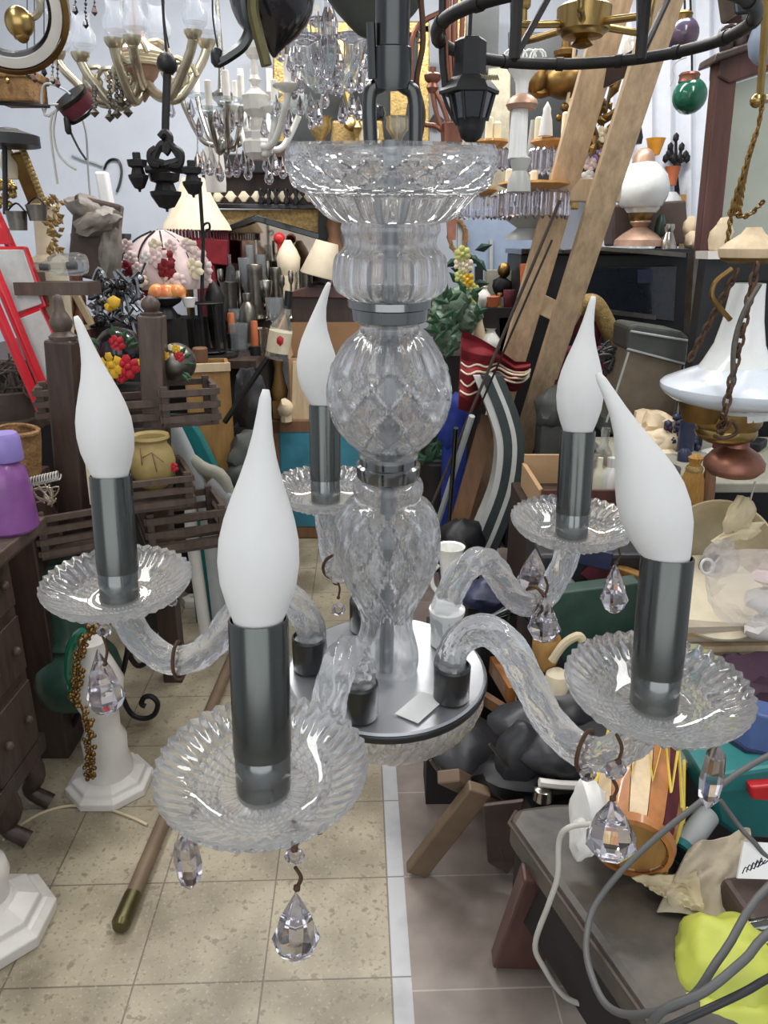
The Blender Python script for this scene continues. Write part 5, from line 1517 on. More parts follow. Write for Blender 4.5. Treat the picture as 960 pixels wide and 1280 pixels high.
build(lpx(880, Yh - .02, [(526, 22), (510, 28), (502, 30), (498, 30), (506, 26), (520, 18)], 30), 'side_cup', 'brass_old', t)
build(lpx(918, Yh, [(596, 14), (592, 28), (584, 36), (576, 36), (566, 28), (558, 15), (545, 13)], 36), 'font', 'copper', t)
def chain(parent, a, b, n, Y, r=.0032, m='rust', sag=0, name='chain'):
    mb = MB()
    A, B2 = at(a[0], a[1], a[2] if len(a) > 2 else Y), at(b[0], b[1], b[2] if len(b) > 2 else Y)
    d = (B2 - A)
    dn = d.normalized()
    u = dn.cross(V((0, 1, 0))).normalized()
    v = dn.cross(u)
    for k in range(n):
        c = A + d * ((k + .5) / n) + V((0, 0, -sag * math.sin(PI * (k + .5) / n)))
        w_ = u if k % 2 else v
        L_ = d.length / n * .68
        mb.tube([c + dn * (L_ * math.cos(q)) + w_ * (L_ * .5 * math.sin(q)) for q in [j * PI / 5 for j in range(10)]], r, 5, closed=True)
    return build(mb, name, m, parent)
chain(t, (946, 330, Yh - .08), (905, 520, Yh - .16), 15, Yh)
chain(t, (922, 338, Yh - .04), (862, 450, Yh), 12, Yh)
chain(t, (905, 520, Yh - .16), (900, 540, Yh - .1), 3, Yh)
build(tpx(Yh - .10, [(915, 336), (895, 352), (890, 370), (900, 385), (913, 400)], .005), 'wire_arm', 'brass_old', t)
build(tpx(Yh - .14, [(950, 355), (930, 390), (918, 430), (916, 480)], .005), 'wire_arm', 'pewter', t)
build(tpx(Yh - .15, [(896, 540), (908, 536), (915, 526), (922, 540), (905, 548), (892, 545)], .004), 'chain_tail', 'rust', t)
t = thing('chain_bundle', 'looped bundle of old brass chain hanging before the glazed cabinet', 'chain', at(915, 290, 1.9))
for k in range(5):
    chain(t, (948 - k * 3, 158 + k * 8, 1.9 + .01 * k), (912 + k * 3, 268, 1.9 + .012 * k), 16, 1.9, .0028, 'brass_old', .0, 'strand')
chain(t, (914, 268, 1.92), (908, 312, 1.92), 7, 1.9, .003, 'brass_old', 0, 'strand')
chain(t, (918, 266, 1.92), (955, 250, 1.95), 8, 1.9, .003, 'brass_old', .02, 'strand')
chain(t, (948, 158, 1.9), (955, 120, 1.9), 6, 1.9, .003, 'brass_old', 0, 'strand')
t = thing('brass_bracket', 'pale brass lamp rod and arm hanging at the upper right edge', 'bracket', at(950, 130, 2.0))
build(tpx(2.0, [(958, -30), (956, 40), (950, 122)], .009), 'rod', 'brass', t)
build(tpx(2.0, [(946, 125), (975, 122)], .010, smooth=0), 'arm', 'pale_gold', t)
build(MB().ball(at(946, 126, 2.0), .016, 2), 'knob', 'brass', t)
build(tpx(2.05, [(932, 30), (945, 20), (980, 5)], .008), 'upper_arm', 'brass', t)
solo(MB().slab([(915, -20), (985, -20), (985, 14), (920, 18)], 2.3, .1), 'dark_lampshade_box', 'lantern_glass', 'dark box hanging at the top right corner', 'box', smooth=False, bevel=.006)
solo(MB().ball(at(957, 52, 2.3), (.045, .04, .06), 2), 'blue_glass_globe', 'dusty_blue', 'pale blue glass shade at the upper right edge', 'shade')
t = thing('shell_cluster', 'pale shell ornament at the foot of the glass pane by the chain', 'ornament', at(905, 316, 2.5))
build(MB().ball(at(898, 300, 2.55), (.03, .03, .05), 2, .3).ball(at(905, 290, 2.56), (.03, .03, .05), 2, .35, 3, 3), 'shells', 'shell', t)
build(MB().slab([(885, 314), (915, 314), (915, 324), (885, 324)], 2.5, .1), 'stand', 'white_plastic', t, smooth=False)
build(MB().box(V((at(900, 324, 2.5).x, 2.55, Z(324, 2.5) / 2)), (.07, .06, Z(324, 2.5))), 'support_post', 'black', t, smooth=False)

# black suitcase bag and things around
Yb = 2.7
t = thing('suitcase', 'worn dark grey leather case with brown front, standing right of the back candle', 'suitcase', at(810, 540, Yb))
build(MB().slab([(790, 420), (857, 432), (842, 548), (758, 530)], Yb, .16), 'body', 'bag_tan', t, smooth=False, bevel=.012)
build(MB().slab([(786, 408), (793, 405), (852, 414), (862, 422), (856, 458), (784, 438)], Yb - .014, .19), 'lid', 'bag_grey', t, smooth=False, bevel=.012)
build(MB().slab([(756, 520), (846, 536), (844, 556), (752, 542)], Yb - .014, .19), 'bottom_band', 'bag_grey', t, smooth=False, bevel=.01)
mb = MB()
for a, b in (((788, 414), (860, 426)), ((784, 436), (856, 455)), ((786, 440), (758, 528)), ((856, 458), (843, 540))):
    mb.tube([at(*a, Yb - .02), at(*b, Yb - .02)], .004, 6)
build(mb, 'piping', 'grey_plastic', t)
solo(MB().box(V((at(805, 548, Yb + .1).x, Yb + .12, Z(545, Yb) / 2 - .01)), (.24, .24, Z(548, Yb) - .02)), 'crate', 'void_dark', 'dark crate under the worn leather case', 'crate', smooth=False)
t = thing('snake_cushion', 'gold scaled fabric roll curling by the ladder', 'cushion', at(745, 440, 3.1))
build(tpx(3.1, [(722, 392), (732, 378), (744, 380), (754, 396), (763, 416), (770, 432), (776, 446)], [.022, .030, .034, .036, .036, .03, .015], seg=16), 'roll', 'gold_paint', t)
solo(MB().ball(at(735, 412, 3.15), (.06, .05, .10), 2, .2).box(V((at(735, 440, 3.2).x, 3.2, Z(436, 3.2) / 2)), (.3, .2, Z(436, 3.2))), 'maroon_bundle', 'maroon_dark', 'dark red patterned bundle below the gold scaled roll', 'bundle')
mb = MB()
for k in range(26):
    x, y = rnd.uniform(744, 780), rnd.uniform(432, 478)
    mb.tube(pts(2.85 + rnd.uniform(-.05, .05), [(x - 14, y + rnd.uniform(-8, 8)), (x, y + rnd.uniform(-10, 10)), (x + 14, y + rnd.uniform(-8, 8)), (x + 8, y + 12)]), .005, 5, 4)
mb.box(V((at(752, 478, 2.9).x, 2.86, Z(474, 2.9) / 2)), (.07, .1, Z(474, 2.9)))
solo(mb, 'cable_heap', 'cable_dark', 'heap of tangled black cables left of the worn leather case', 'cables')
solo(MB().ball(at(694, 512, 2.9), (.08, .06, .09), 3, .3, 2, 2).box(V((at(694, 535, 2.9).x, 2.92, Z(530, 2.9) / 2)), (.12, .12, Z(530, 2.9))), 'grey_green_bag', 'bag_grey', 'dark grey-green bag behind the back right candle sleeve', 'bag')
# open drawer with bottles
Yd = 2.2
zd = Z(628, Yd)
t = thing('wooden_tray', 'open wooden drawer with glass bottles behind the back right dish', 'drawer', at(725, 636, Yd))
xa, xb = at(676, 620, Yd).x, at(782, 620, Yd).x
for b in (((xa + xb) / 2, Yd, zd, xb - xa, .014, .08), ((xa + xb) / 2, Yd + .30, zd + .02, xb - xa, .014, .10), (xa, Yd + .15, zd, .014, .30, .08), (xb, Yd + .15, zd, .014, .30, .08)):
    build(MB().box(b[:3], b[3:]), 'side', 'red_wood' if b[4] == .014 and b[1] == Yd else 'cardboard', t, smooth=False)
build(MB().box(((xa + xb) / 2, Yd + .15, zd - .035), (xb - xa, .3, .01)), 'bottom', 'dark_wood', t, smooth=False)
for i, (px_, pyb, pyt, hw, m_, lab) in enumerate(((750, 612, 535, 12, 'thin_glass', 'clear glass bottle in the open wooden drawer'), (762, 606, 572, 13, 'white_plastic', 'small white packet in the open wooden drawer'), (748, 604, 572, 7, 'candle_cream', 'cream candle lying in the open wooden drawer'), (716, 606, 585, 10, 'iron', 'small dark tin in the open wooden drawer'))):
    Y = Yd + .12
    s_ = mpp(pyb, Y)
    z0 = zd - .03
    h = Z(pyt, Y) - z0
    solo(MB().lathe([(hw * s_, z0), (hw * s_, z0 + h * .55), (hw * s_ * .8, z0 + h * .68), (hw * s_ * .4, z0 + h * .78), (hw * s_ * .45, z0 + h)], (at(px_, pyb, Y).x, Y, 0), 16), ('bottle', 'packet', 'candle', 'tin')[i], m_, lab, ('bottle', 'packet', 'candle', 'tin')[i])
solo(MB().box(((xa + xb) / 2, Yd + .18, (zd - .045) / 2), (xb - xa + .06, .36, zd - .045)), 'low_cabinet', 'dark_wood', 'dark wooden cabinet carrying the open drawer', 'cabinet', smooth=False, bevel=.005)
# stone counter
zc = .80
t = thing('side_counter', 'pale stone shelf on a dark base at right, covered in trinkets', 'counter', V((1.1, 2.4, 0)))
yf = Yz(604, zc)
xl = at(800, 604, yf).x
build(MB().box(((xl + 1.9) / 2, yf + .28, zc - .015), (1.9 - xl, .56, .03)), 'top', 'stone', t, smooth=False, bevel=.004)
build(MB().box(((xl + 1.95) / 2, yf + .32, (zc - .03) / 2), (1.8 - xl, .44, zc - .03)), 'base', 'black', t, smooth=False)
def onc(py):
    return Yz(py, zc)
Yq = onc(560)
solo(MB().ball(at(818, 536, Yq + .1), (.085, .06, .07), 3, .5, 2.2, 3).ball(at(828, 552, Yq), (.075, .05, .04), 3, .4, 2.4, 4), 'seashell', 'shell', 'large creamy seashell on the stone shelf below the leather case', 'shell')
solo(MB().ball(at(838, 576, Yq - .05), (.09, .06, .035), 3, .45, 2.4, 7).ball(at(820, 584, Yq - .1), (.06, .04, .02), 3, .45, 2.4, 9), 'silk_cloth', 'cream', 'crumpled cream silk cloth on the stone shelf', 'cloth')
solo(MB().ball(at(888, 572, Yq - .04), (.06, .05, .03), 2, .3, 2, 1).ball(at(876, 584, Yq - .08), (.05, .04, .02), 2, .3, 2, 4), 'white_cloth', 'white_cloth', 'small crumpled white cloth beside the blue beads', 'cloth')
for i, (cx_, cy_, n, r_, m_, lab) in enumerate(((846, 536, 26, .013, 'navy', 'heap of dark blue round beads on the stone shelf'), (860, 545, 22, .012, 'navy', 'second string of dark blue beads, nearer the brass lamp'), (845, 552, 18, .010, 'plum', 'string of plum beads under the blue ones'))):
    mb = MB()
    rr = random.Random(i)
    for k in range(n):
        mb.ball(at(cx_ + rr.uniform(-13, 13), cy_ + rr.uniform(-18, 20), Yq - .02 + rr.uniform(-.03, .03)), r_ * rr.uniform(.8, 1.2), 1)
    solo(mb, 'bead_necklace', m_, lab, 'necklace')
solo(MB().lathe([(.012, -.05), (.026, -.04), (.026, .06), (.012, .07)], at(858, 548, Yq - .1), 14), 'blue_bottle', 'navy', 'small dark blue bottle standing among the beads', 'bottle')
solo(MB().lathe([(.01, -.03), (.02, -.02), (.022, .02), (.01, .035)], at(855, 574, Yq - .16), 14), 'blue_stopper', 'navy', 'dark blue glass stopper at the shelf edge above the tassel', 'stopper')
for i, (px_, w_, lab) in enumerate(((868, 13, 'mustard tassel hanging over the front of the stone shelf'), (888, 8, 'thinner brown tassel hanging right of the mustard one'))):
    Yt_ = yf - .04
    t = thing('tassel', lab, 'tassel', at(px_, 635, Yt_), 'tassels on the stone shelf')
    build(lpx(px_, Yt_, [(650, w_ * 1.3), (620, w_ * 1.15), (598, w_), (586, w_ * .7), (580, w_ * .5), (572, w_ * .7), (568, w_ * .3)], 24, fn=flute(14, .08)), 'skirt', 'tassel' if i == 0 else 'brown_wood', t)
    build(lpx(px_, Yt_, [(590, w_ * .75), (586, w_ * .85), (582, w_ * .7)], 18), 'band', 'gold_paint', t)
for i, (px_, py_, w_, m_, lab) in enumerate(((812, 590, .05, 'green_leaf', 'small green box on the stone shelf near the front candle'), (836, 594, .04, 'pewter', 'flat grey tin on the stone shelf front edge'), (905, 562, .05, 'maroon_dark', 'dark red spectacle case behind the brass burner'), (940, 560, .07, 'iron', 'dark lump of metal at the right end of the stone shelf'))):
    solo(MB().box(at(px_, py_, onc(py_)) + V((0, 0, .014)), (w_ * 1.4, w_, .03), (0, 0, .3 * i)), ('green_box', 'flat_tin', 'spectacle_case', 'metal_lump')[i], m_, lab, ('box', 'tin', 'case', 'metal')[i], smooth=False, bevel=.006)
# ------------------------------------------------------------------ right pile
Yp = 1.24
t = thing('filler', 'added dark trunk under the pile of boards and leather at right', 'filler', (.72, 1.75, 0))  # added dark filler, stands in for the dark gaps under the pile
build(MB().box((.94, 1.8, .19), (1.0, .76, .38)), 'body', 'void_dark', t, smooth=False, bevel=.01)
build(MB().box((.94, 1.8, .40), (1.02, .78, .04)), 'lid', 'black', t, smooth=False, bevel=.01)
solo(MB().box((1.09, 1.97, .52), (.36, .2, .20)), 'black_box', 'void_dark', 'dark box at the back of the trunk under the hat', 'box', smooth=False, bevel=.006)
ztr = .42
# boards
t0 = None
for k in range(7):
    z_ = .557 + k * .0175
    o_ = V((.885 + rnd.uniform(-.012, .012), 1.62 + rnd.uniform(-.012, .012), z_))
    lab = ('lowest sheet of the pale board stack behind the right dish', 'second sheet from the bottom of the pale board stack', 'third sheet from the bottom of the pale board stack', 'middle sheet of the pale board stack at right', 'third sheet from the top of the pale board stack', 'second sheet from the top of the pale board stack', 'topmost sheet of the pale board stack, under the hat')[k]
    solo(MB().box(o_, (.50, .26, .014), (0, 0, .04 + rnd.uniform(-.02, .02))), 'board', ('board_stack', 'cardboard', 'board_stack', 'pale_wood', 'board_stack', 'cardboard', 'board_stack')[k], lab, 'board', 'stacked pale boards', smooth=False)
solo(MB().box((.90, 1.62, .484), (.46, .24, .128)), 'box', 'plum', 'dark plum box under the pale boards', 'box', smooth=False, bevel=.006)
# cream hat
Yh2 = 1.72
t = thing('sun_hat', 'large cream felt hat with a wide brim standing on the board stack', 'hat', at(880, 778, 1.62))
ax = V((-.05, -.42, .80)).normalized()
xx = V((1, 0, .06)).normalized()
xx = (xx - ax * xx.dot(ax)).normalized()
BH = (xx, ax.cross(xx), ax)
hc = at_z(890, 748, .69)
build(MB().lathe([(.001, .010), (.06, .006), (.115, .0), (.118, .004), (.118, .012), (.06, .018), (.001, .02)], hc, 48, BH), 'lower_brim', 'cream', t)
ax2 = V((-.15, -.86, .45)).normalized()
xx2 = V((1, 0, .1)).normalized()
xx2 = (xx2 - ax2 * xx2.dot(ax2)).normalized()
BH2 = (xx2, ax2.cross(xx2), ax2)
hc2 = at(893, 694, 1.68)
build(MB().lathe([(.001, -.03), (.06, -.03), (.085, -.015), (.105, .02), (.122, .055), (.126, .055), (.110, .015), (.09, -.022), (.062, -.038), (.001, -.038)], hc2, 48, BH2), 'crown', 'linen', t)
build(MB().ball(at(888, 712, 1.63), (.03, .02, .045), 2, .15, 2, 3), 'hollow_shadow', 'leather_brown', t)  # brown lump, the shade of the hat's hollow put into its colour
t = thing('paper_packet', 'folded pale paper packet tied with string inside the cream hat', 'packet', at(925, 660, 1.62))
build(MB().ball(at(925, 645, 1.6), (.028, .02, .05), 3, .4, 2.3, 3, (0, .3, 0)).ball(at(922, 668, 1.6), (.05, .02, .02), 3, .4, 2.3, 6, (0, -.4, 0)), 'paper', 'linen', t)
build(tpx(1.6, [(944, 602), (938, 625), (934, 640)], .002), 'string', 'cable_white', t)
# plastic bag
t = thing('plastic_bag', 'crumpled clear plastic bag with pale contents at the right edge', 'bag', at(940, 805, 1.42))
build(MB().ball(at(938, 735, 1.42), (.09, .07, .085), 3, .26, 1.3, 11), 'film', 'plastic_film', t, smooth=10)
build(MB().ball(at(900, 700, 1.42), (.035, .03, .04), 2, .3, 1.6, 2), 'gathered_corner', 'plastic_film', t, smooth=10)
build(MB().ball(at(955, 750, 1.47), (.04, .03, .03), 2, .3).ball(at(958, 785, 1.46), (.045, .03, .03), 2, .25, 2, 3), 'contents', 'white_plastic', t)
build(MB().ball(at(958, 722, 1.47), (.03, .03, .014), 2, .3, 2, 9), 'pink_contents', 'pink_rose', t)
build(MB().tube([at(884 + 8 * math.cos(a), 708 + 9 * math.sin(a), 1.42) for a in [k * PI / 8 for k in range(16)]], .003, 7, closed=True), 'ring_handle', 'white_plastic', t)
# plum cloth, blue tub, toolbox
solo(MB().ball(at(945, 855, 1.36), (.10, .08, .045), 3, .4, 2.2, 5).ball(at(925, 840, 1.40), (.05, .05, .03), 3, .4, 2.2, 6), 'plum_cloth', 'plum', 'crumpled dark plum cloth under the boards at the right edge', 'cloth')
solo(MB().ball(at(895, 905, 1.32), (.10, .06, .05), 3, .3, 2, 8), 'patterned_cloth', 'shell', 'pale pinkish cloth behind the right glass dish', 'cloth')
solo(MB().ball(at(815, 935, 1.30), (.10, .06, .035), 3, .25, 2, 12), 'white_wrapping', 'white_cloth', 'white wrapping paper between the right dish and the drum', 'wrapping')
t = thing('blue_tub', 'blue plastic container with a ridge at the right edge above the toolbox', 'container', at(945, 970, 1.22))
build(MB().tube(pts(1.2, [(938, 975), (944, 930), (955, 885)]), [.045, .05, .045, .03], 8), 'body', 'blue_plastic', t, smooth=False, bevel=.004)
build(MB().tube(pts(1.2, [(944, 932), (946, 922)]), .052, 8), 'ridge', 'navy', t, smooth=False)
Yt_ = 1.13
t = thing('toolbox', 'teal plastic toolbox with a red latch at the right edge', 'toolbox', at(920, 1050, Yt_))
build(MB().slab([(885, 985), (985, 968), (985, 1052), (920, 1048), (895, 1030)], Yt_, .16), 'body', 'teal_plastic', t, smooth=False, bevel=.012)
build(MB().slab([(880, 972), (985, 956), (985, 984), (884, 996)], Yt_ - .012, .18), 'lid', 'teal_plastic', t, smooth=False, bevel=.008)
build(MB().slab([(938, 984), (985, 980), (985, 1004), (940, 1000)], Yt_ - .03, .03), 'latch', 'red_plastic', t, smooth=False, bevel=.004)
solo(MB().ball(at(912, 960, 1.24), (.022, .022, .018), 2), 'red_button', 'red_plastic', 'small round red button above the teal toolbox', 'button')
t = thing('torch', 'grey cylinder torch with a teal rim lying before the toolbox', 'torch', at(865, 1075, 1.06))
a_, b_ = at(853, 1062, 1.05), at(884, 1020, 1.12)
build(MB().tube([a_, b_], .021, 24), 'body', 'grey_plastic', t)
dv = (a_ - b_).normalized()
build(MB().tube([a_ - dv * .004, a_ + dv * .012, a_ + dv * .0121, a_ - dv * .002], [.0225, .0235, .018, .017], 24), 'rim', 'teal_plastic', t)
build(MB().tube([a_ + dv * .001, a_ + dv * .0135], .0165, 20), 'lens', 'lantern_glass', t)
# leather bench
zb = .42
P = [at_z(x, y, zb) for x, y in ((637, 1022), (646, 1008), (690, 1002), (770, 1000), (905, 1075), (1010, 1240), (900, 1330), (822, 1285), (735, 1160))]
t = thing('leather_bench', 'worn black and tan leather bench with wooden legs at lower right', 'bench', V((.3, 1.05, 0)))
build(MB().prism([p for p in P], (0, 0, -.07)), 'seat', 'leather_worn', t, smooth=False, bevel=.015)
mb = MB().tube([P[1] + V((0, 0, -.012)), P[0] + V((0, 0, -.012)), P[8] + V((-.002, 0, -.012)), P[7] + V((0, 0, -.012))], .004, 6)
build(mb, 'piping', 'leather_brown', t)
ap = [P[0] + V((.015, 0, -.07)), P[8] + V((.015, 0, -.07)), P[7] + V((.015, 0, -.07)), P[7] + V((.2, .0, -.07)), P[3] + V((0, -.03, -.07))]
build(MB().prism(ap, (0, 0, -.14)), 'under_seat_block', 'void_dark', t, smooth=False)  # dark block filling the space below the seat edge
la, lb = at_z(688, 1090, .36), at_z(645, 1200, .012)
build(MB().board(lb, la, .105, .04), 'leg', 'red_wood', t, smooth=False, bevel=.006)
la, lb = at_z(900, 1120, .36), at_z(960, 1100, .012)
build(MB().board(lb, la, .075, .045), 'leg', 'red_wood', t, smooth=False, bevel=.006)
# drum
rD = .072
cD = at_z(790, 1060, zb + rD + .006)
Yd = cD.y
t = thing('drum', 'orange and pale striped wooden drum laced with yellow rope lying on the leather bench', 'drum', V((cD.x, Yd + .08, zb)))
axd = V((.30, .84, .12)).normalized()
xd = (V((1, 0, 0)) - axd * axd.x).normalized()
BD = (xd, axd.cross(xd), axd)
hD = .22
prD = [(rD * .86, 0), (rD * .95, .03), (rD * 1.08, hD * .5), (rD * 1.08, hD * .85), (rD, hD)]
for k in range(14):
    a0, a1 = 2 * PI * k / 14, 2 * PI * (k + 1) / 14 - .02
    vs, fs = [], []
    for r, z in prD:
        for q in range(4):
            a = a0 + (a1 - a0) * q / 3
            for rr in (r, r - .008):
                vs.append(cD + BD[0] * (rr * math.cos(a)) + BD[1] * (rr * math.sin(a)) + BD[2] * z)
    for i in range(len(prD) - 1):
        for q in range(3):
            b0, b1 = (i * 4 + q) * 2, ((i + 1) * 4 + q) * 2
            fs += [(b0, b0 + 2, b1 + 2, b1), (b0 + 1, b1 + 1, b1 + 3, b0 + 3)]
        for q in (0, 3):
            b0, b1 = (i * 4 + q) * 2, ((i + 1) * 4 + q) * 2
            fs.append((b0, b1, b1 + 1, b0 + 1))
    build(MB().add(vs, fs), 'stave', ('orange_wood', 'pale_wood', 'orange_wood', 'pale_wood', 'orange_wood', 'maroon_dark', 'orange_wood')[k % 7], t)
build(MB().lathe([(.001, .006), (rD * .84, .004), (rD * .84, .012), (.001, .012)], cD, 40, BD), 'drum_end', 'yellow_wood', t)
build(MB().lathe([(rD * .8, -.004), (rD * .92, -.002), (rD * .97, .012), (rD * .84, .012)], cD, 40, BD, closed=True), 'end_hoop', 'orange_wood', t)
build(MB().lathe([(.001, hD - .01), (rD * .99, hD - .01), (rD * .99, hD), (.001, hD + .002)], cD, 40, BD), 'drum_skin', 'cream', t)
zz = []
for k in range(29):
    a = 2 * PI * k / 28
    z = hD * .98 if k % 2 else hD * .38
    r = rD * 1.12
    zz.append(cD + BD[0] * (r * math.cos(a)) + BD[1] * (r * math.sin(a)) + BD[2] * z)
build(MB().tube(zz, .0030, 7), 'rope_lacing', 'yellow_rope', t)
build(tpx(Yd - .0, [(860, 1010), (852, 1030), (846, 1050), (838, 1066), (832, 1094)], .003), 'rope_tail', 'yellow_rope', t)
solo(MB().ball(at(735, 1020, Yd + .03), (.03, .04, .07), 3, .25, 2, 3).ball(at(728, 1048, Yd - .01), (.02, .03, .035), 3, .25, 2, 4), 'white_bag', 'white_cloth', 'white cloth bag squeezed between the drum and the grey cable', 'bag')
# sack, papers, neon bag
def quadcloth(P4, amp, sd, nz=6):
    def f(u, v):
        p = (P4[0] * (1 - u) + P4[1] * u) * (1 - v) + (P4[3] * (1 - u) + P4[2] * u) * v
        k = noise.noise(V((u * 2.2, v * 2.2, sd))) * amp + abs(noise.noise(V((u * 3 + v * 2, v * nz, sd + 4)))) * amp
        return p + V((0, -k * .3, k))
    return f
solo(MB().sheet(quadcloth([at(862, 1062, 1.03), at(938, 1036, 1.06), at(930, 1160, .93), at(822, 1140, .95)], .02, 3, 3), 26, 26, .004), 'canvas_sheet', 'sack', 'beige canvas sheet draped between the drum and the neon bag', 'cloth')
solo(MB().sheet(quadcloth([at(790, 1098, .99), at(868, 1090, 1.0), at(880, 1142, .94), at(836, 1128, .95)], .02, 8), 20, 14, .004), 'canvas_strap', 'linen', 'pale canvas corner in front of the drum end', 'cloth')
t = thing('paper_card', 'white card with dark pen scribbles behind the neon bag', 'paper', at(945, 1100, .98))
q0 = [at(922, 1098, .96), at(985, 1100, .96), at(985, 1055, 1.0), at(930, 1052, 1.0)]
build(MB().prism(q0, (0, .004, -.003)), 'card', 'white_paper', t, smooth=False)
mb = MB()
for k in range(5):
    mb.tube(pts(.955, [(928 + k * 5, 1092 - k * 2), (932 + k * 5, 1084 - k * 3), (938 + k * 4, 1088 - k * 2), (942 + k * 5, 1078 - k)]), .0009, 5, 3)
build(mb, 'ink_marks', 'navy', t)
solo(MB().box(at(950, 1135, .95), (.10, .09, .05), (.1, .1, .2)), 'grey_pouch', 'leather_brown', 'brown-grey pouch under the scribbled card', 'pouch', smooth=False, bevel=.01)
t = thing('neon_bag', 'bright neon yellow plastic bag on the end of the bench, lower right', 'bag', at(890, 1270, .86))
build(MB().ball(at(912, 1225, .86), (.088, .08, .10), 4, .24, 1.5, 21), 'film', 'neon_yellow', t, smooth=70)
build(MB().ball(at(920, 1275, .80), (.09, .06, .05), 4, .3, 1.8, 23), 'loose_end', 'neon_yellow', t, smooth=70)
mb = MB()
for k in range(6):
    mb.tube(pts(.776, [(844 + k * 4, 1226), (846 + k * 4, 1218), (849 + k * 4, 1227)]), .0008, 4, 2)
solo(MB().lathe([(.001, -.022), (.022, -.014), (.026, .0), (.022, .014), (.001, .02)], at(948, 1190, .86), 20, (V((1, 0, 0)), V((0, .3, .95)), V((0, -.95, .3)))), 'wooden_finial', 'brown_wood', 'round brown wooden knob right of the neon bag', 'knob')
solo(MB().tube(pts(.9, [(928, 1162), (950, 1158), (985, 1152)]), .012, 10, 2), 'metal_tube', 'chrome', 'short shiny metal tube behind the neon bag', 'tube')
# cables
for pl, r_, m_, lab in (([(1190, 1010, .95), (985, 1090, .8), (905, 1190, .72), (862, 1248, .70), (800, 1268, .72), (760, 1258, .76), (738, 1215, .82), (733, 1175, .88), (745, 1130, .93), (790, 1075, .97), (860, 1015, 1.0), (960, 945, 1.05), (1120, 890, 1.1)], .0052, 'cable_grey', 'long grey cable looping down from the right edge across the bench'),
                        ([(1190, 1040, .85), (985, 1150, .74), (930, 1200, .70), (880, 1240, .68), (830, 1262, .68), (808, 1290, .68)], .0055, 'cable_grey', 'thick grey cable crossing the neon bag, upper one'),
                        ([(1190, 1110, .82), (985, 1210, .72), (930, 1240, .69), (870, 1268, .68), (820, 1290, .68)], .005, 'cable_dark', 'dark cable crossing the neon bag, lower one'),
                        ([(900, 1000, 1.04), (922, 1030, 1.02), (940, 1050, 1.0), (985, 1085, .98), (1150, 1130, .97)], .0042, 'cable_grey', 'thin grey cable over the teal toolbox'),
                        ([(738, 1030, .99), (712, 1034, .98), (699, 1050, .98), (697, 1095, .96), (686, 1130, .95), (669, 1180, .95), (680, 1210, .95), (705, 1245, .95), (738, 1262, .95), (744, 1290, .93)], .0046, 'cable_white', 'pale grey cable hanging down the edge of the bench')):
    solo(tpx(1, pl, r_, seg=9, smooth=6), 'cable', m_, lab, 'cable')
# leather chair behind, flap, crossed legs, strap
Yc2 = 1.62
t = thing('leather_chair', 'old dark leather folding chair tipped over beside the base plate', 'chair', at(600, 1060, Yc2))
build(MB().ball(at(588, 938, Yc2 - .02), (.10, .10, .045), 3, .1, 1.6, 3, (.45, .3, 0)), 'seat', 'leather_black', t)
build(tpx(Yc2 - .09, [(538, 950), (552, 968), (578, 980), (610, 978), (628, 962)], .004), 'seat_piping', 'leather_brown', t)
build(MB().ball(at(640, 935, Yc2 + .05), (.10, .08, .06), 3, .2, 1.8, 5), 'back_cushion', 'leather_black', t)
a_, b_ = at_z(520, 1088, .012), at_z(600, 985, .30)
build(MB().board(a_, b_, .055, .03), 'leg', 'stick_brown', t, smooth=False, bevel=.004)
a_, b_ = at_z(640, 1010, .012), at_z(560, 970, .32)
build(MB().board(a_, b_, .055, .03), 'leg', 'stick_brown', t, smooth=False, bevel=.004)
build(MB().ball(at_z(571, 1030, .17), .016, 2), 'pivot_knob', 'brown_wood', t)
solo(MB().prism([at_z(603, 1008, .32), at_z(654, 1002, .34), at_z(648, 1075, .09), at_z(634, 1094, .04), at_z(609, 1078, .06)], (.004, .012, .0)), 'leather_flap', 'leather_brown', 'brown leather flap hanging beside the bench end', 'flap', smooth=False, bevel=.004)
solo(MB().board(at(598, 868, 1.75), at(672, 915, 1.6), .03, .02, (0, 0, 1)), 'wooden_bar', 'brown_wood', 'brown wooden bar lying under the front right glass arm', 'bar', smooth=False)
solo(MB().board(at(616, 830, 1.85), at(640, 870, 1.7), .05, .02, (0, 0, 1)), 'wooden_offcut', 'orange_wood', 'short orange-brown slat right of the base plate', 'slat', smooth=False)
solo(MB().tube(pts(1.55, [(646, 902), (655, 885), (668, 878), (664, 896)]), .012, 8, 4), 'strap', 'tassel', 'tan leather strap end under the front right arm', 'strap')
t = thing('black_machine', 'black sewing-machine-like metal body with a white handle behind the bench', 'machine', at(680, 1010, 1.42))
build(MB().ball(at(670, 970, 1.45), (.13, .08, .06), 3, .25, 1.8, 14).box(at(700, 1000, 1.42), (.2, .12, .07), (0, .1, .2)), 'body', 'black', t)
build(tpx(1.34, [(674, 978), (700, 981), (728, 982)], .010, smooth=2), 'handle', 'white_plastic', t)
build(MB().lathe([(.01, 0), (.022, .005), (.02, .03), (.012, .035)], at(678, 1000, 1.35), 14), 'knob', 'silver', t)
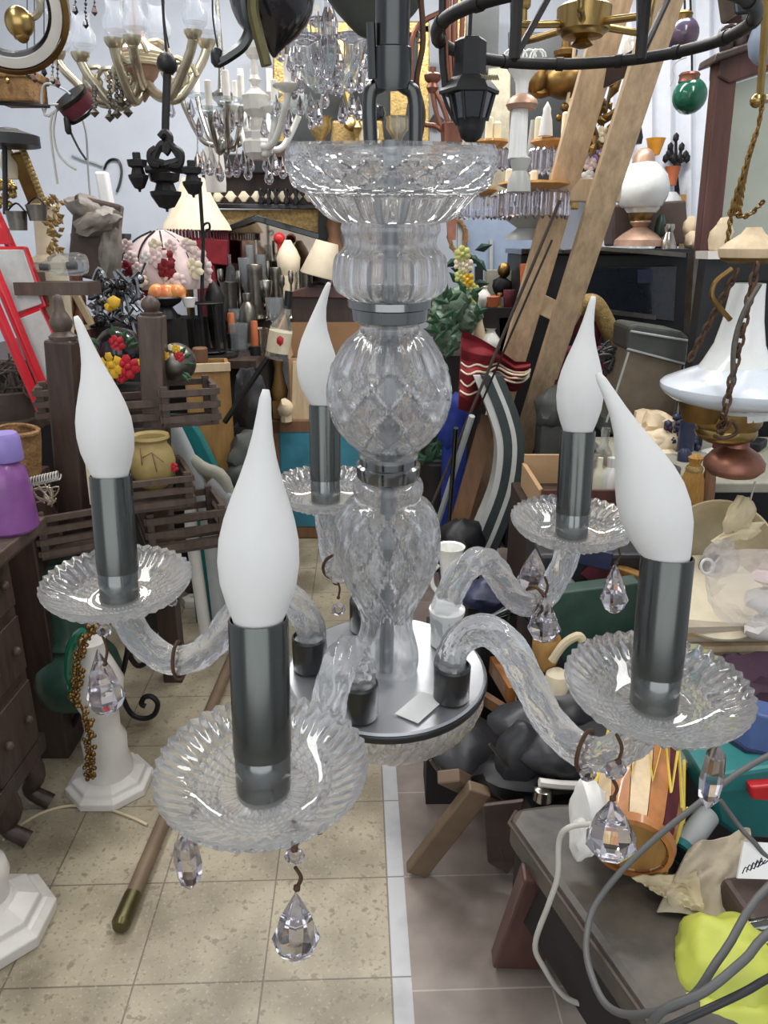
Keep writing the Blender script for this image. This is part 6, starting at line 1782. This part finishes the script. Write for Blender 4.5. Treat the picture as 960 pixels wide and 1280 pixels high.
# things between candles on the right
solo(MB().slab([(690, 742), (800, 728), (800, 822), (712, 838), (688, 800)], 1.7, .05), 'green_board', 'dark_green', 'dark green board standing behind the right candle sleeve', 'board', smooth=False, bevel=.004)
t = thing('wooden_cup', 'tan wooden cup under the middle crystal drop', 'cup', at(685, 828, 1.55))
build(lpx(684, 1.55, [(836, 9), (828, 14), (812, 18), (800, 18), (795, 16), (800, 14), (825, 10)], 20), 'body', 'yellow_wood', t)
solo(lpx(697, 1.5, [(862, 14), (852, 16), (842, 14), (838, 8)], 18), 'cream_stopper', 'cream', 'round cream stopper below the tan wooden cup', 'stopper')
solo(MB().tube(pts(1.5, [(690, 826), (705, 805), (722, 795), (728, 800)]), .010, 8, 4), 'cream_strap', 'linen', 'cream webbing strap curving by the tan wooden cup', 'strap')
solo(MB().box(V((at(615, 745, 1.95).x, 1.97, (at(615, 745, 1.95).z - .03) / 2)), (.14, .1, at(615, 745, 1.95).z - .03)), 'carton', 'void_dark', 'dark upright carton carrying the navy cloth, behind the front right arm', 'carton', smooth=False, bevel=.004)
solo(MB().ball(at(615, 745, 1.95), (.10, .06, .05), 3, .3, 2, 16), 'navy_cloth', 'navy', 'dark navy cloth seen under the back right arm', 'cloth')
for i, (px_, py_, qx, qy, w_, m_, lab) in enumerate(((700, 726, 735, 770, .05, 'white_plastic', 'white plastic clip behind the faceted crystals'), (705, 742, 735, 752, .05, 'red_wood', 'striped reddish wood offcut behind the crystals'), (735, 705, 775, 735, .06, 'maroon_dark', 'dark red-grey box lying behind the right crystals'), (720, 690, 765, 700, .05, 'navy', 'dark blue packet beneath the back right dish'), (770, 715, 800, 726, .04, 'tassel', 'tan webbing behind the right candle sleeve'))):
    solo(MB().board(at(px_, py_, 1.85), at(qx, qy, 1.82), w_, .035, (0, 0, 1)), ('plastic_clip', 'wood_offcut', 'small_box', 'packet', 'webbing')[i], m_, lab, ('clip', 'offcut', 'box', 'packet', 'strap')[i], smooth=False, bevel=.003)
mb = MB()
for k in range(12):
    mb.tube(pts(1.75 + k * .01, [(625 + rnd.uniform(-14, 14), 770 + rnd.uniform(-8, 8)), (650 + rnd.uniform(-8, 8), 762 + rnd.uniform(-8, 8)), (668, 775 + rnd.uniform(-6, 10))]), .004, 5, 4)
solo(mb, 'thin_cables', 'steel_dark', 'bundle of thin shiny cables under the back right arm', 'cables')
solo(MB().box((.62, 1.95, .55), (.42, .2, .26)), 'dark_case', 'leather_black', 'dark case under the crystals at the back of the trunk', 'case', smooth=False, bevel=.01)

t = thing('dark_mound', 'added black jacket heaped over the left end of the trunk', 'mound', at_z(640, 990, .3))  # added black lumps that fill the dark void beside the pile
jb = MB()
for px_, py_, Y_, a_, b_, c_, s in ((664, 905, 1.52, .10, .07, .05, 2), (700, 940, 1.42, .09, .07, .05, 3), (705, 880, 1.55, .10, .08, .04, 5), (650, 950, 1.44, .06, .05, .10, 6)):
    jb.ball(at(px_, py_, Y_), (a_, b_, c_), 3, .16, 1.6, s)
build(jb, 'body', 'leather_black', t)
build(tpx(1.40, [(612, 930), (640, 960), (680, 972), (716, 962)], .004), 'zip', 'pewter', t)
# ------------------------------------------------------------------ hanging things at the top
# brass ring lamp, upper left
Yr = 1.5
t = thing('ring_lamp', 'round brass and white ring lamp with a brass ball, upper left corner', 'lamp', at(10, 70, Yr))
c0 = at(4, 4, Yr)
s_ = mpp(10, Yr)
axr = V((.15, -.9, -.35)).normalized()
xr = (V((1, 0, 0)) - axr * axr.x).normalized()
BR = (xr, axr.cross(xr), axr)
build(MB().lathe([(70 * s_, -.02), (77 * s_, -.015), (78 * s_, .01), (72 * s_, .02)], c0, 64, BR, closed=True), 'rim', 'brass_old', t)
build(MB().lathe([(56 * s_, -.012), (70 * s_, -.01), (70 * s_, .012), (58 * s_, .016)], c0, 64, BR, closed=True), 'white_band', 'white_plastic', t)
build(MB().lathe([(52 * s_, -.006), (56 * s_, -.01), (57 * s_, .01), (53 * s_, .008)], c0, 64, BR, closed=True), 'dark_edge', 'black_gloss', t)
build(MB().ball(at(24, 28, Yr - .03), (17 * s_, 17 * s_, 18 * s_), 3), 'ball', 'brass', t)
build(MB().ball(at(27, 45, Yr - .03), (9 * s_, 9 * s_, 8 * s_), 2, .3), 'ball_foot', 'brass_old', t)
build(tpx(Yr - .02, [(36, 22), (44, 20), (50, 10), (46, -10)], .006), 'arm', 'pale_gold', t)
build(MB().tube([at(4, -70, Yr), at(4, -300, Yr)], .004, 6), 'chain', 'brass_old', t)
# bead strands
def strand(px, a, b, m, label, Y=2.2, drop=True):
    t = thing('bead_strand', label, 'beads', at(px, b, Y), 'dark crystal bead strands at upper left')
    mb = MB()
    n = max(3, int((b - a) / 5))
    for k in range(n):
        mb.ball(at(px + rnd.uniform(-.5, .5), a + (b - a) * k / n, Y), 2.2 * mpp(20, Y) * (1 if k % 2 else .7), 1)
    build(mb, 'beads', m, t)
    mb2 = MB().tube([at(px, -60, Y), at(px, b, Y)], .0012, 5)
    build(mb2, 'thread', 'iron', t)
    if drop:
        build(MB().lathe([(.001, Z(b + 6, Y)), (4 * mpp(b, Y), Z(b + 2, Y)), (2.5 * mpp(b, Y), Z(b - 4, Y)), (.001, Z(b - 7, Y))], (at(px, b, Y).x, Y, 0), 6), 'drop', m, t, smooth=False)
for a in ((85, -20, 16, 'pewter', 'grey bead strand at the very top, leftmost of the upper four'), (94, -20, 13, 'lantern_glass', 'dark bead strand at the top, second of the upper four'), (107, -20, 30, 'lantern_glass', 'longest dark bead strand at the top, third of the upper four'), (118, -20, 14, 'red_wood', 'reddish bead strand at the top beside the tulip shades'),
          (34, 72, 92, 'pewter', 'short grey bead strand under the brass ring, leftmost'), (43, 74, 98, 'red_wood', 'reddish dark bead strand under the brass ring'), (55, 74, 90, 'lantern_glass', 'dark bead strand with a large drop under the brass ring'), (66, 78, 100, 'pewter', 'grey bead strand under the gilt arm'), (72, 80, 104, 'red_wood', 'reddish bead strand nearest the tin drum')):
    strand(*a)
# gilt tulip chandelier
Yt = 3.0
t = thing('tulip_chandelier', 'pale gilt chandelier with scrolled arms and frosted tulip shades, upper left', 'chandelier', at(178, 128, Yt))
build(lpx(177, Yt, [(128, 1), (120, 6), (114, 7), (110, 3), (104, 11), (96, 18), (86, 22), (84, 28), (66, 30), (62, 27), (54, 14), (46, 8), (30, 5), (-40, 4)], 32, fn=None), 'body', 'bronze_pink', t)
rg = MB()
for py in (68, 73, 78, 82):
    rg.lathe([(29 * mpp(py, Yt), Z(py, Yt) - .006), (31 * mpp(py, Yt), Z(py, Yt)), (29 * mpp(py, Yt), Z(py, Yt) + .006)], (at(177, py, Yt).x, Yt, 0), 32)
build(rg, 'ridges', 'cream', t)
cups = [(141, 50, -.18), (165, 47, -.28), (100, 68, -.1), (70, 66, .12), (241, 40, -.16), (258, 52, .06), (195, 56, .28)]
for i, (px_, py_, dy) in enumerate(cups):
    Y = Yt + dy
    c = at(px_, py_, Y)
    ctr = at(177, 82, Yt)
    low = (c + ctr) / 2 + V((0, 0, -.14 if abs(px_ - 177) > 30 else -.07))
    arm = build(MB().tube([ctr, ctr * .7 + low * .3 + V((0, 0, -.05)), low, c * .75 + low * .25 + V((0, 0, -.03)), c + V((0, 0, -.02))], .016, 9, 6), 'arm', 'pale_gold', t)
    sdir = 1 if px_ > 177 else -1
    lowp = low + V((sdir * .02, 0, .07))
    build(MB().tube([lowp + V((.055 * (1 - q / 16) * math.cos(q * .62), 0, .055 * (1 - q / 16) * math.sin(q * .62))) for q in range(15)], .009, 7), 'scroll', 'pale_gold', arm)
    build(lpx(px_, Y, [(py_ + 12, 4), (py_ + 8, 8), (py_ + 2, 11), (py_ - 2, 11.5), (py_ - 2, 10), (py_ + 6, 7)], 20), 'cup', 'pale_gold', arm)
    build(lpx(px_, Y, [(py_ - 2, 9), (py_ - 12, 15), (py_ - 24, 16), (py_ - 34, 11), (py_ - 44, 10), (py_ - 52, 13), (py_ - 52, 12), (py_ - 44, 9), (py_ - 34, 10), (py_ - 24, 15), (py_ - 12, 14)], 24), 'tulip_shade', 'frost_glass', arm)
for px_, a, b in ((137, 90, 146), (146, 92, 142), (160, 92, 140), (152, 90, 128), (118, 108, 140)):
    mb = MB()
    for k in range(9):
        mb.ball(at(px_, a + (b - a) * k / 9, Yt - .1), .010 if k % 2 else .007, 1)
    mb.lathe([(.001, Z(b + 7, Yt - .1)), (.018, Z(b + 1, Yt - .1)), (.001, Z(b - 6, Yt - .1))], (at(px_, b, Yt - .1).x, Yt - .1, 0), 6)
    build(mb, 'crystal_strand', 'pewter', t, smooth=False)
for px_ in (205, 266):
    build(tpx(Yt, [(px_, -30), (px_, 20), (px_ + 6, 60)], .003), 'wire', 'iron', t)
# generic small candle chandelier with curved arms
def candle_arms(t, cpx, cpy, Y, cups, m_arm, m_cup, m_candle, sag, r=.010, drops=True, mdrop='crystal'):
    ctr = at(cpx, cpy, Y)
    for i, (px_, py_, dy) in enumerate(cups):
        c = at(px_, py_, Y + dy)
        low = ctr * .45 + c * .55 + V((0, 0, -sag))
        arm = build(MB().tube([ctr, ctr * .7 + low * .3 + V((0, 0, -sag * .3)), low, c * .8 + low * .2 + V((0, 0, -sag * .2)), c], r, 9, 6), 'arm', m_arm, t)
        build(MB().lathe([(.012, -.01), (.045, .006), (.05, .014), (.02, .01)], c, 18, fn=flute(10, .08)), 'dish', m_cup, arm)
        build(MB().lathe([(.013, .01), (.013, .10), (.011, .102)], c, 12), 'candle', m_candle, arm)
        if drops:
            for k in range(2):
                q = c + V((.04 * (2 * k - 1), -.01, -.05))
                build(teardrop(q, .07, .03), 'crystal_drop', mdrop, arm, smooth=False)
            build(teardrop(low + V((0, 0, -.07)), .08, .035), 'crystal_drop', mdrop, arm, smooth=False)
Yc = 3.4
t = thing('crystal_chandelier', 'small silver chandelier with candle tubes and crystal drops, below the tulip shades', 'chandelier', at(285, 190, Yc))
build(lpx(280, Yc, [(196, 1), (186, 7), (176, 10), (168, 6), (160, 12), (150, 9), (140, 5), (130, 8), (122, 14), (118, 15), (112, 6), (90, 4), (-30, 2)], 24), 'stem', 'silver', t)
candle_arms(t, 280, 168, Yc, [(226, 118, 0), (247, 122, .25), (262, 140, -.28), (284, 128, -.32), (302, 132, -.15), (318, 122, .1)], 'silver', 'thin_glass', 'white_plastic', .10, .011)
for px_, a, b in ((247, 165, 200), (262, 180, 208), (274, 184, 212), (252, 190, 206), (296, 180, 206)):
    build(teardrop(at(px_, b, Yc - .1), .07, .035), 'crystal_drop', 'crystal', t, smooth=False)
    build(tpx(Yc - .1, [(px_, a), (px_, b - 8)], .003, smooth=0), 'drop_wire', 'silver', t)
solo(lpx(268, 3.6, [(240, 12), (230, 13), (200, 12), (168, 10), (166, 10)], 18), 'white_candle_pillar', 'white_plastic', 'plain white cylinder behind the small crystal chandelier', 'pillar')
# white column chandelier
Yo = 3.15
t = thing('column_chandelier', 'white alabaster chandelier with octagonal column under the black dome', 'chandelier', at(320, 200, Yo))
build(lpx(320, Yo, [(200, 9), (192, 18), (178, 19), (174, 16), (166, 17), (163, 8), (158, 9), (150, 9), (147, 7), (143, 12), (138, 16), (126, 17), (120, 18), (116, 12), (108, 4), (103, 6), (100, 8), (94, 5), (75, 4), (70, 9), (62, 13), (56, 13)], 10), 'column', 'alabaster', t, smooth=False)
build(lpx(320, Yo, [(58, 12), (48, 14), (38, 13), (30, 9), (28, 8), (38, 11), (50, 12)], 24), 'glass_globe', 'thin_glass', t)
candle_arms(t, 320, 168, Yo, [(296, 138, .2), (344, 140, -.1), (360, 112, -.25), (376, 132, .1), (302, 122, .3), (338, 122, .3)], 'white_ceramic', 'white_ceramic', 'white_plastic', .10, .012, True)
for i, (px_, py_) in enumerate(((372, 118), (392, 126), (347, 128))):
    build(lpx(px_, Yo - .1, [(py_ + 24, 6), (py_ + 22, 10), (py_, 12), (py_, 11), (py_ + 20, 9)], 18), 'glass_cup', 'thin_glass', t)
build(tpx(Yo, [(320, 40), (320, -40)], .006, smooth=0), 'rod', 'silver', t)
# clear crystal chandelier behind the cone
Yq = 2.9
t = thing('crystal_chandelier', 'clear crystal chandelier with looping glass arms between the black dome and grey cone', 'chandelier', at(412, 110, Yq))
build(lpx(412, Yq, [(118, 1), (108, 7), (98, 4), (88, 10), (70, 8), (60, 13), (46, 9), (30, 12), (10, 6), (-40, 5)], 24), 'stem', 'crystal', t, smooth=False)
candle_arms(t, 412, 62, Yq, [(365, 42, 0), (380, 52, -.25), (398, 30, .3), (440, 50, -.2), (460, 38, .05), (474, 56, .2)], 'thin_glass', 'crystal', 'thin_glass', .12, .016)
mb = MB()
for k in range(26):
    p = at(rnd.uniform(366, 476), rnd.uniform(62, 112), Yq + rnd.uniform(-.25, .2))
    d_ = build(teardrop(p, rnd.uniform(.05, .08), .03), 'crystal_drop', 'crystal', t, smooth=False)
    build(MB().tube([p + V((0, 0, .03)), p + V((0, 0, .12))], .002, 4), 'drop_wire', 'silver', d_)
# black dome with olive arms
Yd = 1.3
t = thing('black_dome_lamp', 'glossy black dome lamp hanging at the top with olive metal arms', 'lamp', at(341, 70, Yd))
build(lpx(341, Yd, [(72, 2), (66, 6), (58, 15), (46, 30), (30, 43), (14, 50), (-4, 54), (-30, 50), (-50, 30)], 48), 'dome', 'black_gloss', t)
build(tpx(Yd - .10, [(318, -30), (316, 10), (322, 40), (330, 70), (333, 82)], .008), 'arm', 'olive_metal', t)
build(tpx(Yd - .06, [(300, -20), (306, 20), (312, 36), (304, 56), (286, 70), (272, 78)], .008), 'arm', 'steel_dark', t)
build(lpx(271, Yd - .06, [(84, 4), (78, 8), (68, 8), (62, 6), (60, 4)], 16), 'arm_cup', 'black', t)
# grey cone canopy
Yg = .9
t = thing('cone_lamp', 'grey metal cone canopy right above the chandelier, cut by the top edge', 'lamp', at(470, 48, Yg))
build(lpx(470, Yg, [(48, 8), (47, 14), (42, 24), (30, 36), (14, 50), (0, 60), (-20, 72), (-22, 68)], 48), 'cone', 'cone_grey', t)
# dark gilt-framed mirror with brass things behind
Ym = 4.55
t = thing('gilt_mirror', 'large gilt-framed dark mirror on the back wall behind the crystal chandelier', 'mirror', at(440, 200, Ym))
build(MB().slab([(352, 40), (528, 40), (528, 190), (352, 190)], Ym, .03), 'glass', 'steel_dark', t, smooth=False)
for q in ([(341, 30), (356, 30), (356, 200), (341, 200)], [(522, 30), (537, 30), (537, 200), (522, 200)], [(341, 186), (537, 186), (537, 200), (341, 200)], [(341, 26), (537, 26), (537, 42), (341, 42)]):
    build(MB().slab(q, Ym - .03, .06), 'frame_bar', 'gold', t, smooth=False, bevel=.008)
t = thing('gilt_figure', 'gilded figure lamp standing before the dark mirror', 'lamp', at(428, 185, 4.2))
build(MB().ball(at(424, 72, 4.2), (.05, .04, .07), 2, .3).ball(at(430, 92, 4.2), (.045, .04, .06), 2, .3, 2, 2), 'figure', 'gold', t)
build(tpx(4.2, [(393, 104), (400, 108), (430, 110), (445, 104)], .03), 'cross_bar', 'gold', t)
build(tpx(4.2, [(428, 98), (434, 120), (440, 150), (436, 182)], .02), 'stem', 'brass', t)
build(lpx(395, 4.2, [(110, 5), (102, 8), (98, 7)], 14), 'bulb_cup', 'gold', t)
t = thing('mantel_clock', 'ornate gilded mantel clock with dark top before the dark mirror', 'clock', at(455, 190, 4.1))
build(MB().slab([(415, 150), (478, 150), (482, 186), (412, 186)], 4.1, .14), 'case', 'gold_paint', t, smooth=False, bevel=.012)
build(lpx(466, 4.15, [(150, 14), (142, 16), (134, 14), (130, 8)], 24), 'dome_top', 'black_gloss', t)
build(lpx(446, 4.06, [(180, 3), (170, 3), (160, 8), (150, 3), (138, 5), (128, 2)], 14).ball(at(438, 156, 4.05), .03, 2, .3), 'finial_figure', 'gold', t)
build(MB().lathe([(.001, -.01), (.06, -.008), (.06, .004), (.001, .006)], at(458, 168, 4.09), 24, (V((1, 0, 0)), V((0, 0, 1)), V((0, -1, 0)))), 'dial', 'cream', t)
for i, (px_, lab) in enumerate(((400, 'gilded candle cup to the left of the mantel clock'), (497, 'gilded openwork urn to the right of the mantel clock'))):
    solo(lpx(px_, 4.1, [(188, 8), (184, 4), (172, 6), (160, 13), (150, 12), (146, 14), (148, 10)], 20, fn=flute(8, .12)), ('gilt_cup', 'gilt_urn')[i], ('gold_paint', 'pale_gold')[i], lab, ('cup', 'urn')[i])
solo(MB().slab([(345, 188), (545, 188), (545, 196), (345, 196)], 4.05, .5), 'high_shelf', 'dark_wood', 'high dark shelf under the mantel clock and gilded figures', 'shelf', smooth=False)
t = thing('gold_plaque', 'plain gold panel between the hanger loops on the back wall', 'panel', at(498, 150, 4.5))
build(MB().slab([(488, 108), (512, 112), (506, 150), (488, 150)], 4.5, .03), 'panel', 'gold', t, smooth=False)
# black lantern
Yl = 1.85
t = thing('lantern', 'black six-sided lantern with dark glass hanging right of the stem', 'lantern', at(590, 178, Yl))
build(lpx(587, Yl, [(118, 37), (114, 38), (104, 30), (98, 24), (96, 21), (80, 20), (52, 20), (48, 16), (46, 8)], 6), 'roof', 'black', t, smooth=False)
build(lpx(590, Yl, [(152, 17), (150, 19), (118, 27), (114, 27)], 6), 'glass_body', 'lantern_glass', t, smooth=False)
build(lpx(589, Yl, [(178, 6), (172, 13), (160, 17), (152, 18), (149, 20)], 12), 'bottom_bowl', 'black', t)
for k in range(6):
    a = k * PI / 3
    s1, s2 = mpp(118, Yl), mpp(150, Yl)
    cx1 = at(590, 118, Yl).x
    build(MB().tube([(cx1 + 28 * s1 * math.cos(a), Yl + 28 * s1 * math.sin(a), Z(117, Yl)), (cx1 + 19.5 * s2 * math.cos(a), Yl + 19.5 * s2 * math.sin(a), Z(151, Yl))], .004, 6), 'corner_bar', 'black', t)
mb = MB()
for k in range(7):
    mb.tube([at(602 + k * 3, 100, Yl - .04), at(603 + k * 3, 94, Yl - .045), at(605 + k * 3, 100, Yl - .04)], .002, 5, 3)
build(mb, 'fretwork', 'pale_gold', t)
for px_ in (552, 558):
    build(tpx(Yl, [(px_ + 1, -40), (px_, 60), (px_ + 4, 108)], .007 if px_ == 552 else .004), 'hanging_rod', 'black' if px_ == 552 else 'copper', t)
build(tpx(Yl, [(553, 116), (562, 140), (572, 156)], .004), 'wire_stay', 'black', t)
build(MB().tube([at(587, 48, Yl), at(589, 0, Yl), at(590, -40, Yl)], .004, 6), 'chain', 'iron', t)
# copper candelabra
Yc = 2.3
t = thing('copper_candelabra', 'reddish copper candelabra with fanned stems left of the lantern', 'candelabra', at(565, 180, Yc))
for pl in ([(558, 182), (552, 160), (545, 140), (540, 112)], [(562, 182), (560, 155), (552, 130), (543, 112)], [(568, 182), (574, 150), (568, 60), (570, -30)], [(572, 182), (578, 150), (576, 80), (580, -30)], [(566, 182), (566, 150), (562, 60), (561, -30)], [(560, 170), (545, 158), (530, 155), (516, 140), (514, 60), (525, 30), (552, 15)]):
    build(tpx(Yc, pl, .007), 'stem', 'copper', t)
build(lpx(565, Yc, [(190, 9), (180, 12), (160, 13), (155, 14), (154, 12)], 16, fn=flute(8, .1)), 'basket', 'copper', t)
build(lpx(541, Yc, [(116, 5), (110, 8), (104, 6), (100, 10), (94, 11), (92, 9), (90, 4), (84, 4)], 16), 'candle_cup', 'copper', t)
build(MB().slab([(556, 182), (574, 182), (570, 300), (560, 300)], Yc + .02, .03), 'column', 'copper', t, smooth=False)
solo(MB().slab([(536, 152), (544, 140), (556, 150), (548, 158)], BW - .05, .05), 'small_plaque', 'leather_brown', 'small dark tilted plaque on the wall left of the copper candelabra', 'plaque', smooth=False)
build(tpx(Yc, [(522, 36), (524, 44), (521, 52), (527, 52), (525, 44)], .003).tube(pts(Yc, [(524, 36), (540, 20), (561, 16)]), .004, 6, 4), 'loop_wire', 'pewter', t)
# black ring pendant
Yr = 1.76
zr = Z(38, Yr)
R0 = .305
cx = at(736, 38, Yr).x
t = thing('ring_pendant', 'large black iron ring pendant lamp with a brass candle hub, upper right', 'lamp', V((cx, Yr, zr)))
build(MB().tube([(cx + R0 * math.cos(a), Yr + R0 * math.sin(a), zr) for a in [k * PI / 48 for k in range(96)]], .0125, 12, closed=True), 'ring', 'iron', t)
for k in range(14):
    a = k * PI / 7 + .2
    p = V((cx + R0 * math.cos(a), Yr + R0 * math.sin(a), zr))
    d = V((-math.sin(a), math.cos(a), 0))
    build(MB().tube([p - d * .008, p + d * .008], .0148, 12), 'rivet', 'iron', t)
zh = Z(32, Yr)
build(MB().lathe([(.008, -.05), (.022, -.045), (.012, -.034), (.04, -.03), (.044, -.024), (.052, -.02), (.054, .02), (.046, .026), (.016, .028), (.012, .10)], (cx - .012, Yr, zh + .01), 32), 'hub', 'brass', t)
for k in range(6):
    a = k * PI / 3 + .25
    p0 = V((cx - .012 + .05 * math.cos(a), Yr + .05 * math.sin(a), zh))
    p1 = V((cx - .012 + .13 * math.cos(a), Yr + .13 * math.sin(a), zh - .005))
    ar = build(MB().tube([p0, p1, p1 + V((.014 * math.cos(a), .014 * math.sin(a), .008)), p1 + V((.018 * math.cos(a), .018 * math.sin(a), .07))], .007, 9, 5), 'brass_arm', 'brass', t)
    build(MB().lathe([(.01, .06), (.014, .065), (.014, .16), (.012, .16)], p1 + V((.018 * math.cos(a), .018 * math.sin(a), 0)), 12), 'candle_tube', 'gold_paint', ar)
for pxn in (643, 800):
    nd = at(pxn, 74, Yr - .27)
    for q in ((cx - .18 if pxn < 700 else cx + .05, Yr - .1), (cx - .02 if pxn < 700 else cx + .2, Yr + .0), ):
        build(MB().tube([nd, V((q[0], q[1], zr + .17))], .006, 8), 'strut', 'iron', t)
    build(MB().tube([nd, nd + V((0, 0, .2))], .010, 8), 'post', 'iron', t)
build(MB().tube([(cx, Yr, zr + .16), (cx, Yr, 3.1)], .006, 8), 'rod', 'iron', t)
# white funnel oil lamp
Yw = 2.7
t = thing('oil_lamp', 'white glass oil lamp with a ruffled funnel and pinkish collar below the ring', 'lamp', at(650, 262, Yw))
build(lpx(654, Yw, [(120, 7), (104, 8), (98, 11), (90, 17), (82, 22), (82, 20.5), (92, 14), (104, 7), (118, 6)], 32, fn=flute(12, .04)), 'chimney', 'opal', t)
build(lpx(653, Yw, [(137, 17), (131, 20), (125, 18), (120, 12), (118, 8), (124, 15), (132, 18)], 32), 'collar', 'bronze_pink', t)
build(lpx(650, Yw, [(198, 12), (190, 11), (136, 10), (132, 9)], 32, fn=lambda a, i, r, z: (r * (1 + .03 * math.cos(16 * a)), z)), 'cylinder', 'opal', t)
build(lpx(650, Yw, [(240, 15), (225, 14), (214, 9), (205, 12), (198, 13), (196, 10)], 28), 'base', 'alabaster_grey', t)
fr = MB()
for k in range(6):
    a = PI + k * PI / 5
    fr.tube([at(654 + 18 * math.cos(a), 74, Yw) + V((0, -.03, 0)) + V((.02 * math.cos(b), 0, .02 * math.sin(b))) for b in [j * PI / 5 for j in range(9)]], .003, 5)
build(fr, 'curled_frill', 'white_ceramic', t)
# prism candelabra, two tiers of amber dishes
Yp = 3.1
t = thing('prism_candelabra', 'two-tier candelabra with amber dishes, cream candles and hanging glass prisms', 'candelabra', at(655, 300, Yp))
def amber(px, py, hw, dy, candles, npr, plen):
    Y = Yp + dy
    d_ = build(lpx(px, Y, [(py + 9, hw * .3), (py + 6, hw * .7), (py, hw), (py - 3, hw * .97), (py - 1, hw * .8), (py + 4, hw * .4)], 28, fn=flute(12, .05)), 'amber_dish', 'amber', t)
    c = at(px, py, Y)
    r = hw * mpp(py, Y)
    for cx_, h_ in candles:
        build(lpx(cx_, Y, [(py + 2, 5), (py - h_, 5), (py - h_ - 2, 3)], 12), 'candle', 'candle_cream', d_)
    for k in range(npr):
        a = 2 * PI * k / npr
        p = c + V((r * .95 * math.cos(a), r * .95 * math.sin(a), -.02))
        L_ = plen * mpp(py, Y)
        build(MB().lathe([(.001, -L_), (.012, -L_ * .85), (.011, -L_ * .1), (.003, 0)], p, 4), 'prism', 'crystal', d_, smooth=False)
amber(614, 178, 21, .0, [(612, 30), (622, 24)], 12, 26)
amber(690, 178, 26, -.1, [(674, 30), (708, 36)], 18, 30)
amber(668, 231, 44, -.15, [(637, 18), (692, 20), (668, 16)], 26, 34)
amber(596, 238, 26, .15, [(600, 16)], 12, 28)
build(lpx(660, Yp, [(300, 26), (294, 24), (285, 12), (270, 34), (262, 36), (260, 30), (272, 8), (240, 5), (180, 5), (150, 3)], 24), 'stem', 'alabaster_grey', t)
fb = lambda px_, Y: None
t2 = thing('flame_bulb', 'white flame bulb standing on the upper right amber dish', 'bulb', at(684, 172, Yp - .16))
build(lpx(684, Yp - .16, [(170, 9), (150, 7), (142, 5), (136, 5), (130, 2), (127, .5)], 18), 'bulb', 'frosted_bulb', t2)
# green brass hanging lamp
Yg = 3.2
t = thing('brass_lamp', 'bulbous green brass hanging lamp with curved arms behind the ring', 'lamp', at(708, 122, Yg))
build(lpx(706, Yg, [(124, 6), (118, 20), (110, 25), (98, 26), (88, 20), (82, 10), (76, 7), (70, 14), (64, 15), (60, 6), (20, 4)], 32), 'body', 'brass_old', t)
for sx in (-1, 1):
    build(tpx(Yg, [(706 + sx * 15, 112), (706 + sx * 34, 116), (706 + sx * 40, 100), (706 + sx * 36, 88)], .02), 'arm', 'brass_old', t)
build(MB().ball(at(671, 100, Yg), (.045, .04, .05), 2), 'side_bulb', 'brass_old', t)
build(tpx(Yg - .05, [(718, 60), (714, 100), (708, 132)], .006), 'pull_cord', 'pale_wood', t)
build(MB().ball(at(706, 134, Yg - .05), .016, 2).ball(at(699, 147, Yg - .05), .014, 2), 'pull_knobs', 'brass_old', t)
# gilt frame behind
t = thing('gilt_picture', 'tall gilt picture frame with dark backing behind the amber dishes', 'frame', at(680, 260, 4.5))
build(MB().slab([(712, 70), (728, 70), (724, 262), (706, 262)], 4.48, .05), 'right_bar', 'gold', t, smooth=False, bevel=.008)
build(MB().slab([(610, 85), (640, 80), (636, 262), (606, 262)], 4.46, .05), 'left_bar', 'pale_gold', t, smooth=False, bevel=.008)
build(MB().slab([(636, 40), (712, 40), (708, 262), (636, 262)], 4.52, .03), 'backing', 'steel_dark', t, smooth=False)
t = thing('gilt_picture', 'narrow gilt frame strip behind the black lantern chimney', 'frame', at(580, 80, 4.5))
build(MB().slab([(572, -20), (584, -20), (582, 90), (572, 90)], 4.5, .05), 'bar', 'gold', t, smooth=False, bevel=.006)
build(MB().slab([(588, -20), (625, -20), (622, 100), (588, 100)], 4.52, .04), 'panel', 'steel_dark', t, smooth=False)
# figures stuck in the ladder top
solo(MB().ball(at(788, 52, 2.9), (.02, .02, .03), 2, .3).ball(at(788, 62, 2.9), (.03, .025, .04), 2, .3, 2, 2).tube([at(788, 70, 2.9), at(792, 90, 2.9)], .01, 8), 'porcelain_figure', 'white_ceramic', 'tiny white porcelain figure by the ladder top', 'figurine')
t = thing('dried_leaves', 'dried golden leaves and pale blossoms seen between the ladder rails', 'leaves', at(744, 235, 3.3))
lm = MB()
for k in range(46):
    q = rnd.random()
    p = at(762 - 24 * q + rnd.uniform(-12, 12), 120 + 100 * q, 3.25 + rnd.uniform(-.06, .06))
    a = rnd.uniform(0, 6.28)
    leaf(lm, p, p + V((math.cos(a), -.4, math.sin(a))) * rnd.uniform(.04, .09), .016)
build(lm, 'leaves', 'brass_old', t, smooth=False)
for k, (a, b) in enumerate(((738, 205), (746, 190), (752, 168), (735, 222))):
    rose(at(a, b, 3.22), .03, ('pink_rose', 'lilac', 'cream', 'white_cloth')[k], t, 'blossom', k)
build(tpx(3.28, [(764, 110), (750, 170), (738, 240), (734, 330)], .008), 'stem', 'twig', t)
